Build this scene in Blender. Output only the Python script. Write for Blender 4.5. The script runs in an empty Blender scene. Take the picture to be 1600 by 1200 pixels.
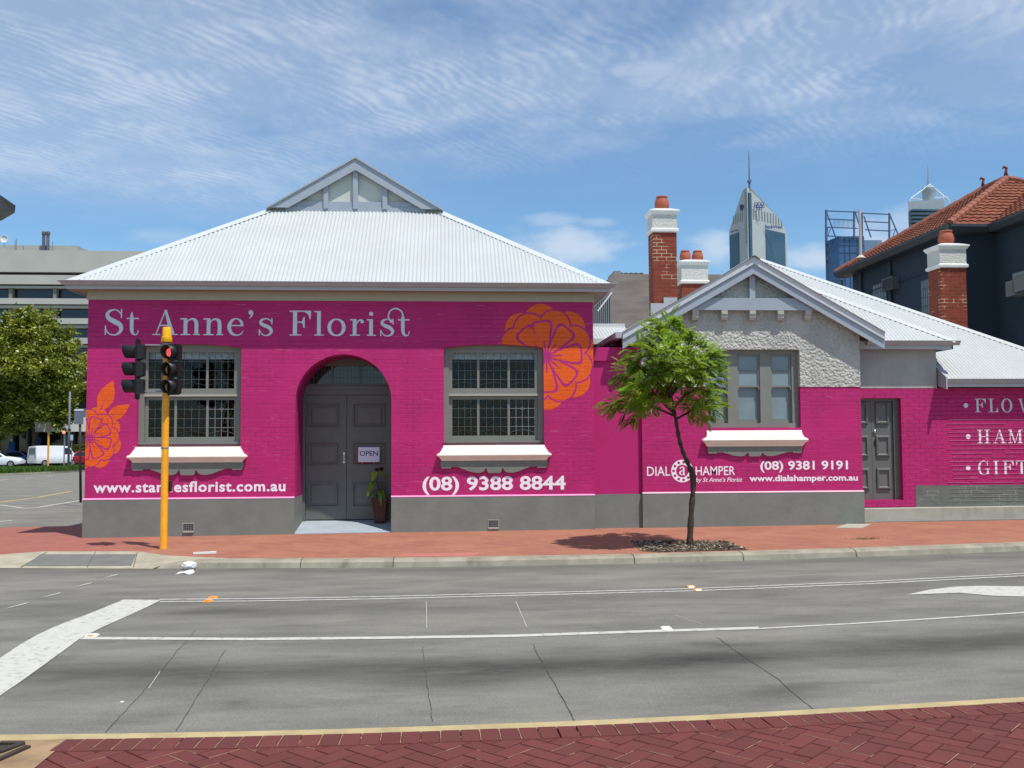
import bpy, bmesh, math, random
from mathutils import Vector, Matrix
from mathutils.geometry import tessellate_polygon
R = math.radians
SC = bpy.context.scene
COL = SC.collection
random.seed(7)
rnd = random.random
def ru(a, b): return a + (b - a) * random.random()

# ------------------------------------------------------------------ camera
CAMZ = 1.75
F = 1500.0
YAW, ROLL = R(3.9), R(0.28)
PITCH = math.atan(85 / F)
cam = bpy.data.cameras.new('camera'); camo = bpy.data.objects.new('camera', cam); COL.objects.link(camo)
cam.sensor_width = 36; cam.lens = 36 * F / 1600; cam.clip_start = .1; cam.clip_end = 6000
ROT = Matrix.Rotation(-YAW, 3, 'Z') @ Matrix.Rotation(math.pi / 2 + PITCH, 3, 'X') @ Matrix.Rotation(-ROLL, 3, 'Z')
camo.location = (0, 0, CAMZ); camo.rotation_euler = ROT.to_euler()
SC.camera = camo
CP = Vector((0, 0, CAMZ))
# ------------------------------------------------------------------ sun, sky, exposure
SUNV = Vector((.28, -.345, 1)).normalized()
sl = bpy.data.lights.new('sun', 'SUN'); slo = bpy.data.objects.new('sun', sl); COL.objects.link(slo)
sl.energy = 5.0; sl.angle = R(.53); sl.color = (1, .965, .905)
slo.rotation_euler = SUNV.to_track_quat('Z', 'Y').to_euler()
slo.location = (0, 0, 60)
SC.view_settings.view_transform = 'Standard'; SC.view_settings.look = 'None'
SC.view_settings.exposure = -0.12; SC.view_settings.gamma = 1
SKY_STRENGTH = .132
SC.cycles.max_bounces = 8; SC.cycles.transparent_max_bounces = 24

def lin(c):
    return tuple(((v / 255 / 12.92) if v / 255 <= .04045 else ((v / 255 + .055) / 1.055) ** 2.4) for v in c)

class NT:
    """small node helper"""
    def __init__(s, tree): s.t = tree; s.n = tree.nodes; s.l = tree.links
    def new(s, typ, **kw):
        n = s.n.new(typ)
        for k, v in kw.items(): setattr(n, k, v)
        return n
    def link(s, a, b): s.l.new(a, b)
    def val(s, inp, v):
        if hasattr(v, 'is_output') or isinstance(v, bpy.types.NodeSocket): s.l.new(v, inp)
        else: inp.default_value = v
    def math(s, op, a, b=0.0, c=0.0, clamp=False):
        n = s.n.new('ShaderNodeMath'); n.operation = op; n.use_clamp = clamp
        s.val(n.inputs[0], a); s.val(n.inputs[1], b)
        if op in ('MULTIPLY_ADD', 'SMOOTH_MIN', 'SMOOTH_MAX'): s.val(n.inputs[2], c)
        return n.outputs[0]
    def vmath(s, op, a, b=(0, 0, 0), scale=None):
        n = s.n.new('ShaderNodeVectorMath'); n.operation = op
        s.val(n.inputs[0], a); s.val(n.inputs[1], b)
        if scale is not None: n.inputs['Scale'].default_value = scale
        return n.outputs['Value'] if op in ('DOT_PRODUCT', 'LENGTH') else n.outputs[0]
    def noise(s, vec, scale, detail=3, rough=.55, dist=0.0):
        n = s.n.new('ShaderNodeTexNoise'); n.inputs['Scale'].default_value = scale
        n.inputs['Detail'].default_value = detail; n.inputs['Roughness'].default_value = rough
        n.inputs['Distortion'].default_value = dist
        if vec is not None: s.l.new(vec, n.inputs['Vector'])
        return n.outputs['Fac']
    def ramp(s, fac, p0, p1, smooth=True):
        n = s.n.new('ShaderNodeMapRange'); n.interpolation_type = 'SMOOTHSTEP' if smooth else 'LINEAR'
        s.val(n.inputs[0], fac); n.inputs[1].default_value = p0; n.inputs[2].default_value = p1
        return n.outputs[0]
    def mix(s, fac, a, b, mode='MIX'):
        n = s.n.new('ShaderNodeMix'); n.data_type = 'RGBA'; n.blend_type = mode
        s.val(n.inputs[0], fac)
        for i, v in ((6, a), (7, b)):
            if isinstance(v, tuple): n.inputs[i].default_value = (*v[:3], 1)
            else: s.l.new(v, n.inputs[i])
        return n.outputs[2]
    def comb(s, x, y, z):
        n = s.n.new('ShaderNodeCombineXYZ')
        for i, v in enumerate((x, y, z)): s.val(n.inputs[i], v)
        return n.outputs[0]
    def sep(s, v):
        n = s.n.new('ShaderNodeSeparateXYZ'); s.l.new(v, n.inputs[0]); return n.outputs
    def mapping(s, v, scale=(1, 1, 1), rot=(0, 0, 0), loc=(0, 0, 0)):
        n = s.n.new('ShaderNodeMapping'); s.l.new(v, n.inputs[0])
        n.inputs['Scale'].default_value = scale; n.inputs['Rotation'].default_value = rot; n.inputs['Location'].default_value = loc
        return n.outputs[0]

world = bpy.data.worlds.new('World'); SC.world = world; world.use_nodes = True
def build_world():
    w = NT(world.node_tree); w.n.clear()
    out = w.new('ShaderNodeOutputWorld'); bg = w.new('ShaderNodeBackground')
    sky = w.new('ShaderNodeTexSky', sky_type='NISHITA'); sky.sun_disc = False
    sky.sun_elevation = math.asin(SUNV.z); sky.sun_rotation = math.atan2(SUNV.x, SUNV.y)
    sky.altitude = 20; sky.air_density = 1.0; sky.dust_density = .1; sky.ozone_density = 2.4
    skyc = w.mix(1.0, sky.outputs[0], (.84, 1.06, 1.16), 'MULTIPLY')
    g = w.new('ShaderNodeTexCoord').outputs['Generated']
    x, y, z = w.sep(g)[:3]
    zc = w.math('MAXIMUM', z, .02)
    u = w.math('DIVIDE', x, zc); v = w.math('DIVIDE', y, zc)
    P = w.comb(u, v, 0.0)
    # ripple bands of high cloud
    warp = w.noise(P, 1.3, 4, .55)
    big = w.noise(w.mapping(P, (1, 1, 1), (0, 0, .5), (5.2, 3.1, 0)), 1.0, 5, .60, .25)
    wn = w.new('ShaderNodeTexNoise'); wn.inputs['Scale'].default_value = 1.2; wn.inputs['Detail'].default_value = 2; w.link(P, wn.inputs['Vector'])
    Pw = w.vmath('ADD', P, w.vmath('SCALE', wn.outputs['Color'], scale=.22))
    fine = w.noise(w.mapping(Pw, (1, .30, 1), (0, 0, R(-60))), 30.0, 3, .5, .1)
    fine2 = w.noise(w.mapping(Pw, (1, .7, 1), (0, 0, R(20))), 4.0, 9, .62, .1)
    wv = w.new('ShaderNodeTexWave'); wv.wave_type = 'BANDS'; wv.bands_direction = 'X'; wv.wave_profile = 'SIN'
    wn2 = w.new('ShaderNodeTexNoise'); wn2.inputs['Scale'].default_value = 3.2; wn2.inputs['Detail'].default_value = 3; w.link(P, wn2.inputs['Vector'])
    w.link(w.mapping(w.vmath('ADD', P, w.vmath('SCALE', wn2.outputs['Color'], scale=.20)), (1, 1, 1), (0, 0, R(34))), wv.inputs['Vector']); wv.inputs['Scale'].default_value = 8.0; wv.inputs['Distortion'].default_value = 1.0; wv.inputs['Detail'].default_value = 2.0; wv.inputs['Detail Scale'].default_value = 2.2
    pat = w.ramp(w.noise(P, 2.4, 3, .6), .36, .66)
    rip = w.math('ADD', w.math('MULTIPLY', w.math('MULTIPLY', wv.outputs['Fac'], pat), .12), w.math('ADD', w.math('MULTIPLY', fine, .20), w.math('MULTIPLY', fine2, .68)))
    hm = w.ramp(z, .235, .33)
    lft = w.ramp(x, .12, -.30)
    sheet = w.math('MAXIMUM', hm, w.math('MULTIPLY', w.ramp(z, .195, .265), lft))
    cov = w.ramp(w.math('ADD', big, w.math('MULTIPLY', lft, .15)), .26, .64)
    dens = w.math('MULTIPLY', w.math('MULTIPLY', cov, sheet), w.math('ADD', .50, w.math('MULTIPLY', w.ramp(rip, .36, .70), .62)), clamp=True)
    veil = w.math('MULTIPLY', w.math('MULTIPLY', sheet, w.ramp(warp, .2, .8)), .22)
    m = w.math('MAXIMUM', w.math('MULTIPLY', dens, .66), veil)
    # low cumulus puffs
    an = w.math('ARCTAN2', x, y)
    el = w.math('ARCSINE', z)
    pn = w.noise(w.comb(w.math('MULTIPLY', an, 1.0), w.math('MULTIPLY', el, 2.2), 0.0), 17, 6, .58)
    tot = None
    for (px, py, sx, sy, k) in ((875, 385, 95, 34, 1.0), (860, 345, 50, 12, .5), (935, 348, 34, 10, .45), (1115, 388, 42, 28, .9), (1275, 402, 60, 22, .95),
                          (1355, 385, 45, 45, .8), (1425, 345, 60, 24, .6), (1008, 108, 78, 32, .75), (1137, 172, 30, 18, .5), (262, 370, 70, 14, .35),
                          (1520, 118, 150, 60, .3)):
        d = (ROT @ Vector(((px - 800) / F, -(py - 600) / F, -1))).normalized()
        a0, e0 = math.atan2(d.x, d.y), math.asin(d.z)
        da = w.math('DIVIDE', w.math('SUBTRACT', an, a0), sx / F)
        de = w.math('DIVIDE', w.math('SUBTRACT', el, e0), sy / F)
        r2 = w.math('SQRT', w.math('ADD', w.math('MULTIPLY', da, da), w.math('MULTIPLY', de, de)))
        fld = w.math('ADD', w.math('SUBTRACT', 1.0, r2), w.math('MULTIPLY', w.math('SUBTRACT', pn, .5), 2.0))
        b = w.math('MULTIPLY', w.ramp(fld, -.25, .75), k)
        tot = b if tot is None else w.math('MAXIMUM', tot, b)
    m = w.math('MAXIMUM', m, w.math('MULTIPLY', tot, .72), clamp=True)
    w.link(skyc, bg.inputs['Color']); bg.inputs['Strength'].default_value = SKY_STRENGTH
    cb = w.new('ShaderNodeBackground'); cb.inputs['Color'].default_value = (.74, .83, .96, 1); cb.inputs['Strength'].default_value = 1.0
    mx = w.new('ShaderNodeMixShader'); w.link(m, mx.inputs[0]); w.link(bg.outputs[0], mx.inputs[1]); w.link(cb.outputs[0], mx.inputs[2])
    w.link(mx.outputs[0], out.inputs[0])
build_world()

# ------------------------------------------------------------------ picking points on real planes
def ray(px, py): return ROT @ Vector(((px - 800) / F, -(py - 600) / F, -1))
def PY(px, py, Y):
    d = ray(px, py); return CP + d * (Y / d.y)
def PX(px, py, X):
    d = ray(px, py); return CP + d * (X / d.x)
def gz(x, y):
    return .0058 * max(-22, min(22, x)) - .009 * max(0, min(90, y - 30))
def G(px, py, off=0.0):
    d = ray(px, py); z = off
    for _ in range(12):
        s = (z - CAMZ) / d.z; p = CP + d * s; z = gz(p.x, p.y) + off
    return Vector((p.x, p.y, z))
def onroad(p, off): return Vector((p.x, p.y, gz(p.x, p.y) + off))

# ------------------------------------------------------------------ object helpers
BASE = {}
def tag(o, label=None, cat=None, group=None, kind=None):
    if label: o['label'] = label
    if cat: o['category'] = cat
    if group: o['group'] = group
    if kind: o['kind'] = kind
    return o
def thing(name, loc, label, cat, group=None):
    o = bpy.data.objects.new(name, None); COL.objects.link(o); o.location = loc; o.empty_display_size = .3
    BASE[o.name] = Vector(loc); return tag(o, label, cat, group)

class MB:
    def __init__(s): s.v = []; s.f = []; s.c = []
    def add(s, vs, fs):
        n = len(s.v); s.v += [Vector(p) for p in vs]; s.f += [tuple(i + n for i in f) for f in fs]; return s
    def quad(s, a, b, c, d): return s.add([a, b, c, d], [(0, 1, 2, 3)])
    def poly(s, pts): return s.add(pts, [tuple(range(len(pts)))])
    def box(s, x0, x1, y0, y1, z0, z1):
        v = [(x0, y0, z0), (x1, y0, z0), (x1, y1, z0), (x0, y1, z0), (x0, y0, z1), (x1, y0, z1), (x1, y1, z1), (x0, y1, z1)]
        return s.add(v, [(0, 3, 2, 1), (4, 5, 6, 7), (0, 1, 5, 4), (1, 2, 6, 5), (2, 3, 7, 6), (3, 0, 4, 7)])
    def hexa(s, low, up):
        return s.add(list(low) + list(up), [(0, 3, 2, 1), (4, 5, 6, 7), (0, 1, 5, 4), (1, 2, 6, 5), (2, 3, 7, 6), (3, 0, 4, 7)])
    def beam(s, a, b, w, h, up=(0, 0, 1)):
        a = Vector(a); b = Vector(b); d = (b - a).normalized(); up = Vector(up)
        sd = d.cross(up); sd = sd.normalized() if sd.length > 1e-5 else Vector((1, 0, 0)); u = sd.cross(d)
        c = [(-w / 2, -h / 2), (w / 2, -h / 2), (w / 2, h / 2), (-w / 2, h / 2)]
        lo = [a + sd * i + u * j for i, j in c]; hi = [b + sd * i + u * j for i, j in c]
        return s.hexa(lo, hi)
    def tube(s, pts, rad, n=8, cap=True):
        pts = [Vector(p) for p in pts]
        if not isinstance(rad, (list, tuple)): rad = [rad] * len(pts)
        k = len(s.v); prev = None
        for i, p in enumerate(pts):
            d = (pts[min(i + 1, len(pts) - 1)] - pts[max(i - 1, 0)]).normalized()
            ref = prev if prev else (Vector((1, 0, 0)) if abs(d.x) < .9 else Vector((0, 1, 0)))
            u = d.cross(ref).normalized(); w_ = u.cross(d).normalized(); prev = w_
            for j in range(n):
                a = 2 * math.pi * j / n; s.v.append(p + (u * math.cos(a) + w_ * math.sin(a)) * rad[i])
        for i in range(len(pts) - 1):
            for j in range(n):
                a = k + i * n + j; b = k + i * n + (j + 1) % n
                s.f.append((a, b, b + n, a + n))
        if cap:
            s.f.append(tuple(k + j for j in range(n))[::-1]); s.f.append(tuple(k + (len(pts) - 1) * n + j for j in range(n)))
        return s
    def lathe(s, c, prof, n=16):
        k = len(s.v); c = Vector(c)
        for r, z in prof:
            for j in range(n):
                a = 2 * math.pi * j / n; s.v.append(c + Vector((r * math.cos(a), r * math.sin(a), z)))
        for i in range(len(prof) - 1):
            for j in range(n):
                a = k + i * n + j; b = k + i * n + (j + 1) % n; s.f.append((a, b, b + n, a + n))
        s.f.append(tuple(k + j for j in range(n))[::-1]); s.f.append(tuple(k + (len(prof) - 1) * n + j for j in range(n)))
        return s
    def rings(s, x, y, prof, back=None):
        """loft of rectangles round centre x, y: prof = (half_x, half_y, z)"""
        k = len(s.v)
        for hx, hy, z in prof:
            s.v += [Vector((x - hx, y - hy, z)), Vector((x + hx, y - hy, z)), Vector((x + hx, y + hy, z)), Vector((x - hx, y + hy, z))]
        for i in range(len(prof) - 1):
            for j in range(4):
                a = k + i * 4 + j; b = k + i * 4 + (j + 1) % 4; s.f.append((a, b, b + 4, a + 4))
        s.f.append((k + 3, k + 2, k + 1, k)); e = k + 4 * (len(prof) - 1); s.f.append((e, e + 1, e + 2, e + 3))
        return s
    def flat(s, loops, fn, t, thick=0.0, tdir=(0, 1, 0), sides=True):
        """tessellate 2D loops (outer + holes); fn maps (u,v) -> point; optional thickness along tdir"""
        L = [[Vector((a, b, 0)) for a, b in lp] for lp in loops]
        tri = tessellate_polygon(L); pts = [p for lp in loops for p in lp]
        P3 = [Vector(fn(a, b)) for a, b in pts]; n = len(s.v); s.v += P3
        for f in tri: s.f.append(tuple(n + i for i in f))
        if thick:
            T = Vector(tdir) * thick; s.v += [p + T for p in P3]; m = len(pts)
            for f in tri: s.f.append(tuple(n + m + i for i in f[::-1]))
            if sides:
                k = 0
                for lp in loops:
                    for i in range(len(lp)):
                        a = n + k + i; b = n + k + (i + 1) % len(lp); s.f.append((a, b, b + m, a + m))
                    k += len(lp)
        return s
    def build(s, name, mat, parent=None, smooth=False, label=None, fixn=True, loc=None):
        base = Vector(loc) if loc is not None else (BASE[parent.name] if parent else Vector((0, 0, 0)))
        me = bpy.data.meshes.new(name); me.from_pydata([p - base for p in s.v], [], s.f)
        if fixn:
            bm = bmesh.new(); bm.from_mesh(me); bmesh.ops.recalc_face_normals(bm, faces=bm.faces); bm.to_mesh(me); bm.free()
        if s.c:
            at = me.color_attributes.new('tone', 'FLOAT_COLOR', 'POINT')
            for i, c in enumerate(s.c): at.data[i].color = (c, c, c, 1)
        me.materials.append(mat)
        if smooth:
            for p in me.polygons: p.use_smooth = True
            if smooth == 'auto': me.set_sharp_from_angle(angle=R(40))
        o = bpy.data.objects.new(name, me); COL.objects.link(o)
        if parent: o.parent = parent
        else: o.location = base
        BASE[o.name] = base
        if label: o['label'] = label
        return o
def children(o): return [c for c in bpy.data.objects if c.parent == o]
def copy_tree(o, parent=None):
    c = o.copy(); COL.objects.link(c); c.parent = parent; BASE[c.name] = BASE[o.name]
    for ch in children(o): copy_tree(ch, c)
    return c

# ------------------------------------------------------------------ materials
def mat(name, col, rough=.6, var=0.0, vscale=6, bump=0.0, bscale=40, spec=.35, metal=0.0, grime=0.0, gcol=(.12, .11, .1), extra=None):
    m = bpy.data.materials.new(name); m.use_nodes = True; t = NT(m.node_tree); b = m.node_tree.nodes['Principled BSDF']
    b.inputs['Roughness'].default_value = rough; b.inputs['Specular IOR Level'].default_value = spec; b.inputs['Metallic'].default_value = metal
    co = t.new('ShaderNodeTexCoord').outputs['Object']
    c = None
    if var:
        n = t.noise(co, vscale, 4, .6)
        lo = tuple(v * (1 - var) for v in col); hi = tuple(min(1, v * (1 + var)) for v in col)
        c = t.mix(t.ramp(n, .3, .7), lo, hi)
    if grime:
        g = t.noise(t.mapping(co, (1, 1, .35)), 2.3, 5, .65)
        c = t.mix(t.math('MULTIPLY', t.ramp(g, .5, .8), grime), c if c is not None else col, gcol)
    if c is None: b.inputs['Base Color'].default_value = (*col, 1)
    else: t.link(c, b.inputs['Base Color'])
    if bump:
        bn = t.new('ShaderNodeBump'); bn.inputs['Strength'].default_value = 1; bn.inputs['Distance'].default_value = bump
        t.link(t.noise(co, bscale, 4, .6), bn.inputs['Height']); t.link(bn.outputs[0], b.inputs['Normal'])
    if extra: extra(m, t, b, co)
    return m

def brick_paint(depth=.006, bw=.235, rh=.086, chip_highlight=.5, strength=1.0, plane='xz', fade=.5):
    """painted brickwork: bump of courses, strength varying over the wall as the paint fills the joints"""
    def ex(m, t, b, co):
        x, y, z = t.sep(co)[:3]
        wob = t.math('MULTIPLY', t.math('SUBTRACT', t.noise(co, 1.7, 2), .5), .02)
        uv = t.comb(x, t.math('ADD', z, wob), 0.0)
        br = t.new('ShaderNodeTexBrick'); t.link(uv, br.inputs['Vector']); br.inputs['Scale'].default_value = 1
        br.inputs['Brick Width'].default_value = bw; br.inputs['Row Height'].default_value = rh; br.inputs['Mortar Size'].default_value = .006
        br.inputs['Mortar Smooth'].default_value = .6; br.inputs['Color1'].default_value = (1, 1, 1, 1); br.inputs['Color2'].default_value = (.82, .82, .82, 1)
        br.inputs['Mortar'].default_value = (0, 0, 0, 1)
        g = t.new('ShaderNodeRGBToBW'); t.link(br.outputs['Color'], g.inputs[0])
        fill = t.ramp(t.noise(t.mapping(co, (.6, .6, 1.4)), 1.6, 4, .65), fade - .12, fade + .18)
        h = t.math('MULTIPLY', t.math('SUBTRACT', g.outputs[0], 1.0), fill)
        # ledges: a few courses stand out a little
        row = t.math('FLOOR', t.math('DIVIDE', z, rh * 2))
        wn = t.new('ShaderNodeTexWhiteNoise'); wn.noise_dimensions = '2D'
        t.link(t.comb(row, t.math('FLOOR', t.math('DIVIDE', t.math('ADD', x, t.math('MULTIPLY', row, .37)), .9)), 0.0), wn.inputs['Vector'])
        led = t.math('MULTIPLY', t.ramp(wn.outputs['Value'], .5, 1.0), .5)
        h = t.math('ADD', h, led)
        h = t.math('ADD', h, t.math('MULTIPLY', t.noise(co, 26, 4, .65), .45))
        bc = b.inputs['Base Color']; src = bc.links[0].from_socket
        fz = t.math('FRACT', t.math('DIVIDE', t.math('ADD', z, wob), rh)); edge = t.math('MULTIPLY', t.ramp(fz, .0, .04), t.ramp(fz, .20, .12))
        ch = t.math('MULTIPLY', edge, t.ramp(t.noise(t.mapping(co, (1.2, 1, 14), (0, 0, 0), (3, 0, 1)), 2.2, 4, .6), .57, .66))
        src2 = t.mix(t.math('MULTIPLY', ch, chip_highlight), src, lin((240, 150, 186)))  # chips and thin course-edge highlights, painted into the colour as paler pink
        dr = t.math('MULTIPLY', t.ramp(t.noise(t.mapping(co, (5, 1, .35)), 1.5, 5, .65), .56, .8), .22)
        t.link(t.mix(dr, src2, lin((120, 22, 74))), bc)
        bn = t.new('ShaderNodeBump'); bn.inputs['Strength'].default_value = strength; bn.inputs['Distance'].default_value = depth
        t.link(h, bn.inputs['Height']); t.link(bn.outputs[0], b.inputs['Normal'])
    return ex

def zbrick(c1, c2, mortar, bw=.235, rh=.086, ms=.01, bump=.006, mlight=lin((206, 184, 150))):
    def ex(m, t, b, co):
        x, y, z = t.sep(co)[:3]
        g = t.new('ShaderNodeNewGeometry').outputs['Normal']; nx = t.math('ABSOLUTE', t.sep(g)[0])
        side = t.math('GREATER_THAN', nx, .7)
        u = t.math('ADD', t.math('MULTIPLY', x, t.math('SUBTRACT', 1.0, side)), t.math('MULTIPLY', y, side))
        br = t.new('ShaderNodeTexBrick'); t.link(t.comb(u, z, 0.0), br.inputs['Vector']); br.inputs['Scale'].default_value = 1
        br.inputs['Brick Width'].default_value = bw; br.inputs['Row Height'].default_value = rh; br.inputs['Mortar Size'].default_value = ms
        br.inputs['Color1'].default_value = (*c1, 1); br.inputs['Color2'].default_value = (*c2, 1); br.inputs['Mortar'].default_value = (*mortar, 1)
        n = t.noise(co, 9, 4, .6); lm = t.math('MULTIPLY', br.outputs['Fac'], t.ramp(t.noise(co, 1.6, 3, .6), .52, .6)); c = t.mix(t.math('MULTIPLY', n, .55), br.outputs['Color'], tuple(v * .35 for v in c1)); c = t.mix(t.math('MULTIPLY', lm, .7), c, mlight)
        t.link(c, b.inputs['Base Color'])
        bn = t.new('ShaderNodeBump'); bn.inputs['Distance'].default_value = bump; t.link(t.math('ADD', t.math('MULTIPLY', br.outputs['Fac'], -1.0), t.math('MULTIPLY', n, .4)), bn.inputs['Height']); t.link(bn.outputs[0], b.inputs['Normal'])
    return ex

M = {}
PINKC = lin((184, 34, 108))
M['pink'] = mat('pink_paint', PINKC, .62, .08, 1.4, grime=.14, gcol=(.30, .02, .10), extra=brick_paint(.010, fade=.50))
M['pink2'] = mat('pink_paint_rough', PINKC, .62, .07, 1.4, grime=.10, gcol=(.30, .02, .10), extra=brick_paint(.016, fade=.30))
M['pinkflat'] = mat('pink_paint_flat', PINKC, .6, .06, 1.6, .003, 14)
M['plinth'] = mat('grey_plinth_paint', lin((122, 125, 118)), .7, .07, 2.2, .004, 9, grime=.25, gcol=(.13, .12, .1))
M['plinthb'] = mat('grey_plinth_brick', lin((122, 125, 118)), .7, .07, 2.2, extra=zbrick(lin((122, 125, 118)), lin((112, 115, 108)), lin((122, 125, 118)), ms=.007, mlight=lin((160, 162, 156))))
M['greypaint'] = mat('grey_joinery', lin((128, 130, 122)), .45, .04, 5, .001, 60)
M['doorgrey'] = mat('grey_door_paint', lin((104, 106, 102)), .45, .05, 5, .001, 60)
M['cream'] = mat('cream_paint', lin((236, 230, 214)), .5, .05, 5, .001, 40, grime=.12, gcol=(.4, .33, .25))
M['frieze'] = mat('cream_frieze', lin((178, 174, 154)), .6, .04, 4)
M['soffit'] = mat('brown_soffit', lin((150, 134, 118)), .7, .1, 6)
M['roof'] = mat('white_corrugated_iron', lin((184, 187, 186)), .5, .035, 1.2, spec=.4, grime=.10, gcol=(.45, .45, .43))
M['cap'] = mat('white_ridge_capping', lin((192, 195, 194)), .45, .03, 2)
M['gutter'] = mat('grey_gutter', lin((170, 172, 176)), .38, .03, 3, spec=.5)
M['barge'] = mat('blue_grey_barge', lin((160, 168, 178)), .45, .03, 3)
M['glass'] = None
M['black'] = mat('black_plastic', (.012, .012, .013), .5, spec=.4)
M['blackin'] = mat('black_matt', (.006, .006, .006), .8)
M['yellow'] = mat('yellow_paint', lin((236, 160, 12)), .38, .10, 5, .001, 30, spec=.5, grime=.5, gcol=lin((190, 80, 16)))
M['yellowcap'] = mat('yellow_cap', lin((245, 180, 20)), .4, .08, 12)
M['letter'] = mat('pale_letter_paint', lin((246, 238, 244)), .55, .05, 9, .002, 30)
M['lettergrey'] = mat('silver_letter_paint', lin((206, 220, 224)), .5, .04, 9)
M['orange'] = mat('orange_paint', lin((236, 94, 22)), .55, .06, 2.5, extra=brick_paint(.010, fade=.46, chip_highlight=.15))
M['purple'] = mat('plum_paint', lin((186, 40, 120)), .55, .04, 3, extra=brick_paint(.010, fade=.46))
M['kerb'] = mat('concrete_kerb', lin((150, 143, 126)), .85, .16, 3, .003, 60, grime=.8, gcol=lin((84, 74, 60)))
M['concrete'] = mat('concrete', lin((170, 166, 152)), .85, .1, 3, .003, 60, grime=.3)
M['tactile'] = mat('grey_tactile', lin((112, 113, 108)), .8, .1, 3)
M['stepc'] = mat('painted_step', lin((158, 168, 176)), .6, .08, 3)
M['redbrick'] = mat('red_brick', (.4, .1, .06), .8, extra=zbrick(lin((150, 66, 46)), lin((126, 50, 36)), lin((136, 82, 60)), ms=.010))
M['terracotta'] = mat('terracotta_pot', lin((168, 92, 68)), .7, .1, 8)
M['white'] = mat('white_paint', lin((225, 225, 220)), .55, .04, 6)
M['roughcast'] = mat('white_roughcast', lin((206, 205, 196)), .85, .12, 30, .03, 26)
M['pebble'] = mat('grey_roughcast', lin((186, 184, 176)), .9, .08, 3)
def ex_pebble(m, t, b, co):
    x, y, z = t.sep(co)[:3]
    vo = t.new('ShaderNodeTexVoronoi'); vo.feature = 'SMOOTH_F1'; t.link(co, vo.inputs['Vector']); vo.inputs['Scale'].default_value = 22
    h = t.math('ADD', t.math('MULTIPLY', vo.outputs['Distance'], -1.0), t.math('MULTIPLY', t.noise(co, 38, 4, .7), .5))
    bn = t.new('ShaderNodeBump'); bn.inputs['Distance'].default_value = .042; t.link(h, bn.inputs['Height']); t.link(bn.outputs[0], b.inputs['Normal'])
    c = t.mix(t.ramp(t.noise(co, 1.3, 4), .35, .7), lin((180, 179, 172)), lin((202, 200, 192))); t.link(c, b.inputs['Base Color'])
ex_pebble(M['pebble'], NT(M['pebble'].node_tree), M['pebble'].node_tree.nodes['Principled BSDF'], NT(M['pebble'].node_tree).new('ShaderNodeTexCoord').outputs['Object'])
M['stucco'] = mat('grey_stucco', lin((166, 167, 164)), .9, .12, 1.6, .008, 30, grime=.3)
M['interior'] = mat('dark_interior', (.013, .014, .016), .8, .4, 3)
M['lead'] = mat('lead_came', lin((150, 152, 152)), .4, metal=.1)  # paler copy of the lead: caught light painted into the colour
M['leaddark'] = mat('dark_lead_came', lin((88, 92, 92)), .5)
M['curtain'] = mat('pale_curtain', lin((235, 235, 232)), .8, .15, 12)
M['metal'] = mat('galvanised_metal', lin((140, 143, 145)), .45, .06, 4, metal=.4)
M['chrome'] = mat('chrome', (.7, .7, .7), .15, metal=1.0)
M['whiteline'] = None
M['tyre'] = mat('tyre_rubber', (.015, .015, .015), .8)
M['darkglass'] = mat('dark_window_glass', (.014, .02, .026), .06, spec=.6)

def glass_mat(name, tint=(.8, .85, .85), refl=1.0):
    m = bpy.data.materials.new(name); m.use_nodes = True; t = NT(m.node_tree); t.n.clear()
    out = t.new('ShaderNodeOutputMaterial'); tr = t.new('ShaderNodeBsdfTransparent'); gl = t.new('ShaderNodeBsdfGlossy')
    tr.inputs[0].default_value = (*tint, 1); gl.inputs['Roughness'].default_value = .04
    fr = t.new('ShaderNodeFresnel'); fr.inputs['IOR'].default_value = 1.5
    co = t.new('ShaderNodeTexCoord').outputs['Object']
    bn = t.new('ShaderNodeBump'); bn.inputs['Distance'].default_value = .01; t.link(t.noise(co, 3, 2), bn.inputs['Height']); t.link(bn.outputs[0], gl.inputs['Normal'])
    mx = t.new('ShaderNodeMixShader'); t.link(t.math('MULTIPLY', fr.outputs[0], refl), mx.inputs[0]); t.link(tr.outputs[0], mx.inputs[1]); t.link(gl.outputs[0], mx.inputs[2]); t.link(mx.outputs[0], out.inputs[0])
    return m
M['glass'] = glass_mat('window_glass', (.85, .87, .88), .4)
M['paleglass'] = mat('frosted_glass', lin((128, 146, 152)), .35, .1, 2, spec=.5)

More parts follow.
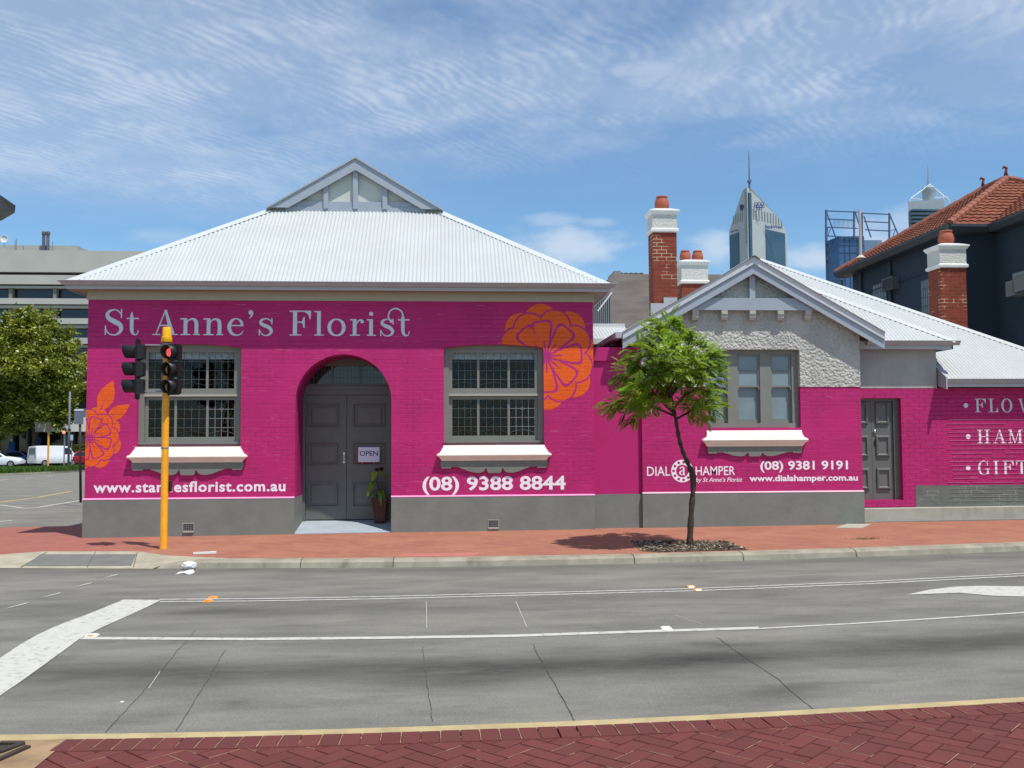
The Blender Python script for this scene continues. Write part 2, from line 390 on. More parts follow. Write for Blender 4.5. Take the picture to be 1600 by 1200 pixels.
def mat_asphalt():
    m = bpy.data.materials.new('asphalt'); m.use_nodes = True; t = NT(m.node_tree); b = m.node_tree.nodes['Principled BSDF']
    co = t.new('ShaderNodeTexCoord').outputs['Object']; b.inputs['Roughness'].default_value = .88; b.inputs['Specular IOR Level'].default_value = .25
    fine = t.noise(co, 95, 4, .75); mid = t.noise(t.mapping(co, (.35, 1, 1)), 2.2, 5, .62); agg = t.new('ShaderNodeTexVoronoi'); agg.inputs['Scale'].default_value = 60; t.link(co, agg.inputs['Vector'])
    c = t.mix(t.ramp(mid, .25, .75), lin((104, 102, 95)), lin((136, 133, 123)))
    c = t.mix(t.math('MULTIPLY', t.ramp(fine, .42, .72), .45), c, lin((164, 160, 151)))
    c = t.mix(t.math('MULTIPLY', t.ramp(agg.outputs['Distance'], .3, .65), .22), c, lin((84, 83, 81)))
    at = t.new('ShaderNodeAttribute'); at.attribute_name = 'tone'
    st = t.math('MULTIPLY', at.outputs['Fac'], t.math('ADD', .42, t.math('MULTIPLY', t.noise(t.mapping(co, (.8, 2.2, 1)), 4.0, 6, .75), 1.1)), clamp=True)
    c = t.mix(st, c, lin((50, 48, 46)))
    sp = t.ramp(t.noise(t.mapping(co, (1.2, 4.0, 1), (0, 0, .06), (4, 2, 0)), .8, 5, .6), .66, .76)
    c = t.mix(t.math('MULTIPLY', sp, .35), c, lin((60, 59, 58)))
    b2 = t.ramp(t.noise(t.mapping(co, (.45, 1.6, 1), (0, 0, .05), (1, 5, 0)), 2.4, 6, .7), .5, .72)
    c = t.mix(t.math('MULTIPLY', b2, .38), c, lin((84, 82, 78)))
    pl = t.ramp(t.noise(t.mapping(co, (.2, .9, 1), (0, 0, -.03), (9, 7, 0)), .9, 5, .6), .5, .72)
    c = t.mix(t.math('MULTIPLY', pl, .28), c, lin((134, 130, 121)))
    t.link(c, b.inputs['Base Color'])
    bn = t.new('ShaderNodeBump'); bn.inputs['Distance'].default_value = .006; t.link(fine, bn.inputs['Height']); t.link(bn.outputs[0], b.inputs['Normal'])
    return m
M['asphalt'] = mat_asphalt()

def mat_paving():
    m = bpy.data.materials.new('brick_paving_far'); m.use_nodes = True; t = NT(m.node_tree); b = m.node_tree.nodes['Principled BSDF']
    co = t.new('ShaderNodeTexCoord').outputs['Object']; b.inputs['Roughness'].default_value = .85
    br = t.new('ShaderNodeTexBrick'); t.link(t.mapping(co, (1, 1, 1), (0, 0, R(45))), br.inputs['Vector']); br.inputs['Scale'].default_value = 1
    br.inputs['Brick Width'].default_value = .23; br.inputs['Row Height'].default_value = .115; br.inputs['Mortar Size'].default_value = .005
    br.inputs['Color1'].default_value = (*lin((164, 104, 82)), 1); br.inputs['Color2'].default_value = (*lin((147, 90, 73)), 1); br.inputs['Mortar'].default_value = (*lin((140, 104, 84)), 1)
    n = t.noise(co, 1.1, 5, .62); n2 = t.noise(t.mapping(co, (1, 1, 1), (0, 0, .8)), 7, 4, .6); x = t.sep(co)[0]
    c = t.mix(t.math('MULTIPLY', t.ramp(n, .35, .72), .5), br.outputs['Color'], lin((174, 122, 90)))
    c = t.mix(t.math('MULTIPLY', t.ramp(n2, .5, .8), .25), c, lin((132, 78, 64)))
    c = t.mix(t.math('MULTIPLY', t.ramp(t.math('ADD', x, t.math('MULTIPLY', n, 2.0)), -3.4, -5.6), .55), c, lin((150, 82, 78)))
    t.link(c, b.inputs['Base Color'])
    bn = t.new('ShaderNodeBump'); bn.inputs['Distance'].default_value = .004; t.link(t.math('MULTIPLY', br.outputs['Fac'], -1.0), bn.inputs['Height']); t.link(bn.outputs[0], b.inputs['Normal'])
    return m
M['paving'] = mat_paving()

def mat_pavers():
    m = bpy.data.materials.new('red_pavers'); m.use_nodes = True; t = NT(m.node_tree); b = m.node_tree.nodes['Principled BSDF']
    co = t.new('ShaderNodeTexCoord').outputs['Object']; b.inputs['Roughness'].default_value = .8
    at = t.new('ShaderNodeAttribute'); at.attribute_name = 'tone'
    c = t.mix(at.outputs['Fac'], lin((94, 39, 35)), lin((108, 48, 42)))
    c = t.mix(t.math('MULTIPLY', t.ramp(t.noise(co, 3, 5, .6), .35, .75), .4), c, lin((86, 44, 38)))
    c = t.mix(t.math('MULTIPLY', t.ramp(t.noise(co, 120, 3, .7), .5, .8), .35), c, lin((124, 70, 62)))
    t.link(c, b.inputs['Base Color'])
    bn = t.new('ShaderNodeBump'); bn.inputs['Distance'].default_value = .003; t.link(t.noise(co, 110, 3, .7), bn.inputs['Height']); t.link(bn.outputs[0], b.inputs['Normal'])
    return m
M['pavers'] = mat_pavers()
M['grout'] = mat('sandy_grout', lin((96, 60, 50)), .9, .7, 5)

def mat_line(name, col, worn=.35):
    def ex(m, t, b, co):
        n = t.noise(co, 14, 5, .7); n2 = t.noise(t.mapping(co, (.6, 3, 1)), 3, 4, .6)
        c = t.mix(t.math('MULTIPLY', t.ramp(n, .50, .68), worn), col, lin((110, 108, 104)))
        c = t.mix(t.math('MULTIPLY', t.ramp(n2, .6, .8), worn), c, lin((150, 146, 138))); t.link(c, b.inputs['Base Color'])
    return mat(name, col, .7, extra=ex)
M['whiteline'] = mat_line('white_road_paint', lin((192, 190, 180)), .55)
M['faintline'] = mat_line('worn_white_paint', lin((190, 188, 180)), .7)
M['yellowline'] = mat_line('yellow_road_paint', lin((206, 178, 96)), .5)
M['crack'] = mat('tar_crack', lin((76, 74, 70)), .85, .5, 9)

def mat_leaf(name, dark, light, trans=.35, sc=1.2):
    m = bpy.data.materials.new(name); m.use_nodes = True; t = NT(m.node_tree); t.n.clear()
    out = t.new('ShaderNodeOutputMaterial'); d = t.new('ShaderNodeBsdfDiffuse'); tr = t.new('ShaderNodeBsdfTranslucent'); gl = t.new('ShaderNodeBsdfGlossy'); gl.inputs['Roughness'].default_value = .4
    co = t.new('ShaderNodeTexCoord').outputs['Object']
    at = t.new('ShaderNodeAttribute'); at.attribute_name = 'tone'
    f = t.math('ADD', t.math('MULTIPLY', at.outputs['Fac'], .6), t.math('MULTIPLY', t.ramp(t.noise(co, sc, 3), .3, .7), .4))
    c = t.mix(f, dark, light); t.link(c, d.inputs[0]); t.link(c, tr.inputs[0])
    mx = t.new('ShaderNodeMixShader'); mx.inputs[0].default_value = trans; t.link(d.outputs[0], mx.inputs[1]); t.link(tr.outputs[0], mx.inputs[2])
    m2 = t.new('ShaderNodeMixShader'); m2.inputs[0].default_value = .05; t.link(mx.outputs[0], m2.inputs[1]); t.link(gl.outputs[0], m2.inputs[2]); t.link(m2.outputs[0], out.inputs[0])
    return m
M['feather'] = mat_leaf('feathery_leaf', lin((50, 84, 16)), lin((172, 200, 56)), .48, 1.6)
M['plane'] = mat_leaf('broad_leaf', lin((62, 82, 22)), lin((170, 174, 58)), .35, .35)
M['potleaf'] = mat_leaf('glossy_leaf', lin((50, 96, 22)), lin((164, 186, 60)), .3, 5)
M['bark'] = mat('dark_bark', lin((74, 60, 50)), .9, .3, 20, .01, 40)
M['grass'] = mat_leaf('grass_blades', lin((50, 84, 22)), lin((96, 130, 44)), .3, .4)
def emis(name, col, s):
    m = bpy.data.materials.new(name); m.use_nodes = True; b = m.node_tree.nodes['Principled BSDF']
    b.inputs['Base Color'].default_value = (*col, 1); b.inputs['Emission Color'].default_value = (*col, 1); b.inputs['Emission Strength'].default_value = s
    return m

# ------------------------------------------------------------------ ground, road, kerbs
FP, RD = 0.0, -.11
def strip(pts_a, pts_b):
    mb = MB()
    for i in range(len(pts_a) - 1): mb.quad(pts_a[i], pts_a[i + 1], pts_b[i + 1], pts_b[i])
    return mb
def struct(mb, name, m, **k):
    o = mb.build(name, m, **k); o['kind'] = 'structure'; return o
g = MB(); xs = [-1500, -300, -60, -22, -8, 8, 22, 60, 300, 1500]; ys = [-60, 0, 30, 60, 90, 120, 300, 1200, 3000]
n = len(g.v)
for y in ys:
    for x in xs: g.v.append(Vector((x, y, gz(x, y) - .19)))
for j in range(len(ys) - 1):
    for i in range(len(xs) - 1):
        a = j * len(xs) + i; g.f.append((a, a + 1, a + 1 + len(xs), a + len(xs)))
struct(g, 'ground', mat('dry_ground', lin((128, 122, 108)), .9, .15, .3, .01, 8))

def interp(tab, x):
    if x <= tab[0][0]: return tab[0][1] + (tab[1][1] - tab[0][1]) / (tab[1][0] - tab[0][0]) * (x - tab[0][0])
    for (a, b), (c, d) in zip(tab, tab[1:]):
        if x <= c: return b + (d - b) * (x - a) / (c - a)
    a, b = tab[-2]; c, d = tab[-1]
    return d + (d - b) / (c - a) * (x - c)
def curve_tab(pts, off):
    return sorted((G(*p, off).x, G(*p, off).y) for p in pts)
NEARK = curve_tab([(0, 1148), (200, 1147), (400, 1143), (800, 1131), (1100, 1118), (1400, 1101), (1600, 1089)], FP)   # far edge of the near kerb top
OIL = curve_tab([(0, 1056), (400, 1053), (800, 1045), (1200, 1026), (1600, 1000)], RD)
FARK = curve_tab([(240, 888.5), (620, 887), (990, 881), (1300, 872), (1600, 861)], RD)                                 # foot of the far kerb face
def smooth_y(tab, x):   # soft version
    return (interp(tab, x - .8) + interp(tab, x) + interp(tab, x + .8)) / 3

SPOTS = [(G(a, b, RD).x, G(a, b, RD).y, r, k) for a, b, r, k in ((1100, 1003, .07, .5), (1165, 1006, .06, .5), (1120, 1010, .06, .4), (1325, 992, .05, .6), (1215, 1080, .10, .45), (1255, 1074, .08, .45), (1230, 1092, .09, .4), (380, 955, .25, .3), (300, 957, .2, .25), (370, 1103, .06, .6), (375, 1095, .05, .5), (240, 1120, .07, .4), (1200, 931, .1, .3), (560, 1040, .3, .2), (700, 1068, .2, .2), (900, 1015, .15, .2))]
road = MB()
def fill_road():
    X = [-60 + 1.5 * i for i in range(34)]; X = [x for x in X if x < -9] + [-9 + .15 * i for i in range(150)] + [13.6 + 1.5 * i for i in range(32)]
    Y = [-20, -8, 0, 3] + [4.6 + .13 * i for i in range(84)] + [16, 18, 20, 23, 27, 30, 35, 40, 48, 58, 70, 90, 120, 160]
    W = len(X)
    for y in Y:
        for x in X:
            road.v.append(Vector((x, y, gz(x, y) + RD)))
            d = y - smooth_y(OIL, x); t = math.exp(-(d / .40) ** 2) * (.72 + .12 * math.sin(x * 1.3) + .1 * math.sin(x * 3.1 + 1))
            fk = interp(FARK, max(-7, x)) - y
            if x > -7: t += .30 * math.exp(-((fk - .25) / .4) ** 2)
            t += .20 * math.exp(-((y - smooth_y(OIL, x) - 3.2) / .7) ** 2) + .12 * math.exp(-((d - 1.45) / .35) ** 2)
            for (sx, sy, sr, sk) in SPOTS:
                t += sk * math.exp(-((x - sx) / (sr * 2.6)) ** 2 - ((y - sy) / sr) ** 2)
            t *= max(0.15, min(1, (x + 4.6) / 1.6)) if y < 9 else 1
            road.c.append(t)
    for j in range(len(Y) - 1):
        for i in range(W - 1):
            a = j * W + i; road.f.append((a, a + 1, a + 1 + W, a + W))
fill_road()
struct(road, 'road', M['asphalt'], fixn=False)

# near kerb and near paving
nx = [-9 + .5 * i for i in range(45)]
ka = [onroad(Vector((x, smooth_y(NEARK, x), 0)), FP) for x in nx]; kb = [onroad(p - Vector((0, .105, 0)), FP) for p in ka]
kl = [onroad(p + Vector((0, .015, 0)), RD - .01) for p in ka]
mb = strip(ka, kb)
for i in range(len(ka) - 1): mb.quad(kl[i], kl[i + 1], ka[i + 1], ka[i])
kc = [p - Vector((0, 0, .16)) for p in kb]
for i in range(len(kb) - 1): mb.quad(kb[i], kb[i + 1], kc[i + 1], kc[i])
struct(mb, 'kerb', mat('cream_kerb', lin((176, 158, 116)), .85, .12, 5, .003, 70, grime=.4, gcol=lin((120, 104, 76))), fixn=True)
# slab under pavers
mb = MB()
p0 = [onroad(p, FP - .012) for p in kb]; p1 = [onroad(Vector((p.x, -12, 0)), FP - .012) for p in kb]
mb = strip(p0, p1)
struct(mb, 'paving_bed', M['grout'])
# concrete corner pad (left)
CONC = [G(-120, 1157, FP), G(108, 1157, FP), G(50, 1204, FP), G(-40, 1290, FP), G(-260, 1290, FP)]
def in_conc(x, y):
    # left of the pad's slanting edge
    a, b = CONC[1], CONC[3]
    return (b.x - a.x) * (y - a.y) - (b.y - a.y) * (x - a.x) < 0
pav = MB(); sandj = MB()
def add_brick(cx, cy, hx, hy, ang, tone, lift=0.0):
    ca, sa = math.cos(ang), math.sin(ang)
    z = gz(cx, cy) + FP + ru(-.001, .001) + lift; g_ = .0024
    def P(u, v, dz=0): x = cx + u * ca - v * sa; y = cy + u * sa + v * ca; return Vector((x, y, z + dz))
    k = len(pav.v); a, b = hx - g_, hy - g_; e = .003
    pav.v += [P(-a + e, -b + e), P(a - e, -b + e), P(a - e, b - e), P(-a + e, b - e), P(-a, -b, -.012), P(a, -b, -.012), P(a, b, -.012), P(-a, b, -.012)]
    pav.c += [tone] * 8
    sj = 1.0 if lift else .30
    if rnd() < sj:
        sg = -1 if lift else (1 if rnd() < .5 else -1); f0, f1 = (-.95, .95) if rnd() < .6 else sorted((ru(-1, 1), ru(-1, 1))); w2 = .0022; zz_ = .0012
        if hy > hx: X_0 = sg * hx; sandj.v += [P(X_0 - w2, f0 * hy, zz_), P(X_0 + w2, f0 * hy, zz_), P(X_0 + w2, f1 * hy, zz_), P(X_0 - w2, f1 * hy, zz_)]
        else: Y_0 = sg * hy; sandj.v += [P(f0 * hx, Y_0 - w2, zz_), P(f1 * hx, Y_0 - w2, zz_), P(f1 * hx, Y_0 + w2, zz_), P(f0 * hx, Y_0 + w2, zz_)]
        kk = len(sandj.v) - 4; sandj.f.append((kk, kk + 1, kk + 2, kk + 3))
    pav.f += [(k, k + 1, k + 2, k + 3)] + [(k + 4 + i, k + 4 + (i + 1) % 4, k + (i + 1) % 4, k + i) for i in range(4)]
# header course: bricks standing square to the kerb
x = -8.6
while x < 11:
    y = smooth_y(NEARK, x) - .105; sl_ = (smooth_y(NEARK, x + .05) - smooth_y(NEARK, x - .05)) / .1
    if not in_conc(x, y - .1): add_brick(x, y - .118, .0575, .113, math.atan(sl_), rnd(), .005)
    x += .1165
w_ = .1165
A45 = R(45)
for i in range(-130, 130):
    for j in range(-30, 31):
        for k in (0, 1):
            # classic herringbone lattice
            if k == 0: u = (i) * w_ + j * 2 * w_; v = (i) * w_ - j * 2 * w_; cu, cv, hx, hy = u + w_, v + w_ / 2, w_, w_ / 2
            else: u = (i) * w_ + j * 2 * w_; v = (i) * w_ - j * 2 * w_; cu, cv, hx, hy = u - w_ / 2 + 0 * w_, v + w_, w_ / 2, w_
            ca, sa = math.cos(A45), math.sin(A45)
            X_ = cu * ca - cv * sa; Y_ = cu * sa + cv * ca
            Yp = Y_ + 4.2
            lim = smooth_y(NEARK, X_) - .105 - .12
            if -7 < X_ < 9 and 2.6 < Yp < lim and not in_conc(X_ + .1, Yp):
                add_brick(X_, Yp, hx, hy, A45, rnd())
pv = struct(pav, 'brick_paving', M['pavers'], fixn=False); struct(sandj, 'sandy_joints', mat('pale_sand', lin((160, 128, 100)), .9, .4, 12), fixn=False)
mb = MB(); mb.flat([[(p.x, p.y) for p in CONC]], lambda a, b: (a, b, gz(a, b) + FP + .004), 0)
struct(mb, 'concrete_pad', mat('stained_concrete', lin((150, 124, 94)), .85, .2, 3, .004, 50, grime=.5, gcol=lin((96, 76, 56))))
mb = MB()   # iron cover let into the pad
for a, b in (((-60, 1196), (36, 1161)), ((-60, 1212), (44, 1166)), ((0, 1161), (36, 1161)), ((-60, 1176), (6, 1170))):
    mb.beam(G(*a, FP + .012), G(*b, FP + .012), .035, .014)
mb.flat([[(G(*q, FP).x, G(*q, FP).y) for q in ((-70, 1200), (-30, 1166), (14, 1167), (-30, 1192))]], lambda a, b: (a, b, gz(a, b) + .009), 0)
o = mb.build('utility_cover', mat('dark_iron', lin((60, 50, 44)), .6, .2, 9), loc=G(0, 1180, FP)); tag(o, 'dark iron access cover frame set in stained concrete at near kerb corner', 'cover')

# far kerb, footpath
fx = [-4.0 + .4 * i for i in range(60)]
ff = []
for x in fx: ff.append(Vector((x, smooth_y(FARK, x), 0)))
XR0 = G(245, 880, RD).x
XK0 = G(238, 888.7, RD + .006).x
kf = [Vector((XK0 + .12 * i, smooth_y(FARK, XK0 + .12 * i), 0)) for i in range(14)]; kf += [p for p in ff if p.x > kf[-1].x + .05]

KH = {}
def kerb_h(x):   # ramps down to the crossing on the left
    t = max(0, min(1, (x - (XR0 - .15)) / 1.0)); t = t * t * (3 - 2 * t); return RD + .012 + (FP - RD - .012) * t
mb = MB()
prof = [(0.0, 'foot'), (.018, -.012), (.03, 0), (.15, 0)]
rows = []
for p in kf:
    h = kerb_h(p.x)
    rows.append([onroad(p, RD - .02), onroad(p + Vector((0, .03, 0)), max(RD + .006, h - .035)), onroad(p + Vector((0, .10, 0)), h - .004), onroad(p + Vector((0, .28, 0)), h), onroad(p + Vector((0, .28, 0)), RD - .02)])
for a, b in zip(rows, rows[1:]):
    for i in range(4): mb.quad(a[i], b[i], b[i + 1], a[i + 1])
struct(mb, 'kerb', M['kerb'], smooth='auto')
mb = MB()   # joints across the kerb and a stain strip
for px in (478, 617, 991, 1172, 1372):
    q = G(px, 880, RD); y = smooth_y(FARK, q.x)
    a = onroad(Vector((q.x, y - .001, 0)), RD + .004); 
    mb.add([(q.x - .006, y - .002, gz(q.x, y) + RD), (q.x + .006, y - .002, gz(q.x, y) + RD), (q.x + .006, y + .027, gz(q.x, y) - .031), (q.x - .006, y + .027, gz(q.x, y) - .031), (q.x + .006, y + .097, gz(q.x, y) - .001), (q.x - .006, y + .097, gz(q.x, y) - .001), (q.x + .006, y + .28, gz(q.x, y) + .003), (q.x - .006, y + .28, gz(q.x, y) + .003)], [(0, 1, 2, 3), (3, 2, 4, 5), (5, 4, 6, 7)])
struct(mb, 'kerb_joint', M['crack'])

# footpath slab: from kerb back line to beyond the buildings' front
back = []
fpv = MB()
FB = [(x, smooth_y(FARK, x) + .28) for x in fx if x > XR0 + 1.0]
def fpz(x, y): return gz(x, y) + FP
left_front = [G(q[0], q[1], FP) for q in ((-260, 878), (-60, 872), (30, 864), (70, 861.5), (215, 861.5), (262, 868))]
left_back = [G(q[0], q[1], FP) for q in ((-260, 822), (0, 824.5), (120, 821.5), (150, 820))]
loop = [(p.x, p.y) for p in left_front] + [q for q in FB if q[0] > left_front[-1].x + .1] + [(fx[-1], 24.0), (left_back[-1].x, 24.0)] + [(p.x, p.y) for p in reversed(left_back)]
fpv.flat([loop], lambda a, b: (a, b, fpz(a, b)), 0)
N0 = len(loop)
for i in range(N0):
    a = loop[i]; b = loop[(i + 1) % N0]
    fpv.quad((a[0], a[1], fpz(*a)), (b[0], b[1], fpz(*b)), (b[0], b[1], fpz(*b) - .16), (a[0], a[1], fpz(*a) - .16))
struct(fpv, 'footpath', M['paving'])
# crossing ramp
def ramp_pt(px, py, t): p = G(px, py, FP * t + (RD + .006) * (1 - t)); return p
top = [ramp_pt(*q, 1) for q in ((-260, 878), (-60, 872), (30, 864), (70, 861.5), (215, 861.5), (262, 868))]
bot = [ramp_pt(*q, 0) for q in ((-260, 890), (-60, 888), (10, 887.5), (60, 888), (215, 888.5), (238, 888.7))]
mb = strip(top, bot)
tb = [top[-1].lerp(Vector((FB[0][0], FB[0][1], fpz(*FB[0]))), i / 10) for i in range(11)]; bb = []
for i in range(11):
    x_ = bot[-1].x + (FB[0][0] - bot[-1].x) * i / 10; y_ = smooth_y(FARK, x_) + .02 + .26 * min(1, i / 3); bb.append(onroad(Vector((x_, y_, 0)), kerb_h(x_) - .003) if i else bot[-1])
k_ = strip(tb, bb); n_ = len(mb.v); mb.v += k_.v; mb.f += [tuple(i + n_ for i in f) for f in k_.f]
struct(mb, 'kerb_ramp', mat('ramp_concrete', lin((166, 158, 138)), .85, .14, 4, .004, 60, grime=.4, gcol=lin((112, 100, 84))))
mb = MB()
def on_ramp(pxt, pxb, t):
    a = G(pxt, 861.5, FP); b = G(pxb, 888.3, RD + .006); q = a.lerp(b, t); q.z += .006; return q
q4 = [on_ramp(70, 34, .20), on_ramp(215, 203, .20), on_ramp(215, 203, .86), on_ramp(70, 34, .86)]
mb.hexa([p - Vector((0, 0, .01)) for p in (q4[3], q4[2], q4[1], q4[0])], [q4[3], q4[2], q4[1], q4[0]])
nu, nv = 38, 12
for i in range(nu):
    for j in range(nv):
        a = q4[3].lerp(q4[2], (i + .5) / nu); b = q4[0].lerp(q4[1], (i + .5) / nu); c = a.lerp(b, (j + .5) / nv)
        mb.rings(c.x, c.y, [(.017, .017, c.z - .002), (.010, .010, c.z + .006)])
tp = mb.build('tactile_paving', M['tactile'], loc=q4[0]); tag(tp, 'grey studded tactile mat on the kerb ramp left of the yellow pole', 'tactile mat')
mb = MB()   # joints in the ramp wings
for (a, b) in (((150, 862), (135, 887)), ((215, 862), (208, 887)), ((75, 863), (30, 886)), ((12, 866), (-20, 887))):
    pa, pb = on_ramp(a[0], b[0], .05), on_ramp(a[0], b[0], .95); mb.beam(pa, pb, .010, .004)
struct(mb, 'ramp_joint', M['crack'])

# raised concrete strip in front of the recessed wing at right
# ------------------------------------------------------------------ road markings
def line_strip(pts, wpx, m, name='lane_line', off=.004):
    """pts in picture pixels, picked onto the road surface; width in metres"""
    P = [G(*p, RD) for p in pts]; mb = MB(); A, B = [], []
    Q = []
    for i in range(len(P) - 1):
        k = max(2, int((P[i + 1] - P[i]).length / .5))
        for j in range(k): Q.append(P[i].lerp(P[i + 1], j / k))
    Q.append(P[-1])
    for i, p in enumerate(Q):
        d = (Q[min(i + 1, len(Q) - 1)] - Q[max(i - 1, 0)]); nrm = Vector((-d.y, d.x, 0)).normalized()
        A.append(onroad(p + nrm * wpx / 2, RD + off)); B.append(onroad(p - nrm * wpx / 2, RD + off))
    return strip(A, B)
L1 = [(250, 938.5), (400, 937.5), (600, 934), (840, 928), (1087, 921.5), (1350, 911), (1600, 898), (1750, 890)]
mb = MB()
for dy in (-1.6, 1.9):
    s_ = line_strip([(a, b + dy) for a, b in L1], .055, None); k = len(mb.v); mb.v += s_.v; mb.f += [tuple(i + k for i in f) for f in s_.f]
struct(mb, 'lane_line', M['faintline'])
struct(line_strip([(128, 997.5), (400, 999), (600, 997), (800, 994), (1037, 986), (1187, 981.5)], .11, None), 'lane_line', M['whiteline'])
struct(line_strip([(1187, 982.5), (1330, 975), (1460, 967), (1600, 957.5), (1800, 943)], .05, None), 'lane_line', M['whiteline'])
def rpoly(pix, m, name, off=.006):
    P = [G(*q, RD) for q in pix]; mb = MB(); mb.flat([[(p.x, p.y) for p in P]], lambda a, b: (a, b, gz(a, b) + RD + off), 0); return struct(mb, name, m)
rpoly([(193, 937.5), (163, 950), (133, 962), (108, 971), (83, 981), (58, 993), (33, 1007), (0, 1029), (-60, 1076), (-60, 1142), (0, 1088), (28, 1069), (53, 1051), (78, 1033), (100, 1017), (123, 1000), (157, 982), (200, 963), (228, 950), (252, 938)], M['whiteline'], 'turn_line')
for a, b in (((163, 903.5), (187, 897.5)), ((119, 917.5), (147, 910.5)), ((65, 935), (97, 926.5)), ((8, 952), (46, 942.5)), ((-60, 972), (-12, 959)), ((-20, 892), (10, 885.5))):
    rpoly([(a[0], a[1]), (a[0] + 7, a[1] - 2.6), (b[0], b[1] - 1), (b[0] - 6, b[1] + 1.8)], M['whiteline'], 'dash_line')
rpoly([(1417, 930), (1450, 922.5), (1490, 917.5), (1530, 916), (1600, 917), (1800, 921), (1800, 942), (1600, 933), (1550, 931.5), (1500, 927), (1480, 927.5)], M['whiteline'], 'arrow_marking')
def wobble(pts):
    out = []
    for (a, b), (c, d) in zip(pts, pts[1:]):
        for i in range(7): f = i / 7; out.append((a + (c - a) * f + ru(-1.3, 1.3), b + (d - b) * f + ru(-.6, .6)))
    return out + [pts[-1]]
for pts, w in ((((305, 985), (240, 1062)), .012), (((240, 1062), (208, 1098), (165, 1145)), .012), (((352, 1016), (320, 1070), (275, 1142)), .014),
               (((660, 1010), (666, 1060), (676, 1128)), .010), (((833, 1008), (862, 1060), (890, 1112)), .016), (((890, 1112), (897, 1126)), .02),
               (((1120, 996), (1160, 1025), (1215, 1062), (1272, 1110)), .013)):
    struct(line_strip(wobble(pts), w * .45, None, off=.0035), 'road_crack', M['crack'])
for pts, w in ((((666, 940), (667, 982)), .012), (((806, 940), (823, 980)), .014), (((1050, 960), (1098, 976)), .010), (((250, 1050), (232, 1076)), .012)):
    struct(line_strip(pts, w * .5, None, off=.0042), 'road_crack', M['faintline'])
# far street lines
struct(line_strip([(-150, 800), (0, 785), (60, 777), (113, 767.5)], .12, None), 'lane_line', M['yellowline'])
struct(line_strip([(-150, 789), (0, 789), (35, 794)], .10, None, off=.005), 'lane_line', M['faintline'])
struct(line_strip([(33, 795), (60, 793), (105, 785.5), (133, 781)], .13, None), 'lane_line', M['whiteline'])
struct(line_strip([(0, 750.5), (14, 749)], .15, None), 'dash_line', M['faintline'])
struct(line_strip([(40, 747.5), (52, 746.3)], .15, None), 'dash_line', M['faintline'])
struct(line_strip([(74, 744.5), (82, 743.7)], .15, None), 'dash_line', M['faintline'])
struct(line_strip([(-40, 829), (18, 824.5)], .12, None, off=.16), 'dash_line', M['faintline'])

# raised pavement markers
def marker(px, py, label, m, grp=None):
    p = G(px, py, RD + .002); mb = MB(); mb.rings(p.x, p.y, [(.052, .052, p.z), (.05, .05, p.z + .008), (.036, .034, p.z + .02)])
    o = mb.build('road_marker', m, loc=p); tag(o, label, 'road marker', grp)
    mb = MB(); mb.hexa([p + Vector(v) for v in ((-.03, -.0445, .008), (.03, -.0445, .008), (.03, -.05, .009), (-.03, -.05, .009))][::-1], [p + Vector(v) for v in ((-.028, -.036, .0195), (.028, -.036, .0195), (.028, -.042, .019), (-.028, -.042, .019))][::-1])
    r = mb.build('reflector', mat('amber_reflector', lin((230, 130, 30)), .2), parent=None, loc=p); r.parent = o; r.location = (0, 0, 0)
mo = mat('orange_marker', lin((224, 150, 70)), .5, .2, 40)
GM = 'raised road markers along the lane lines'
marker(333, 934.5, 'orange raised marker on upper edge of the far lane line by the thick white band', mo, GM)
marker(325, 940, 'orange raised marker on lower edge of the far lane line by the thick white band', mo, GM)
marker(1079, 917.5, 'orange raised marker on upper edge of the far lane line below the street tree', mo, GM)
marker(1090, 922.5, 'orange raised marker on lower edge of the far lane line below the street tree', mo, GM)
marker(1041, 982.5, 'white raised marker on the near lane line below the street tree', M['white'], GM)
marker(144, 994, 'white raised marker beside the thick curved white band', M['white'], GM)

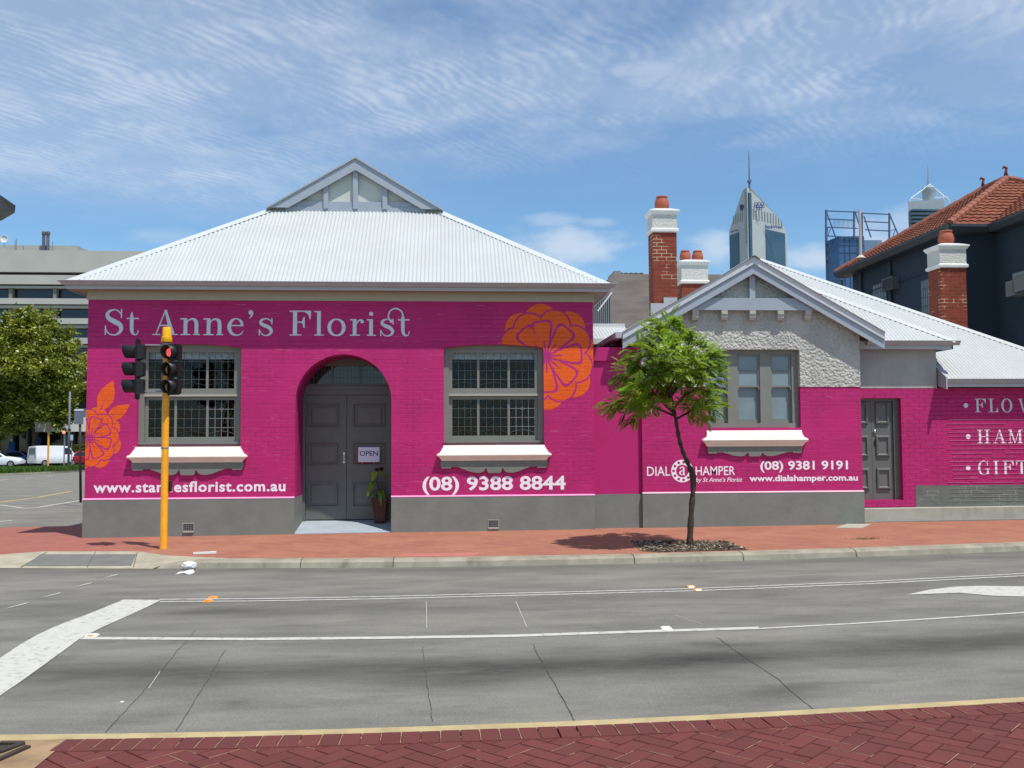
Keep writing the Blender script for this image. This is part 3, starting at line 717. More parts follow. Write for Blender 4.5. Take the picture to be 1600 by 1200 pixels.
# litter
def litter():
    p = G(296, 889.5, RD + .0); p.z += .0; bm = bmesh.new(); bmesh.ops.create_icosphere(bm, subdivisions=3, radius=1)
    for v in bm.verts:
        k = 1 + .10 * math.sin(v.co.x * 5 + 1) * math.cos(v.co.z * 6) + ru(-.10, .10)
        v.co = Vector((v.co.x * .105 * k, v.co.y * .07 * k, (v.co.z * .06 * k + .055)))
    me = bpy.data.meshes.new('crumpled_paper'); bm.to_mesh(me); bm.free(); me.materials.append(mat('white_paper', (.82, .82, .82), .7))
    o = bpy.data.objects.new('crumpled_paper', me); COL.objects.link(o); o.location = p; tag(o, 'crumpled white paper bag lying against the kerb', 'litter')
    mb = MB(); pts = [(-16, 3), (-10, -1), (-2, 0), (4, -2), (12, -4), (14, 0), (6, 3), (-4, 2)]
    lp = [G(290 + a, 894.5 + b, RD) for a, b in pts]; mb.flat([[(q.x, q.y) for q in lp]], lambda a, b: (a, b, gz(a, b) + RD + .008 + .008 * math.sin(a * 30)), 0, .002, (0, 0, -1))
    o = mb.build('flat_paper', M['white'], loc=G(290, 891, RD)); tag(o, 'flattened white paper scrap on the road below the crumpled bag', 'litter')
    mb = MB(); mb.beam(G(302, 864.5, FP + .02), G(338, 863, FP + .02), .055, .03); o = mb.build('white_batten', M['white'], loc=G(320, 864, FP)); tag(o, 'white plastic strip lying on the brick footpath right of the pole', 'litter')
    for (px, py, s) in ((41, 837.5, .03), (110, 858.5, .03), (193, 898, .03)):
        q = G(px, py, FP + .003); mb = MB(); mb.rings(q.x, q.y, [(s, s * .6, q.z), (s * .8, s * .5, q.z + .01)])
    q = G(191, 1097, RD + .005); mb = MB(); mb.rings(q.x, q.y, [(.012, .01, q.z), (.01, .007, q.z + .006)]); o = mb.build('paper_scrap', M['white'], loc=q); tag(o, 'tiny white paper scrap beside the leftmost road crack', 'litter')
litter()
# coloured lid & utility lid on the footpath
q = [G(a, b, FP + .012) for a, b in ((1305, 824.5), (1347, 824.5), (1362, 818.5), (1322, 818.5))]
mb = MB(); mb.hexa([p - Vector((0, 0, .02)) for p in q], q); o = mb.build('access_cover', M['concrete'], loc=q[0]); tag(o, 'pale concrete utility lid in the footpath near the side door', 'utility lid')
q = [G(a, b, FP + .004) for a, b in ((617, 869.5), (738, 868.5), (760, 863.5), (640, 864.5))]
mb = MB(); mb.hexa([p - Vector((0, 0, .01)) for p in q], q); o = mb.build('access_cover', mat('pinkish_concrete', lin((176, 110, 100)), .8, .1, 9), loc=q[0]); tag(o, 'long reddish utility lid in the footpath edge below the phone number', 'utility lid')

# ------------------------------------------------------------------ text helpers
def text_obj(txt, name, m, parent, centre, height, width=None, off=0.0, plane='y', shear=0.0, spacing=1.0, thick=.0015, face=1, tilt=0.0):
    cu = bpy.data.curves.new(name, 'FONT'); cu.body = txt; cu.align_x = 'CENTER'; cu.size = 1; cu.offset = off; cu.shear = shear; cu.space_character = spacing; cu.extrude = .0; cu.resolution_u = 3
    tmp = bpy.data.objects.new(name, cu); COL.objects.link(tmp); bpy.context.view_layer.update()
    me = bpy.data.meshes.new_from_object(tmp.evaluated_get(bpy.context.evaluated_depsgraph_get())); bpy.data.objects.remove(tmp)
    xs = [v.co.x for v in me.vertices]; ys = [v.co.y for v in me.vertices]
    w0 = max(xs) - min(xs); h0 = max(ys) - min(ys); cx = (max(xs) + min(xs)) / 2; cy = (max(ys) + min(ys)) / 2
    sy = height / h0; sx = (width / w0) if width else sy
    base = BASE[parent.name]; c = Vector(centre); mb = MB(); n = len(me.vertices)
    for v in me.vertices:
        u = (v.co.x - cx) * sx; w = (v.co.y - cy) * sy + u * tilt
        mb.v.append(c + (Vector((u, 0, w)) if plane == 'y' else Vector((0, -u * face, w))))
    T = Vector((0, -thick, 0)) if plane == 'y' else Vector((-thick, 0, 0))
    front = [p + T for p in mb.v]; back = mb.v[:]
    mb.v = front + back
    mb.f = [tuple(p.vertices) for p in me.polygons]
    ec = {}
    for p in me.polygons:
        vs = list(p.vertices)
        for a, b in zip(vs, vs[1:] + vs[:1]): ec[(a, b)] = 1
    for (a, b) in ec:
        if (b, a) not in ec: mb.f.append((b, a, a + n, b + n))
    bpy.data.meshes.remove(me)
    return mb.build(name, m, parent, fixn=False)

def catmull(pts, k=7):
    out = []
    for i in range(len(pts) - 1):
        p0 = pts[max(i - 1, 0)]; p1 = pts[i]; p2 = pts[i + 1]; p3 = pts[min(i + 2, len(pts) - 1)]
        for j in range(k):
            t = j / k
            out.append(tuple(.5 * (2 * b + (c - a) * t + (2 * a - 5 * b + 4 * c - d) * t * t + (3 * b - a - 3 * c + d) * t ** 3) for a, b, c, d in zip(p0, p1, p2, p3)))
    out.append(tuple(pts[-1])); return out
def stroke_poly(pts, smooth=True):
    P = catmull(pts) if smooth else pts; A, B = [], []
    for i, (x, y, w) in enumerate(P):
        a = P[max(i - 1, 0)]; b = P[min(i + 1, len(P) - 1)]; dx, dy = b[0] - a[0], b[1] - a[1]; l = math.hypot(dx, dy) or 1
        nx_, ny_ = -dy / l, dx / l; A.append((x + nx_ * w / 2, y + ny_ * w / 2)); B.append((x - nx_ * w / 2, y - ny_ * w / 2))
    return A, B
def circ(cx, cy, r, n=18): return ('P', [(cx + r * math.cos(2 * math.pi * i / n), cy + r * math.sin(2 * math.pi * i / n)) for i in range(n)])
def rc(x0, y0, x1, y1): return ('P', [(x0, y0), (x1, y0), (x1, y1), (x0, y1)])
def ell(cx, cy, rx, ry, thin, thickw, n=26):
    return ('S', [(cx + rx * math.cos(2 * math.pi * i / n), cy + ry * math.sin(2 * math.pi * i / n), thin + (thickw - thin) * abs(math.cos(2 * math.pi * i / n)) ** 1.4) for i in range(n + 1)])
SERIF = {
 'S': [('S', [(166, 178, 8), (160, 212, 12), (128, 247, 13), (90, 256, 14), (46, 240, 26), (24, 203, 36), (44, 165, 44), (95, 136, 50), (148, 105, 46), (164, 62, 38), (144, 20, 26), (95, -2, 13), (48, 10, 12), (16, 45, 12), (8, 88, 8)]), rc(158, 172, 170, 262), rc(2, -2, 13, 95)],
 't': [('S', [(51, 235, 8), (50, 205, 24), (50, 165, 36), (50, 70, 36), (57, 26, 30), (80, 2, 14), (104, 10, 10), (117, 48, 9)]), rc(0, 161, 120, 174)],
 'A': [('P', [(119, 258), (143, 258), (226, 8), (178, 8)]), ('Q', [(128, 245, 11), (37, 5, 11)]), rc(66, 92, 180, 105), rc(0, 0, 84, 10), rc(148, 0, 256, 10)],
 'n': [rc(34, 6, 72, 166), rc(0, 160, 72, 173), rc(2, 0, 104, 11), ('S', [(66, 122, 8), (88, 153, 13), (122, 165, 20), (152, 150, 34), (163, 112, 38), (163, 5, 38)]), rc(130, 0, 200, 11)],
 'e': [rc(26, 94, 165, 106), ('S', [(152, 94, 26), (140, 142, 26), (92, 171, 12), (44, 146, 28), (21, 86, 38), (44, 24, 30), (95, 1, 14), (136, 12, 11), (163, 44, 8)])],
 "'": [circ(24, 236, 24), ('S', [(38, 238, 20), (36, 210, 18), (10, 172, 6)])],
 's': [('S', [(134, 122, 8), (126, 148, 11), (95, 168, 12), (68, 172, 12), (32, 158, 22), (20, 132, 30), (48, 107, 36), (98, 86, 38), (129, 50, 32), (115, 14, 22), (75, -1, 12), (36, 12, 11), (9, 55, 8)]), rc(128, 118, 140, 178), rc(2, -2, 13, 62)],
 'F': [rc(34, 6, 76, 250), rc(0, 0, 120, 11), rc(0, 245, 218, 257), ('P', [(150, 246), (218, 246), (214, 168), (203, 168), (190, 215)]), rc(70, 132, 148, 144), ('P', [(154, 192), (142, 192), (128, 150), (112, 144), (112, 132), (128, 126), (142, 80), (154, 80)])],
 'l': [rc(28, 6, 66, 250), rc(0, 243, 66, 255), rc(0, 0, 98, 11)],
 'o': [ell(92, 86, 74, 84, 13, 38)],
 'r': [rc(28, 6, 66, 166), rc(0, 160, 66, 173), rc(0, 0, 100, 11), ('S', [(62, 108, 8), (80, 148, 13), (104, 164, 16), (124, 162, 14)]), circ(124, 147, 18)],
 'i': [rc(24, 6, 62, 166), rc(0, 160, 62, 173), rc(0, 0, 92, 11), circ(44, 228, 21)],
 'L': [rc(34, 6, 76, 250), rc(0, 246, 112, 257), rc(0, 0, 186, 11), ('P', [(186, 4), (184, 84), (172, 84), (162, 40), (130, 8)])],
 'O': [ell(108, 127, 88, 126, 13, 42)],
 'W': [('Q', [(48, 250, 38), (108, 2, 24)]), ('Q', [(106, 2, 12), (160, 250, 12)]), ('Q', [(160, 250, 38), (220, 2, 24)]), ('Q', [(218, 2, 12), (276, 250, 12)]), rc(0, 245, 90, 256), rc(125, 245, 196, 256), rc(236, 245, 312, 256)],
 'H': [rc(34, 6, 74, 250), rc(176, 6, 216, 250), rc(70, 122, 180, 134), rc(0, 0, 108, 11), rc(0, 246, 108, 257), rc(142, 0, 250, 11), rc(142, 246, 250, 257)],
 'M': [rc(34, 6, 48, 250), rc(216, 6, 258, 250), ('Q', [(50, 250, 40), (134, 4, 22)]), ('Q', [(134, 4, 12), (220, 248, 12)]), rc(0, 0, 84, 11), rc(0, 246, 64, 257), rc(184, 0, 290, 11), rc(222, 246, 290, 257)],
 'G': [('S', [(196, 172, 8), (186, 212, 13), (150, 248, 14), (112, 255, 14), (58, 228, 30), (26, 128, 42), (58, 26, 30), (112, 0, 14), (160, 8, 14), (196, 44, 12)]), rc(180, 4, 216, 104), rc(140, 98, 236, 109), rc(186, 168, 198, 260)],
 'I': [rc(34, 6, 76, 250), rc(0, 0, 110, 11), rc(0, 246, 110, 257)],
 'T': [rc(88, 6, 130, 250), rc(50, 0, 168, 11), rc(0, 245, 218, 257), ('P', [(0, 246), (60, 246), (22, 220), (12, 176), (2, 176)]), ('P', [(218, 246), (158, 246), (196, 220), (206, 176), (216, 176)])],
 'a': [('S', [(30, 130, 26), (60, 166, 14), (95, 162, 24), (112, 130, 34), (112, 20, 34), (140, 4, 14)]), ('S', [(108, 96, 14), (60, 84, 20), (28, 50, 34), (50, 8, 20), (86, 10, 12), (106, 40, 10)])],
}
def add_glyph(mb, ch, fn, y0, layer0=0):
    """fn(u,v)->(x,z). pieces are laid a fraction of a millimetre apart so none share a plane"""
    for k, (kind, pts) in enumerate(SERIF[ch] if isinstance(ch, str) else ch):
        y = y0 - .0016 - .0007 * (k + layer0)
        if kind == 'P':
            mb.flat([pts], lambda a, b: (fn(a, b)[0], y, fn(a, b)[1]), 0, .0007 * (k + layer0) + .0014, (0, 1, 0))
        else:
            A, B = stroke_poly(pts, kind == 'S')
            n = len(mb.v)
            for a, b in zip(A, B):
                xa, za = fn(*a); xb, zb = fn(*b); mb.v += [Vector((xa, y, za)), Vector((xb, y, zb))]
            for i in range(len(A) - 1): mb.f.append((n + 2 * i, n + 2 * i + 1, n + 2 * i + 3, n + 2 * i + 2))
exec_parts = []

# ------------------------------------------------------------------ corrugated sheets, cappings, gutters
def corrugated(mb, O, U, V, poly, period=.076, amp=.0105, sub=6, thick=True):
    """O origin on the eave, U unit along the eave, V unit up the slope; poly convex in (u,v)"""
    O, U, V = Vector(O), Vector(U).normalized(), Vector(V).normalized(); N = U.cross(V)
    if N.z < 0: N = -N
    us = [p[0] for p in poly]; u0, u1 = min(us), max(us); step = period / sub; n = int((u1 - u0) / step)
    def rng(u):
        vs = []
        for (a, b), (c, d) in zip(poly, poly[1:] + poly[:1]):
            if min(a, c) <= u <= max(a, c) and abs(a - c) > 1e-9: vs.append(b + (d - b) * (u - a) / (c - a))
        return (min(vs), max(vs)) if vs else None
    prev = None
    for i in range(n + 1):
        u = u0 + 1e-4 + i * step; r = rng(min(u, u1 - 1e-4))
        if not r: prev = None; continue
        h = amp * math.cos(2 * math.pi * u / period); k = len(mb.v)
        mb.v += [O + U * u + V * r[0] + N * h, O + U * u + V * r[1] + N * h]
        if prev is not None: mb.f.append((prev, k, k + 1, prev + 1))
        prev = k
    return mb
def capping(mb, a, b, ca, cb, w=.13, lift=.0105):
    """folded capping along edge a-b, flanges lying over the planes containing points ca and cb"""
    a, b = Vector(a), Vector(b); d = (b - a).normalized(); up = []
    fl = []
    for c in (ca, cb):
        v = Vector(c) - a; v -= d * v.dot(d); v.normalize(); fl.append(v)
    n = (-(fl[0] + fl[1])).normalized()
    if n.z < 0 and abs(n.z) > .05: n = -n
    def N_(v): q = d.cross(v); return q if q.dot(Vector((0, 0, 1))) > 0 else -q
    A = fl[0] * w + N_(fl[0]) * lift; B = fl[1] * w + N_(fl[1]) * lift; T = n * (lift * 1.6)
    A2 = A - N_(fl[0]) * .007; B2 = B - N_(fl[1]) * .007
    pr = [A2, A, A * .25 + T * .9, T, B * .25 + T * .9, B, B2]
    k = len(mb.v); mb.v += [a + p for p in pr] + [b + p for p in pr]; m = len(pr)
    for i in range(m - 1): mb.f.append((k + i, k + i + 1, k + m + i + 1, k + m + i))
    return mb
def ring_sweep(mb, x0, x1, y0, y1, prof, closed=False):
    """prof = (outward offset, z) swept round a rectangle with mitred corners"""
    k = len(mb.v)
    for o, z in prof: mb.v += [Vector((x0 - o, y0 - o, z)), Vector((x1 + o, y0 - o, z)), Vector((x1 + o, y1 + o, z)), Vector((x0 - o, y1 + o, z))]
    n = len(prof)
    for i in range(n if closed else n - 1):
        for j in range(4):
            a = k + i * 4 + j; b = k + i * 4 + (j + 1) % 4; i2 = (i + 1) % n
            mb.f.append((a, b, k + i2 * 4 + (j + 1) % 4, k + i2 * 4 + j))
    return mb
def run_sweep(mb, p0, p1, prof, out=(0, -1, 0)):
    """profile (outward, z) swept straight from p0 to p1, ends closed"""
    p0, p1, o = Vector(p0), Vector(p1), Vector(out); k = len(mb.v); n = len(prof)
    for p in (p0, p1): mb.v += [p + o * a + Vector((0, 0, z)) for a, z in prof]
    for i in range(n): mb.f.append((k + i, k + (i + 1) % n, k + n + (i + 1) % n, k + n + i))
    mb.f.append(tuple(k + i for i in range(n))[::-1]); mb.f.append(tuple(k + n + i for i in range(n))); return mb
def wall_panel(mb, loops, Y, depth, reveal=True):
    return mb.flat(loops, lambda a, b: (a, Y, b), 0, depth, (0, 1, 0))

# ================================================================== florist's building
Y1 = 18.3
XL, XR = PY(134.5, 650, Y1).x, PY(928, 650, Y1).x
def z1(px, py): return PY(px, py, Y1).z
def x1(px, py=650): return PY(px, py, Y1).x
ZT = (z1(137, 468) + z1(925, 472.5)) / 2          # top of pink
ZP = (z1(300, 777.5) + z1(770, 775.5)) / 2        # top of plinth
BD = 13.5                                        # depth of the building
xm = (XL + XR) / 2
shop = thing('florist_shop', (xm, Y1, gz(xm, Y1)), 'magenta painted brick corner shop with orange flowers and a white hipped iron roof', 'shop')
# openings
wx = [(x1(693.5, 620) + x1(849.5, 620)) / 2]; WHW = (x1(849.5, 620) - x1(693.5, 620)) / 2
wx.append(x1(295.5, 620)); WZ0, WZ1, WZC = z1(771, 695), z1(771, 543.5), z1(771, 538)
AX0, AX1 = x1(461, 700), x1(611.5, 700); AXC, AR = (AX0 + AX1) / 2, (AX1 - AX0) / 2
AZC = z1(536, 553.5); AZS = AZC - AR * 1.0
def window_loop(c):
    n = 8; top = []
    for i in range(n + 1):
        t = -1 + 2 * i / n; top.append((c + WHW * t, WZ1 + (WZC - WZ1) * (1 - t * t)))
    return [(c - WHW, WZ0), (c + WHW, WZ0)] + top[::-1]
def arch_pts(n=28):
    return [(AXC + AR * math.cos(math.pi * i / n), AZS + AR * math.sin(math.pi * i / n)) for i in range(n + 1)]   # right to left
gL, gR = gz(XL, Y1), gz(XR, Y1)
# pink wall above the plinth: outline with the arch notch
out = [(XL, ZP), (AX0, ZP)] + arch_pts()[::-1] + [(AX1, ZP), (XR, ZP), (XR, ZT), (XL, ZT)]
mb = MB(); wall_panel(mb, [out, window_loop(wx[0]), window_loop(wx[1])], Y1, .30)
mb.box(XL, XL + .3, Y1 + .302, Y1 + BD, gL - .1, ZT); mb.box(XR - .3, XR, Y1 + .302, Y1 + BD, gR - .1, ZT); mb.box(XL + .302, XR - .302, Y1 + BD - .3, Y1 + BD, gL - .1, ZT)
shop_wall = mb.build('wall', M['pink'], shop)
# plinth in two lengths
mb = MB()
for a, b in ((XL - .02, AX0 + 0), (AX1, XR)):
    ga, gb = gz(a, Y1), gz(b, Y1)
    lo = [(a, Y1 - .03, ga - .03), (b, Y1 - .03, gb - .03), (b, Y1 + .3, gb - .03), (a, Y1 + .3, ga - .03)]; hi = [(a, Y1 - .03, ZP - .012), (b, Y1 - .03, ZP - .012), (b, Y1 + .3, ZP - .002), (a, Y1 + .3, ZP - .002)]
    mb.hexa(lo, hi)
mb.box(XL - .025, XL - .002, Y1 + .302, Y1 + BD, gL - .1, ZP - .004)
mb.build('plinth', M['plinth'], shop)
mb = MB()
for a, b in ((XL - .022, AX0 - .0), (AX1, XR)):
    mb.hexa([(a, Y1 - .034, ZP - .0118), (b, Y1 - .034, ZP - .0118), (b, Y1 - .001, ZP - .0118), (a, Y1 - .001, ZP - .0118)], [(a, Y1 - .032, ZP - .003), (b, Y1 - .032, ZP - .003), (b, Y1 - .001, ZP + .016), (a, Y1 - .001, ZP + .016)])
mb.build('plinth_capping', mat('pale_pink_ledge', lin((230, 150, 190)), .5), shop)  # sunlit top of the plinth, painted as a pale pink colour
# porch: tunnel behind the arch
DY = Y1 + 1.02
NW = .10   # the door frame is wider than the arch
mb = MB()
a = arch_pts(); k = len(mb.v)
for x, z in [(AX1, ZP)] + a + [(AX0, ZP)]: mb.v += [Vector((x, Y1 + .301, z)), Vector((x, DY, z))]
for i in range(len(a) + 1): mb.f.append((k + 2 * i, k + 2 * i + 1, k + 2 * i + 3, k + 2 * i + 2))
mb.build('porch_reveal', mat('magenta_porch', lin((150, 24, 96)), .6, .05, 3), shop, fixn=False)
for x in (AX0, AX1): mb = MB(); mb.quad((x, Y1 + .301, gL - .1), (x, DY, gL - .1), (x, DY, ZP - .001), (x, Y1 + .301, ZP - .001)); mb.build('porch_plinth', M['plinth'], shop, fixn=False)
zd = PY(540, 812.5, DY).z
mb = MB(); ga = gz(AXC, Y1)
mb.hexa([(AX0, Y1 - .02, ga - .1), (AX1, Y1 - .02, ga - .1), (AX1, DY + .1, ga - .1), (AX0, DY + .1, ga - .1)], [(AX0 + .001, Y1 - .02, gz(AX0, Y1) + .012), (AX1 - .001, Y1 - .02, gz(AX1, Y1) + .012), (AX1 - .001, DY + .1, zd), (AX0 + .001, DY + .1, zd)])
mb.build('doorstep', M['stepc'], shop)
# door leaves
def xd(px, py=700): return PY(px, py, DY).x
def zdd(py, px=540): return PY(px, py, DY).z
D0, DM, D1 = xd(477.5), xd(541.5), xd(607); DT = zdd(617)
def door_leaf(x0, x1_, z0, z1_, Y, panels, m, parent, name='door_leaf'):
    mb = MB(); T = .05; s = .0
    loops = [[(x0, z0), (x1_, z0), (x1_, z1_), (x0, z1_)]]
    for (a, b, c, d) in panels: loops.append([(a, c), (a, d), (b, d), (b, c)])
    mb.flat(loops, lambda u, v: (u, Y, v), 0, T, (0, 1, 0))
    for (a, b, c, d) in panels:
        # sunk moulding then raised field
        e = .035
        def fr(i, y): return [(a + i, y, c + i), (b - i, y, c + i), (b - i, y, d - i), (a + i, y, d - i)]
        R_ = [fr(0, Y - .012), fr(.018, Y - .016), fr(.036, Y + .018), fr(.055, Y + .022), fr(.095, Y + .004)]
        k = len(mb.v)
        for r in R_: mb.v += [Vector(q) for q in r]
        for i in range(len(R_) - 1):
            for j in range(4): mb.f.append((k + 4 * i + j, k + 4 * i + (j + 1) % 4, k + 4 * i + 4 + (j + 1) % 4, k + 4 * i + 4 + j))
        e_ = k + 4 * (len(R_) - 1); mb.f.append((e_, e_ + 1, e_ + 2, e_ + 3))
    return mb.build(name, m, parent, fixn=False)
door = MB(); door.box(D0 - .11, D0, DY - .04, DY + .12, zd - .02, DT + .10); door.box(D1, D1 + .11, DY - .04, DY + .12, zd - .02, DT + .10)
door.box(D0 - .11, D1 + .11, DY - .052, DY + .12, DT + .1002, DT + .17); door.box(D0, D1, DY - .03, DY + .12, DT + .004, DT + .1)
dfr = door.build('door', M['doorgrey'], shop)
pz = [(zdd(792), zdd(752)), (zdd(727), zdd(691)), (zdd(668), zdd(630))]
pl = [(xd(480), xd(530))]; pr = [(xd(551), xd(602))]
pan = lambda xs_: [(xs_[0][0], xs_[0][1], a, b) for a, b in pz]
door_leaf(D0 + .004, DM - .004, zd + .012, DT, DY + .02, pan(pl), M['doorgrey'], dfr)
door_leaf(DM + .004, D1 - .004, zd + .012, DT, DY + .02, pan(pr), M['doorgrey'], dfr)
mb = MB(); mb.box(D0 - .1, D1 + .1, DY + .125, DY + .16, zd, AZC + .1); mb.build('backing', M['blackin'], dfr)
mb = MB(); hx, hz0, hz1 = xd(537.5), zdd(722), zdd(709)
mb.box(hx - .016, hx + .016, DY + .004, DY + .019, hz0 - .02, hz1 + .02); mb.tube([(hx, DY + .004, hz0), (hx, DY - .04, hz0 + .01), (hx, DY - .04, hz1 - .01), (hx, DY + .004, hz1)], .007, 6)
mb.build('handle', M['chrome'], dfr)
# fanlight
fl0, fl1 = DT + .17, AZC + .05
fan = MB(); cxs = [D0 - .11, xd(519, 590), xd(563, 590), D1 + .11]
for i, c in enumerate(cxs): fan.box(c - .02, c + .02, DY - .02, DY + .05, fl0 + .0005, fl1)
fan.box(D0 - .09, D1 + .09, DY - .016, DY + .05, fl0 + .001, fl0 + .05)
zt_ = zdd(572); fan.box(D0 - .09, D1 + .09, DY - .024, DY + .05, zt_, zt_ + .28)
fo = fan.build('fanlight', M['doorgrey'], shop)
mb = MB(); mb.box(D0 - .1, D1 + .1, DY + .02, DY + .028, fl0 + .01, fl1); mb.build('pane', M['darkglass'], fo)
mb = MB()
for i in range(1, 22):
    x = D0 + (D1 - D0) * i / 22; mb.box(x - .003, x + .003, DY + .014, DY + .0195, fl0 + .05, zt_)
for z in (fl0 + .18, fl0 + .33): mb.box(D0, D1, DY + .0125, DY + .0195, z - .003, z + .003)
mb.build('leadwork', M['leaddark'], fo)

# sash windows
def shop_window(c, prism=False):
    SX = WHW / 78.0                               # metres per picture pixel of the measured window
    zc = lambda py: z1(771, py)
    Yf = Y1 + .12
    w = MB()
    for s in (-1, 1): 
        a, b = sorted((c + s * WHW, c + s * (WHW - .10))); w.box(a, b, Yf, Yf + .10, WZ0 + .0, WZC)
    w.flat([[(c - WHW + .1, zc(549) + .05), (c + WHW - .1, zc(549) + .05), (c + WHW - .1, WZ1 + .02)] + [(c + (WHW - .1) * t, WZ1 + .02 + (WZC - WZ1) * (1 - t * t)) for t in (.5, 0, -.5)] + [(c - WHW + .1, WZ1 + .02)]], lambda u, v: (u, Yf + .01, v), 0, .09, (0, 1, 0))
    w.box(c - WHW + .1, c + WHW - .1, Yf - .012, Yf + .1, WZ0, zc(690))
    w.box(c - WHW, c + WHW, Yf - .03, Yf - .0125, zc(691.5), zc(688.5))
    fr_ = w.build('window', M['greypaint'], shop)
    X0, X1 = c - WHW + .1, c + WHW - .1
    bars = [c - 24 * SX, c + 24 * SX]
    def sash(zb, zt, Y, rail_b, rail_t):
        s = MB(); s.box(X0 + .002, X0 + .06, Y, Y + .04, zb, zt); s.box(X1 - .06, X1 - .002, Y, Y + .04, zb, zt)
        s.box(X0 + .06, X1 - .06, Y, Y + .04, zb, zb + rail_b); s.box(X0 + .06, X1 - .06, Y, Y + .04, zt - rail_t, zt)
        for b in bars: s.box(b - .022, b + .022, Y - .001, Y + .038, zb + rail_b, zt - rail_t)
        so = s.build('sash', M['greypaint'], fr_)
        p = MB(); p.box(X0 + .05, X1 - .05, Y + .018, Y + .023, zb + rail_b * .5, zt - rail_t * .5); p.build('pane', M['glass'], fr_)
        gz0, gz1 = zb + rail_b, zt - rail_t; cells = [(X0 + .06, bars[0] - .022), (bars[0] + .022, bars[1] - .022), (bars[1] + .022, X1 - .06)]
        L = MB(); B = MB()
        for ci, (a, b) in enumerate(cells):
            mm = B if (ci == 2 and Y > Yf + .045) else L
            for i in (1, 2, 3): x = a + (b - a) * i / 4; mm.box(x - .004, x + .004, Y + .009, Y + .0175, gz0, gz1)
            for i in (1, 2, 3): z = gz0 + (gz1 - gz0) * i / 4; mm.box(a, b, Y + .0075, Y + .0172, z - .004, z + .004)
            # little leaded motif
            cx_, cz_ = (a + b) / 2, gz0 + (gz1 - gz0) * .75
            pts = [(cx_ + .055 * math.cos(t * math.pi / 4) * (1 if t % 2 == 0 else .45), cz_ + .035 * math.sin(t * math.pi / 4) * (1 if t % 2 == 0 else .6)) for t in range(9)]
            for p_, q_ in zip(pts, pts[1:]): mm.beam((p_[0], Y + .006, p_[1]), (q_[0], Y + .006, q_[1]), .005, .005)
            pts = [(a + (b - a) * t / 8, gz0 + .06 + .05 * math.sin(math.pi * t / 8)) for t in range(9)]
            for p_, q_ in zip(pts, pts[1:]): mm.beam((p_[0], Y + .0055, p_[1]), (q_[0], Y + .0055, q_[1]), .004, .004)
        if L.v: L.build('leadwork', M['leaddark'], fr_)
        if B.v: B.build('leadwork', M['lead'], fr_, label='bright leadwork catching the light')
    sash(zc(617), zc(545), Yf + .02, zc(606) - zc(617), zc(549.5) - zc(545) + .12)
    sash(zc(689.5), zc(613), Yf + .065, zc(680.5) - zc(689.5), zc(613) - zc(623.5))
    m_ = MB(); m_.box(X0, X1, Yf + .005, Yf + .0195, zc(618), zc(615)); m_.build('meeting_rail', mat('pale_sunlit_rail', lin((176, 172, 158)), .5), fr_)  # lit lip of the rail, its sunlight painted in as a paler colour
    cu = MB()
    for i in range(40):
        xa = X0 + .04 + (X1 - X0 - .08) * i / 40; xb = X0 + .04 + (X1 - X0 - .08) * (i + 1) / 40
        ya, yb = Yf + .135 + .008 * math.sin(i * 1.3), Yf + .135 + .008 * math.sin((i + 1) * 1.3)
        cu.quad((xa, ya, zc(560)), (xb, yb, zc(560)), (xb, yb, zc(546)), (xa, ya, zc(546)))
    cu.build('curtain', M['curtain'], fr_)
    # sill and apron
    S = MB(); hw = WHW; sc = SX
    S.rings(c, Y1 - .0, [(89 * sc - .09, .05, zc(719.5)), (89 * sc - .085, .06, zc(718)), (89 * sc - .05, .075, zc(714.5)), (89 * sc - .015, .11, zc(712.5)), (89 * sc, .12, zc(711)), (89 * sc - .01, .115, zc(709)), (89 * sc - .06, .09, zc(707)), (hw + .04, .06, zc(702)), (hw + .012, .035, zc(698)), (hw + .004, .02, zc(695.5))])
    for i in range(len(S.v)):
        if S.v[i].y > Y1: S.v[i].y = Y1 + .11
    so = S.build('sill', M['cream'], fr_, smooth='auto')
    k = 1 / 5.215 * sc; half = [(432, 0), (436, 18), (430, 48), (420, 60), (350, 60), (345, 50), (290, 50), (283, 56), (240, 70), (195, 88), (150, 98), (115, 98), (88, 88), (72, 66), (66, 58), (61, 66), (56, 90), (46, 100)]
    top = zc(719.6); out_ = [(c + a * k, top - b * k) for a, b in half] + [(c - a * k, top - b * k) for a, b in half[::-1]]
    Ap = MB(); Ap.flat([out_], lambda u, v: (u, Y1 - .042, v), 0, .045, (0, 1, 0)); Ap.build('apron', M['plinth'], fr_)
    return fr_
shop_window(wx[0]); shop_window(wx[1])
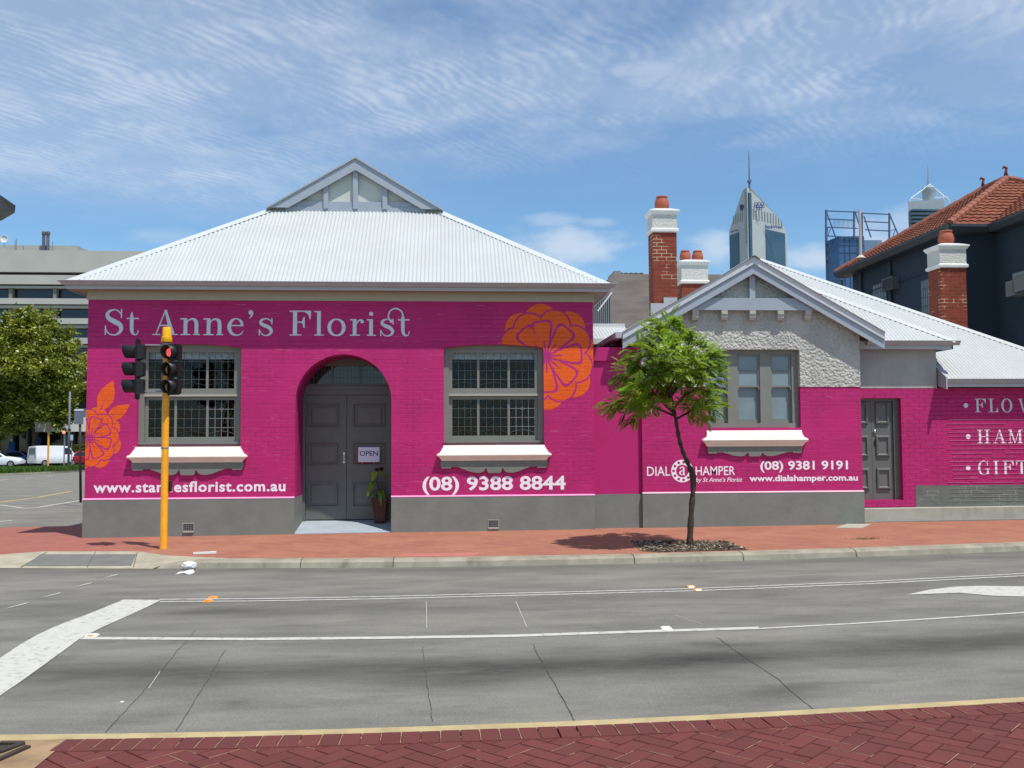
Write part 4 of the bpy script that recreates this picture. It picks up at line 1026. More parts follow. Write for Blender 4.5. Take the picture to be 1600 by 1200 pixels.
# room behind: floor, back wall, a counter and flower buckets as dim shapes
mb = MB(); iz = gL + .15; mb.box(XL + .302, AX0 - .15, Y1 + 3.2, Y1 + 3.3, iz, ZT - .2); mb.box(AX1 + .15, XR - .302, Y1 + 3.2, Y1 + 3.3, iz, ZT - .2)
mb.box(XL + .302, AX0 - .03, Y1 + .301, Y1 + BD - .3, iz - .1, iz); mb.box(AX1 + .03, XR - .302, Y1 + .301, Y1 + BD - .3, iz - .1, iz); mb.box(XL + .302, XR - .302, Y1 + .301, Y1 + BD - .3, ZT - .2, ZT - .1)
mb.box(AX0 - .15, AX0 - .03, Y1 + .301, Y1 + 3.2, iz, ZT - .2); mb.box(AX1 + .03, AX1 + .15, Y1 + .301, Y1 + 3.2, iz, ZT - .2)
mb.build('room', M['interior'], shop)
def display(c, seed):
    random.seed(seed)
    t = thing('display_table', (c, Y1 + .9, iz), 'dim display table with pale flower bunches inside the %s shop window' % ('right' if seed == 1 else 'left'), 'display table')
    m1 = MB(); m1.box(c - .7, c + .7, Y1 + .6, Y1 + 1.2, iz + .75, iz + .79)
    for a in (-.66, .66):
        for b in (.64, 1.16): m1.box(c + a - .02, c + a + .02, Y1 + b - .02, Y1 + b + .02, iz, iz + .75)
    m1.build('tabletop', M['concrete'], t)
    for i in range(4):
        x = c - .55 + i * .37 + ru(-.05, .05); m2 = MB(); m2.lathe((x, Y1 + .8, iz + .79), [(.06, 0), (.085, .24), (.08, .24)], 12); b_ = m2.build('bucket', M['metal'], t)
        m3 = MB()
        for _ in range(26):
            p = Vector((x + ru(-.13, .13), Y1 + .8 + ru(-.1, .1), iz + 1.02 + ru(0, .3))); s = ru(.02, .045)
            for q in range(3):
                d = Vector((ru(-1, 1), ru(-1, 1), ru(-1, 1))).normalized() * s; e = d.cross(Vector((ru(-1, 1), ru(-1, 1), 1))).normalized() * s
                m3.quad(p - d, p - e, p + d, p + e)
        m3.build('blooms', mat('pale_blooms', lin((176, 180, 158)) if i % 2 else lin((120, 140, 96)), .8), t, fixn=False)
display(wx[0], 1); display(wx[1], 2)
random.seed(11)
# vents
for (px, py) in ((294.5, 824.5), (771, 819)):
    p = PY(px, py, Y1 - .03); v = MB(); a, b = .105, .085
    v.flat([[(p.x - a, p.z - b), (p.x + a, p.z - b), (p.x + a, p.z + b), (p.x - a, p.z + b)], [(p.x - a + .012, p.z - b + .03), (p.x - a + .012, p.z + b - .012), (p.x + a - .012, p.z + b - .012), (p.x + a - .012, p.z - b + .03)]], lambda u, w: (u, Y1 - .040, w), 0, .0095, (0, 1, 0))
    v.box(p.x - a + .01, p.x + a - .01, Y1 - .055, Y1 - .0405, p.z - b - .004, p.z - b + .024)
    vo = v.build('vent', M['concrete'], shop)
    v = MB(); v.box(p.x - a + .012, p.x + a - .012, Y1 - .0335, Y1 - .031, p.z - b + .03, p.z + b - .012); v.build('vent_hole', M['blackin'], vo)
    v = MB()
    for i in range(1, 6): x = p.x - a + .012 + (2 * a - .024) * i / 6; v.box(x - .004, x + .004, Y1 - .038, Y1 - .0342, p.z - b + .03, p.z + b - .012)
    for i in range(1, 4): z = p.z - b + .03 + (2 * b - .042) * i / 4; v.box(p.x - a + .012, p.x + a - .012, Y1 - .0395, Y1 - .0382, z - .004, z + .004)
    v.build('vent_grille', M['metal'], vo)

# frieze, soffit, fascia, gutter, roof
YG = Y1 - .30                                     # fascia line
ZG = PY(530, 440, YG - .12).z                   # gutter lip
ZF = PY(530, 453.5, YG).z                         # foot of fascia
mb = MB(); ring_sweep(mb, XL, XR, Y1, Y1 + BD, [(.0, ZT + .0005), (.018, ZT + .0005), (.018, ZF + .04), (0, ZF + .04)], True); mb.build('frieze', M['frieze'], shop)
mb = MB(); ring_sweep(mb, XL, XR, Y1, Y1 + BD, [(.0185, ZF + .012), (.274, ZF + .012), (.274, ZF + .03), (.0185, ZF + .03)], True); mb.build('soffit', M['soffit'], shop)
mb = MB(); ring_sweep(mb, XL, XR, Y1, Y1 + BD, [(.275, ZF), (.30, ZF), (.30, ZG + .01), (.275, ZG + .01)], True); mb.build('fascia', mat('grey_fascia', lin((176, 180, 182)), .45, .03, 2), shop)
mb = MB(); gh = ZG - ZF
ring_sweep(mb, XL, XR, Y1, Y1 + BD, [(.3005, ZF + gh * .46), (.34, ZF + gh * .46), (.365, ZF + gh * .60), (.375, ZF + gh * .72), (.405, ZF + gh * .86), (.42, ZG), (.41, ZG + .006), (.395, ZG - .01), (.3005, ZF + gh * .7)], True)
mb.build('gutter', M['gutter'], shop)
EX0, EX1, EY0, EY1 = XL - .34, XR + .34, Y1 - .34, Y1 + BD + .34
ZE = ZG - .012
W = EX1 - EX0; pl_, pr_ = PY(413, 328.5, 21.0), PY(684, 329.5, 21.0)
# run of the front slope until the gablet: solve so that width at the gablet matches
T = 3.2
for _ in range(60):
    YB = EY0 + T; ZB = PY(549, 329.5, YB).z; ZR = PY(549, 249, YB - .12).z; TS = (ZR - ZE) / (W / 2); TX = (ZB - ZE) / TS
    wpx = PY(684, 329, YB).x - PY(413, 329, YB).x; T += .2 * ((W - 2 * TX) - wpx)
TP = (ZB - ZE) / T; xc = (EX0 + EX1) / 2; LS = math.sqrt(1 + TP * TP); LSS = math.sqrt(1 + TS * TS)
print('main roof pitches', math.degrees(math.atan(TP)), math.degrees(math.atan(TS)), 'T', T, TX)
mb = MB()
corrugated(mb, (EX0, EY0, ZE), (1, 0, 0), (0, 1, TP), [(0, 0), (W, 0), (W - TX, T * LS), (TX, T * LS)])
Dp = EY1 - EY0; H2 = W / 2
for s in (-1, 1):
    O = (EX0, EY0, ZE) if s < 0 else (EX1, EY0, ZE); V = (-s, 0, TS)
    corrugated(mb, O, (0, 1, 0), V, [(0, 0), (T, 0), (T, TX * LSS)])
    corrugated(mb, O, (0, 1, 0), V, [(T, 0), (Dp - H2, 0), (Dp - H2, H2 * LSS), (T, H2 * LSS)])
    corrugated(mb, O, (0, 1, 0), V, [(Dp - H2, 0), (Dp, 0), (Dp - H2, H2 * LSS)])
    corrugated(mb, O, (0, 1, 0), V, [(T - .11, (TX + .02) * LSS), (T - .001, (TX + .02) * LSS), (T - .001, H2 * LSS), (T - .11, H2 * LSS)])
corrugated(mb, (EX0, EY1, ZE), (1, 0, 0), (0, -1, TS), [(0, 0), (W, 0), (W - H2, H2 * LSS), (H2, H2 * LSS)])
sr = mb.build('roof', M['roof'], shop, smooth=True, fixn=False)
mb = MB()
mid = (xc, EY0 + 1, ZE + TP)
capping(mb, (EX0 + .02, EY0 + .02, ZE + .004), (EX0 + TX, EY0 + T, ZB + .01), (xc, EY0, ZE), (EX0, EY0 + 6, ZE))
capping(mb, (EX1 - .02, EY0 + .02, ZE + .004), (EX1 - TX, EY0 + T, ZB + .01), (xc, EY0, ZE), (EX1, EY0 + 6, ZE))
capping(mb, (xc, YB - .13, ZR + .012), (xc, EY1 - H2, ZR + .012), (EX0, YB - .34, ZE), (EX1, YB - .34, ZE))
capping(mb, (EX0 + .02, EY1 - .02, ZE + .004), (xc, EY1 - H2, ZR + .01), (xc, EY1, ZE), (EX0, EY1 - 6, ZE))
capping(mb, (EX1 - .02, EY1 - .02, ZE + .004), (xc, EY1 - H2, ZR + .01), (xc, EY1, ZE), (EX1, EY1 - 6, ZE))
mb.build('ridge_capping', M['cap'], sr, fixn=False)
# gablet
GB = MB(); YF_ = YB + .03
hw = W / 2 - TX
GB.flat([[(xc - hw, ZB), (xc + hw, ZB), (xc, ZR - .02)]], lambda u, v: (u, YF_, v), 0, .05, (0, 1, 0))
gb = GB.build('gablet', mat('cream_gablet', lin((196, 200, 192)), .6, .04, 3), sr)
mb = MB(); bt = .15
for s in (-1, 1):
    a = Vector((xc + s * (hw - .02), YB - .11, ZB + .02 + .02 * TS)); b = Vector((xc, YB - .11, ZR + .02))
    d = (b - a).normalized(); n_ = Vector((d.z * (1 if s < 0 else -1), 0, -d.x * (1 if s < 0 else -1)))
    if n_.z > 0: n_ = -n_
    dn = Vector((0, 0, -.24))
    p = [a, b, b + dn, Vector((a.x - s * .24 / TS, a.y, a.z))]
    mb.hexa([q + Vector((0, 0, 0)) for q in p], [q + Vector((0, .03, 0)) for q in p])
mb.build('bargeboard', M['barge'], gb)
mb = MB()
for s in (-1, 1):
    a = Vector((xc + s * (hw + .03), YB - .14, ZB + .045 - .03 * TS)); b = Vector((xc, YB - .14, ZR + .06))
    p = [a, b, b + Vector((0, 0, -.035)), a + Vector((0, 0, -.035))]
    mb.hexa(p, [q + Vector((0, .13, 0)) for q in p])
mb.build('verge_capping', M['gutter'], gb)
mb = MB(); zl = PY(549, 316, YF_).z; hb = (ZR - zl) / TS
mb.box(xc - hb + .02, xc + hb - .02, YF_ - .06, YF_ - .002, ZB - .05, zl - .12); mb.box(xc - hb, xc + hb, YF_ - .045, YF_ - .002, zl - .118, zl)
for dx in (0, -.62, .62): mb.box(xc + dx - .05, xc + dx + .05, YF_ - .085, YF_ - .046 + .04, zl - .16, ZR - abs(dx) * TS - .08)
mb.build('gablet_battens', M['barge'], gb)

# lettering on the shop
ux = lambda u: PY(150 + u / 6.4, 525, Y1).x
SX_ = (ux(1480) - ux(310)) / 1170; 
def place(name, seq, fn_x, zb, sxm, szm, m, parent, Y, off=0):
    mb = MB()
    for ch, u in seq:
        if ch == 'loop': gl = [('S', [(1350 - 1248 - 0, 150, 14), (90, 170, 14), (78, 205, 15), (98, 260, 15), (152, 285, 15), (205, 262, 15), (224, 222, 15), (226, 170, 15)]), circ(107, 152, 17)]
        elif ch == 'dot': gl = [circ(20, 128, 46)]
        else: gl = ch
        x0 = fn_x(u); add_glyph(mb, gl, lambda a, b, x0=x0: (x0 + a * sxm, zb(u) + b * szm), Y, 0 if ch != 'loop' else 14)
    return mb.build(name, m, parent, fixn=True)
seq = [('S', 85), ('t', 305), ('A', 560), ('n', 840), ('n', 1072), ('e', 1310), ("'", 1522), ('s', 1625), ('F', 1935), ('l', 2182), ('o', 2315), ('r', 2540), ('i', 2708), ('s', 2840), ('t', 3020), ('loop', 2848)]
for seq_ in (seq[:2], seq[2:8], seq[8:]): place('shop_name_lettering', seq_, ux, lambda u: z1(400, 523.6 + .8 * (u / 3200)), SX_, SX_, M['lettergrey'], shop, Y1)
def txt(s, xa, xb, y_top, y_base, name, m, parent, Y, off, **k):
    p0, p1 = PY(xa, y_base, Y), PY(xb, y_base, Y); zt = PY((xa + xb) / 2, y_top, Y).z; zb = PY((xa + xb) / 2, y_base, Y).z
    return text_obj(s, name, m, parent, ((p0.x + p1.x) / 2, Y - .0012, (zt + zb) / 2), zt - zb, p1.x - p0.x, off, **k)
txt('www.stannesflorist.com.au', 146, 446, 752, 769, 'web_address_lettering', M['letter'], shop, Y1, .027, spacing=1.1)
txt('(08) 9388 8844', 660, 884, 744, 772.5, 'phone_number_lettering', M['letter'], shop, Y1, .024)
# painted flowers
def clip(poly, f):
    out = []
    for i in range(len(poly)):
        a, b = poly[i], poly[(i + 1) % len(poly)]; fa, fb = f(a), f(b)
        if fa >= 0: out.append(a)
        if (fa >= 0) != (fb >= 0): t = fa / (fa - fb); out.append((a[0] + (b[0] - a[0]) * t, a[1] + (b[1] - a[1]) * t))
    return out
def disc(cx, cy, r, n=30, sx=1, sy=1, rot=0):
    o = []
    for i in range(n):
        a = 2 * math.pi * i / n; u, v = r * math.cos(a) * sx, r * math.sin(a) * sy; o.append((cx + u * math.cos(rot) - v * math.sin(rot), cy + u * math.sin(rot) + v * math.cos(rot)))
    return o
def petal(cx, cy, ang, L, w, r0=4, g=0.0):
    """teardrop from near the centre outwards"""
    o = []
    for i in range(33):
        t = -1 + 2 * i / 32; s = 1 - abs(t)     # t runs down one side, round the tip, up the other
    n = 22; side = []
    for i in range(n + 1):
        q = i / n; x = r0 - g + (L + g * 2 - r0) * (1 - math.cos(q * math.pi)) / 2; y = (w / 2 + g) * (math.sin(q * math.pi / 2) ** 1.25 if q < .72 else math.sin(.72 * math.pi / 2) ** 1.25 * math.sqrt(max(0, 1 - ((q - .72) / .28) ** 2)))
        side.append((x, y))
    pts = side + [(x, -y) for x, y in side[::-1][1:-1]]
    ca, sa = math.cos(ang), math.sin(ang)
    return [(cx + x * ca - y * sa, cy + x * sa + y * ca) for x, y in pts]
def flower(px, py, k, angs, clips, name, outer=True, step=47):
    """all sizes in picture pixels at the wall; k scales, layers alternate plum and orange"""
    mpp = (x1(px + 50, py) - x1(px - 50, py)) / 100; c = PY(px, py, Y1)
    layers = []
    h = math.radians(step / 2)
    def at(a, d): return (d * math.cos(a), d * math.sin(a))
    if outer:
        layers.append(('o', [disc(*at(a, 57 * k), 26 * k) for a in angs]))
        layers.append(('p', [disc(*at(a + h, 50 * k), 26.5 * k) for a in angs]))
        layers.append(('o', [disc(*at(a + h, 50 * k), 23.7 * k) for a in angs]))
    else:
        layers.append(('o', [disc(*at(a + h, 38 * k), 15 * k) for a in angs]))
    layers.append(('p', [petal(0, 0, a, 54 * k, 33 * k, 7 * k, 3 * k) for a in angs]))
    layers.append(('o', [petal(0, 0, a, 54 * k, 29 * k, 7 * k, 0) for a in angs]))
    layers.append(('p', [[(0, 0)] + [(x, y) for x, y in disc(*at(a, 16 * k), 11 * k, 12, 1, .13, a)][0:] for a in angs]))
    layers.append(('p', [disc(0, 0, 9 * k)]))
    mo_, mp = MB(), MB()
    for i, (t, pls) in enumerate(layers):
        for j, p in enumerate(pls):
            if len(p) and p[0] == (0, 0): p = p[1:]
            q = [(c.x + a * mpp, c.z + b * mpp) for a, b in p]
            for cs_ in clips:
                r = q
                for f in cs_: r = clip(r, f)
                if len(r) < 3: continue
                y = Y1 - .0022 - .0006 * i - .00004 * j
                (mo_ if t == 'o' else mp).flat([r], lambda u, v: (u, y, v), 0)
    fo_ = mo_.build(name, M['orange'], shop, fixn=False); mp.build('petal_outline', M['purple'], fo_, fixn=False); return fo_
wr = wx[0] + WHW; wt = z1(848, 541)
clips = [[lambda p: p[0] - wr - .0, lambda p: XR - p[0]], [lambda p: wr - p[0], lambda p: p[1] - (WZ1 + (WZC - WZ1) * max(0, 1 - ((p[0] - wx[0]) / WHW) ** 2) + .004)]]
flower(853.5, 557, 1.0, [math.radians(98 - 46.5 * i) for i in range(8) if i < 7 or True][:8], clips, 'painted_flower', True, 46.5)
fl2 = flower(140, 684.5, .62, [math.radians(72 - 45 * i) for i in range(8)], [[lambda p: p[0] - XL]], 'painted_flower', True, 45)
# two leaves
def leaf(tip, base, w):
    a, b = PY(*base, Y1), PY(*tip, Y1); L = math.hypot(b.x - a.x, b.z - a.z); ang = math.atan2(b.z - a.z, b.x - a.x); o = []
    for sgn in (1, -1):
        rng = range(13) if sgn > 0 else range(11, 0, -1)
        for i in rng:
            q = i / 12; y = sgn * w / 2 * math.sin(math.pi * q ** .85) ; o.append((q * L, y))
    r = [(a.x + x * math.cos(ang) - y * math.sin(ang), a.z + x * math.sin(ang) + y * math.cos(ang)) for x, y in o]
    m_ = MB(); m_.flat([r], lambda u, v: (u, Y1 - .0024, v), 0); lo = m_.build('painted_leaf', M['orange'], shop, fixn=False)
    m_ = MB(); v0, v1 = a.lerp(b, .04), a.lerp(b, .45); m_.beam((v0.x, Y1 - .0032, v0.z), (v1.x, Y1 - .0032, v1.z), .012, .02, (0, 1, 0))
    for i in range(len(m_.v)): m_.v[i].y = Y1 - (.0031 if i % 2 else .0034)
    m_ = MB(); n2 = Vector((-(v1.z - v0.z), 0, v1.x - v0.x)).normalized() * .012
    m_.poly([Vector((v0.x, Y1 - .0032, v0.z)) + n2, Vector((v0.x, Y1 - .0032, v0.z)) - n2, Vector((v1.x, Y1 - .0032, v1.z))]); m_.build('leaf_vein', M['purple'], lo, fixn=False)
leaf((177, 594), (156, 643), .30); leaf((203, 632), (167, 655), .24)

# OPEN notice and pot plant
p = PY(575.5, 711.5, DY - .002); hw_, hh_ = (PY(593, 711, DY).x - PY(558, 711, DY).x) / 2, (PY(575, 699, DY).z - PY(575, 724.5, DY).z) / 2
YN = DY - .004
nt = MB(); nt.box(p.x - hw_ + .02, p.x + hw_, YN - .002, YN, p.z - hh_ + .03, p.z + hh_)
nto = nt.build('open_notice', mat('white_notice', lin((222, 226, 244)), .5), loc=(p.x, YN, p.z)); tag(nto, 'white OPEN notice fixed to the right leaf of the arched shop door', 'notice')
text_obj('OPEN', 'notice_lettering', mat('dark_blue_ink', lin((24, 24, 70)), .5), nto, (p.x + .01, YN - .0025, p.z + .04), hh_ * .62, hw_ * 1.62, .01)
nb = MB(); nb.box(p.x - hw_, p.x - hw_ + .0195, YN - .004, YN, p.z - hh_, p.z + hh_); nb.box(p.x - hw_ + .02, p.x + hw_, YN - .004, YN, p.z - hh_, p.z - hh_ + .0295); nb.build('notice_edge', M['redbrick'], nto)
def pot_plant():
    q = PY(594, 816.5, Y1 + .80); zf = gz(q.x, q.y) + .012 + (zd - gz(q.x, q.y) - .012) * .78; 
    t = thing('potted_plant', (q.x, q.y, zf), 'tall dark red square pot with a broad leaved green plant in the arched doorway', 'potted plant')
    H = PY(593, 778, q.y).z - zf
    m_ = MB(); m_.rings(q.x - .01, q.y, [(.095, .095, zf), (.10, .10, zf + .02), (.145, .145, zf + H - .04), (.155, .155, zf + H - .04), (.155, .155, zf + H), (.135, .135, zf + H), (.13, .13, zf + H - .05)])
    m_.build('pot', mat('dark_red_glaze', lin((62, 16, 20)), .35, .1, 6, spec=.5), t)
    m_ = MB(); m_.rings(q.x - .01, q.y, [(.129, .129, zf + H - .07), (.128, .128, zf + H - .045)]); m_.build('soil', M['bark'], t)
    lv = MB(); st = MB(); top = zf + H
    def leafm(base, dirv, L, w, droop):
        d = Vector(dirv).normalized(); s = d.cross(Vector((0, 0, 1))).normalized(); k = len(lv.v); n = 7; tone = rnd()
        for i in range(n + 1):
            f = i / n; c = Vector(base) + d * L * f + Vector((0, 0, -droop * f * f * L)); ww = w * math.sin(math.pi * min(1, f * .93 + .05)) ** .8
            lv.v += [c - s * ww / 2 + Vector((0, 0, .15 * ww)), c, c + s * ww / 2 + Vector((0, 0, .15 * ww))]; lv.c += [tone] * 3
            if i < n: a = k + 3 * i; lv.f += [(a, a + 1, a + 4, a + 3), (a + 1, a + 2, a + 5, a + 4)]
    stem_t = PY(583, 738, q.y); base = Vector((q.x - .02, q.y, top - .03))
    P = [base, base + Vector((.0, -.02, .18)), base + Vector((-.04, -.04, .36)), base + Vector((-.03, -.05, .52))]
    st.tube(P, [.014, .012, .010, .006], 6)
    for (a, b, L, w, dr) in ((P[2], (-.6, -.7, .2), .26, .15, 1.3), (P[2], (-.9, -.3, .1), .24, .14, 1.5), (P[3], (-.3, -.8, .3), .26, .15, .9), (P[3], (.7, -.5, .3), .24, .13, .8), (P[3], (.2, .5, .6), .22, .12, .6), (P[3], (-.9, .1, .5), .2, .1, 1.0), (P[1], (-.8, -.5, .1), .24, .10, .8), (P[1], (.5, -.6, .2), .2, .09, 1.2), (P[1], (.2, -.8, .0), .2, .09, 1.4)):
        leafm(a, b, L, w, dr)
    for i in range(9): leafm(base + Vector((ru(-.05, .05), ru(-.08, .02), ru(0, .1))), (ru(-1, 1), ru(-1, .3), .6), ru(.1, .18), .05, ru(.2, 1))
    st.build('stem', M['bark'], t, smooth=True); lv.build('leaves', M['potleaf'], t, smooth=True, fixn=False)
    cm = MB()
    for i in range(14):
        d = Vector((math.cos(i * 2.4), math.sin(i * 2.4) * .8, ru(-.2, .5))).normalized(); c = P[3] + Vector((.03, 0, .07)); cm.quad(c, c + d * .05 + Vector((0, 0, .03)), c + d * .1, c + d * .06 - Vector((0, 0, .03)))
    cm.build('dark_flower', mat('brown_flower', lin((58, 34, 26)), .7, .3, 20), t, fixn=False)
pot_plant()

# ================================================================== link wall between shop and cottage
YK = 18.44; Y2 = 18.36
x2 = lambda px, py=650: PY(px, py, Y2).x
z2 = lambda py, px=1174: PY(px, py, Y2).z
KX1 = x2(1003); gk = gz(KX1, YK)
zk = PY(965, 543, YK).z; zb_ = PY(965, 564, YK).z
lk = thing('link_wall', ((XR + KX1) / 2, YK, gk), 'narrow magenta wall with a grey base joining the shop and the cottage', 'wall')
mb = MB(); zpk = PY(965, 772, YK).z
mb.box(XR + .002, KX1 - .002, YK, YK + .25, zpk, zk - .002); mb.build('wall', M['pinkflat'], lk)
mb = MB(); mb.box(XR + .002, KX1 - .002, YK - .045, YK + .27, zb_, zk); mb.build('coping', M['pinkflat'], lk)
mb = MB(); mb.box(XR + .002, KX1 - .002, YK - .03, YK + .25, gk - .1, zpk - .001); mb.build('plinth', M['plinth'], lk)
mb = MB()  # low roof behind the link wall
YS = 20.6; s0, s1 = PY(915, 530, YS), PY(992, 530, YS); zt2 = PY(950, 510, YS + 1.2).z
corrugated(mb, (s0.x, YS, s0.z), (1, 0, 0), (0, 1.2, zt2 - s0.z), [(0, 0), (s1.x - s0.x, 0), (s1.x - s0.x, math.hypot(1.2, zt2 - s0.z)), (0, math.hypot(1.2, zt2 - s0.z))])
lr = mb.build('roof', M['roof'], lk, smooth=True, fixn=False)
mb = MB(); mb.box(s0.x, s1.x, YS - .14, YS - .02, s0.z - .12, s0.z); mb.box(s0.x, s1.x, YS + 1.15, YS + 1.3, zt2 - .02, zt2 + .06); mb.build('gutter', M['cap'], lr)
mb = MB(); mb.box(s0.x, s1.x, YS + .02, YS + 1.2, gk, s0.z - .13); mb.build('rear_wall', M['stucco'], lk)

# ================================================================== cottage
CX0, CX1 = x2(1003), x2(1345.5); CXC = (CX0 + CX1) / 2
ZPK = z2(604.5, 1300); ZP2 = (z2(771, 1003) + z2(766.5, 1345)) / 2
Y3 = 19.15; x3 = lambda px, py=650: PY(px, py, Y3).x; z3 = lambda py, px=1430: PY(px, py, Y3).z
ct = thing('cottage', (CXC, Y2, gz(CXC, Y2)), 'low magenta and grey roughcast cottage with a front gable and white iron roofs', 'cottage')
YBG = Y2 - .21
apx = PY(1178, 406, YBG); AX = CXC + .01; ZA = apx.z
eL, eR = PY(974, 521, YBG), PY(1380, 524.5, YBG)
TG = ((ZA - eL.z) / (AX - eL.x) + (ZA - eR.z) / (eR.x - AX)) / 2
print('gable pitch', math.degrees(math.atan(TG)), apx, eL, eR, 'cottage centre', CXC)
GHW = (eR.x - eL.x) / 2
zw = lambda x: ZA - .10 - abs(x - AX) * TG        # wall top under the roof
# window opening
W0, W1_ = x2(1103, 600), x2(1250, 600); WB, WT = z2(668, 1176), z2(546, 1176)
wl = [(W0, WB), (W1_, WB), (W1_, WT), (W0, WT)]
def split(zlo, zhi, hole):
    pass
# lower pink part around the window, upper roughcast part
mb = MB(); wall_panel(mb, [[(CX0, ZP2), (CX1, ZP2), (CX1, ZPK), (W1_, ZPK), (W1_, WB), (W0, WB), (W0, ZPK), (CX0, ZPK)]], Y2, .28)
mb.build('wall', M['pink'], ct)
mb = MB(); wall_panel(mb, [[(CX0, ZPK + .0005), (W0, ZPK + .0005), (W0, WT), (W1_, WT), (W1_, ZPK + .0005), (CX1, ZPK + .0005), (CX1, zw(CX1)), (AX, zw(AX)), (CX0, zw(CX0))]], Y2 - .012, .29)
mb.build('roughcast_wall', M['pebble'], ct)
mb = MB()
mb.box(CX0, CX0 + .25, Y2 + .285, 27, gk - .1, zw(CX0)); mb.box(CX1 - .25, CX1, Y2 + .285, 27, gk - .1, zw(CX1) - .05); mb.build('side_walls', M['stucco'], ct)
gc0, gc1 = gz(CX0, Y2), gz(CX1, Y2)
mb = MB(); mb.hexa([(CX0 - .01, Y2 - .03, gc0 - .05), (CX1 + .01, Y2 - .03, gc1 - .05), (CX1 + .01, Y2 + .28, gc1 - .05), (CX0 - .01, Y2 + .28, gc0 - .05)], [(CX0 - .01, Y2 - .03, ZP2 - .012), (CX1 + .01, Y2 - .03, ZP2 - .012), (CX1 + .01, Y2 + .28, ZP2 - .002), (CX0 - .01, Y2 + .28, ZP2 - .002)])
mb.build('plinth', M['plinth'], ct)
mb = MB(); mb.hexa([(CX0 - .01, Y2 - .034, ZP2 - .0118), (CX1 + .012, Y2 - .034, ZP2 - .0118), (CX1 + .012, Y2 - .001, ZP2 - .0118), (CX0 - .01, Y2 - .001, ZP2 - .0118)], [(CX0 - .01, Y2 - .032, ZP2 - .003), (CX1 + .012, Y2 - .032, ZP2 - .003), (CX1 + .012, Y2 - .001, ZP2 + .014), (CX0 - .01, Y2 - .001, ZP2 + .014)])
mb.build('plinth_capping', mat('pale_ledge', lin((226, 184, 196)), .5), ct)  # pale colour carries the sunlight on the plinth's top edge
# cottage window: three narrow sashes between broad mullions
Yf = Y2 + .10
mb = MB(); w147 = (W1_ - W0) / 147
def wxp(px): return W0 + (px - 1103) * w147
mb.box(W0 - .001, W1_ + .001, Yf - .01, Yf + .12, WB, z2(661)); mb.box(W0 + .001, W1_ - .001, Yf, Yf + .12, z2(552), WT)
posts = [(1103, 1110), (1139, 1155), (1190, 1207), (1240, 1250)]
for a, b in posts: mb.box(wxp(a), wxp(b), Yf + .002, Yf + .12, z2(661) + .0005, z2(552) - .0005)
cw = mb.build('window', M['greypaint'], ct)
for a, b in ((1110, 1139), (1155, 1190), (1207, 1240)):
    A_, B_ = wxp(a), wxp(b); s = MB(); fr = .035
    up, lo, mdl = z2(552), z2(661), z2(603)
    for (zb, zt, Y) in ((mdl - .02, up, Yf + .03), (lo, mdl + .02, Yf + .075)):
        s.box(A_ + .002, A_ + fr, Y, Y + .035, zb, zt); s.box(B_ - fr, B_ - .002, Y, Y + .035, zb, zt)
        s.box(A_ + fr, B_ - fr, Y, Y + .035, zb, zb + (.085 if zb == lo else .04)); s.box(A_ + fr, B_ - fr, Y, Y + .035, zt - .045, zt)
    zb2 = z2(578.5); s.box(A_ + fr, B_ - fr, Yf + .034, Yf + .06, zb2 - .011, zb2 + .011)
    for x_ in (A_ + fr * .5, B_ - fr * .5): s.rings(x_, Yf + .028, [(.004, .01, mdl - .075), (.013, .012, mdl - .045), (.015, .012, mdl - .02)])
    so = s.build('sash', M['greypaint'], cw)
    p = MB(); p.box(A_ + .03, B_ - .03, Yf + .052, Yf + .056, mdl, up - .02); p.box(A_ + .03, B_ - .03, Yf + .098, Yf + .102, lo + .03, mdl); p.build('pane', M['paleglass'], so)
c = (W0 + W1_) / 2; mpp = w147
S = MB(); S.rings(c, Y2, [(74 * mpp, .05, z2(697.5)), (75 * mpp, .06, z2(696)), (77 * mpp, .08, z2(692.5)), (80.5 * mpp, .11, z2(689.5)), (81.5 * mpp, .12, z2(687.5)), (80.5 * mpp, .11, z2(685.5)), (75.5 * mpp, .085, z2(683)), (74 * mpp, .05, z2(678)), (73.8 * mpp, .02, z2(672.5))])
for i in range(len(S.v)):
    if S.v[i].y > Y2: S.v[i].y = Y2 + .09
S.build('sill', M['cream'], cw, smooth='auto')
k = 74 * mpp / 432; half = [(425, 0), (428, 30), (420, 60), (350, 60), (345, 50), (290, 50), (283, 56), (240, 66), (195, 80), (150, 86), (115, 86), (88, 76), (72, 60), (66, 54), (61, 60), (56, 78), (46, 88)]
top = z2(697.6); out_ = [(c + a * k, top - b * k) for a, b in half] + [(c - a * k, top - b * k) for a, b in half[::-1]]
Ap = MB(); Ap.flat([out_], lambda u, v: (u, Y2 - .042, v), 0, .045, (0, 1, 0)); Ap.build('apron', M['plinth'], cw)
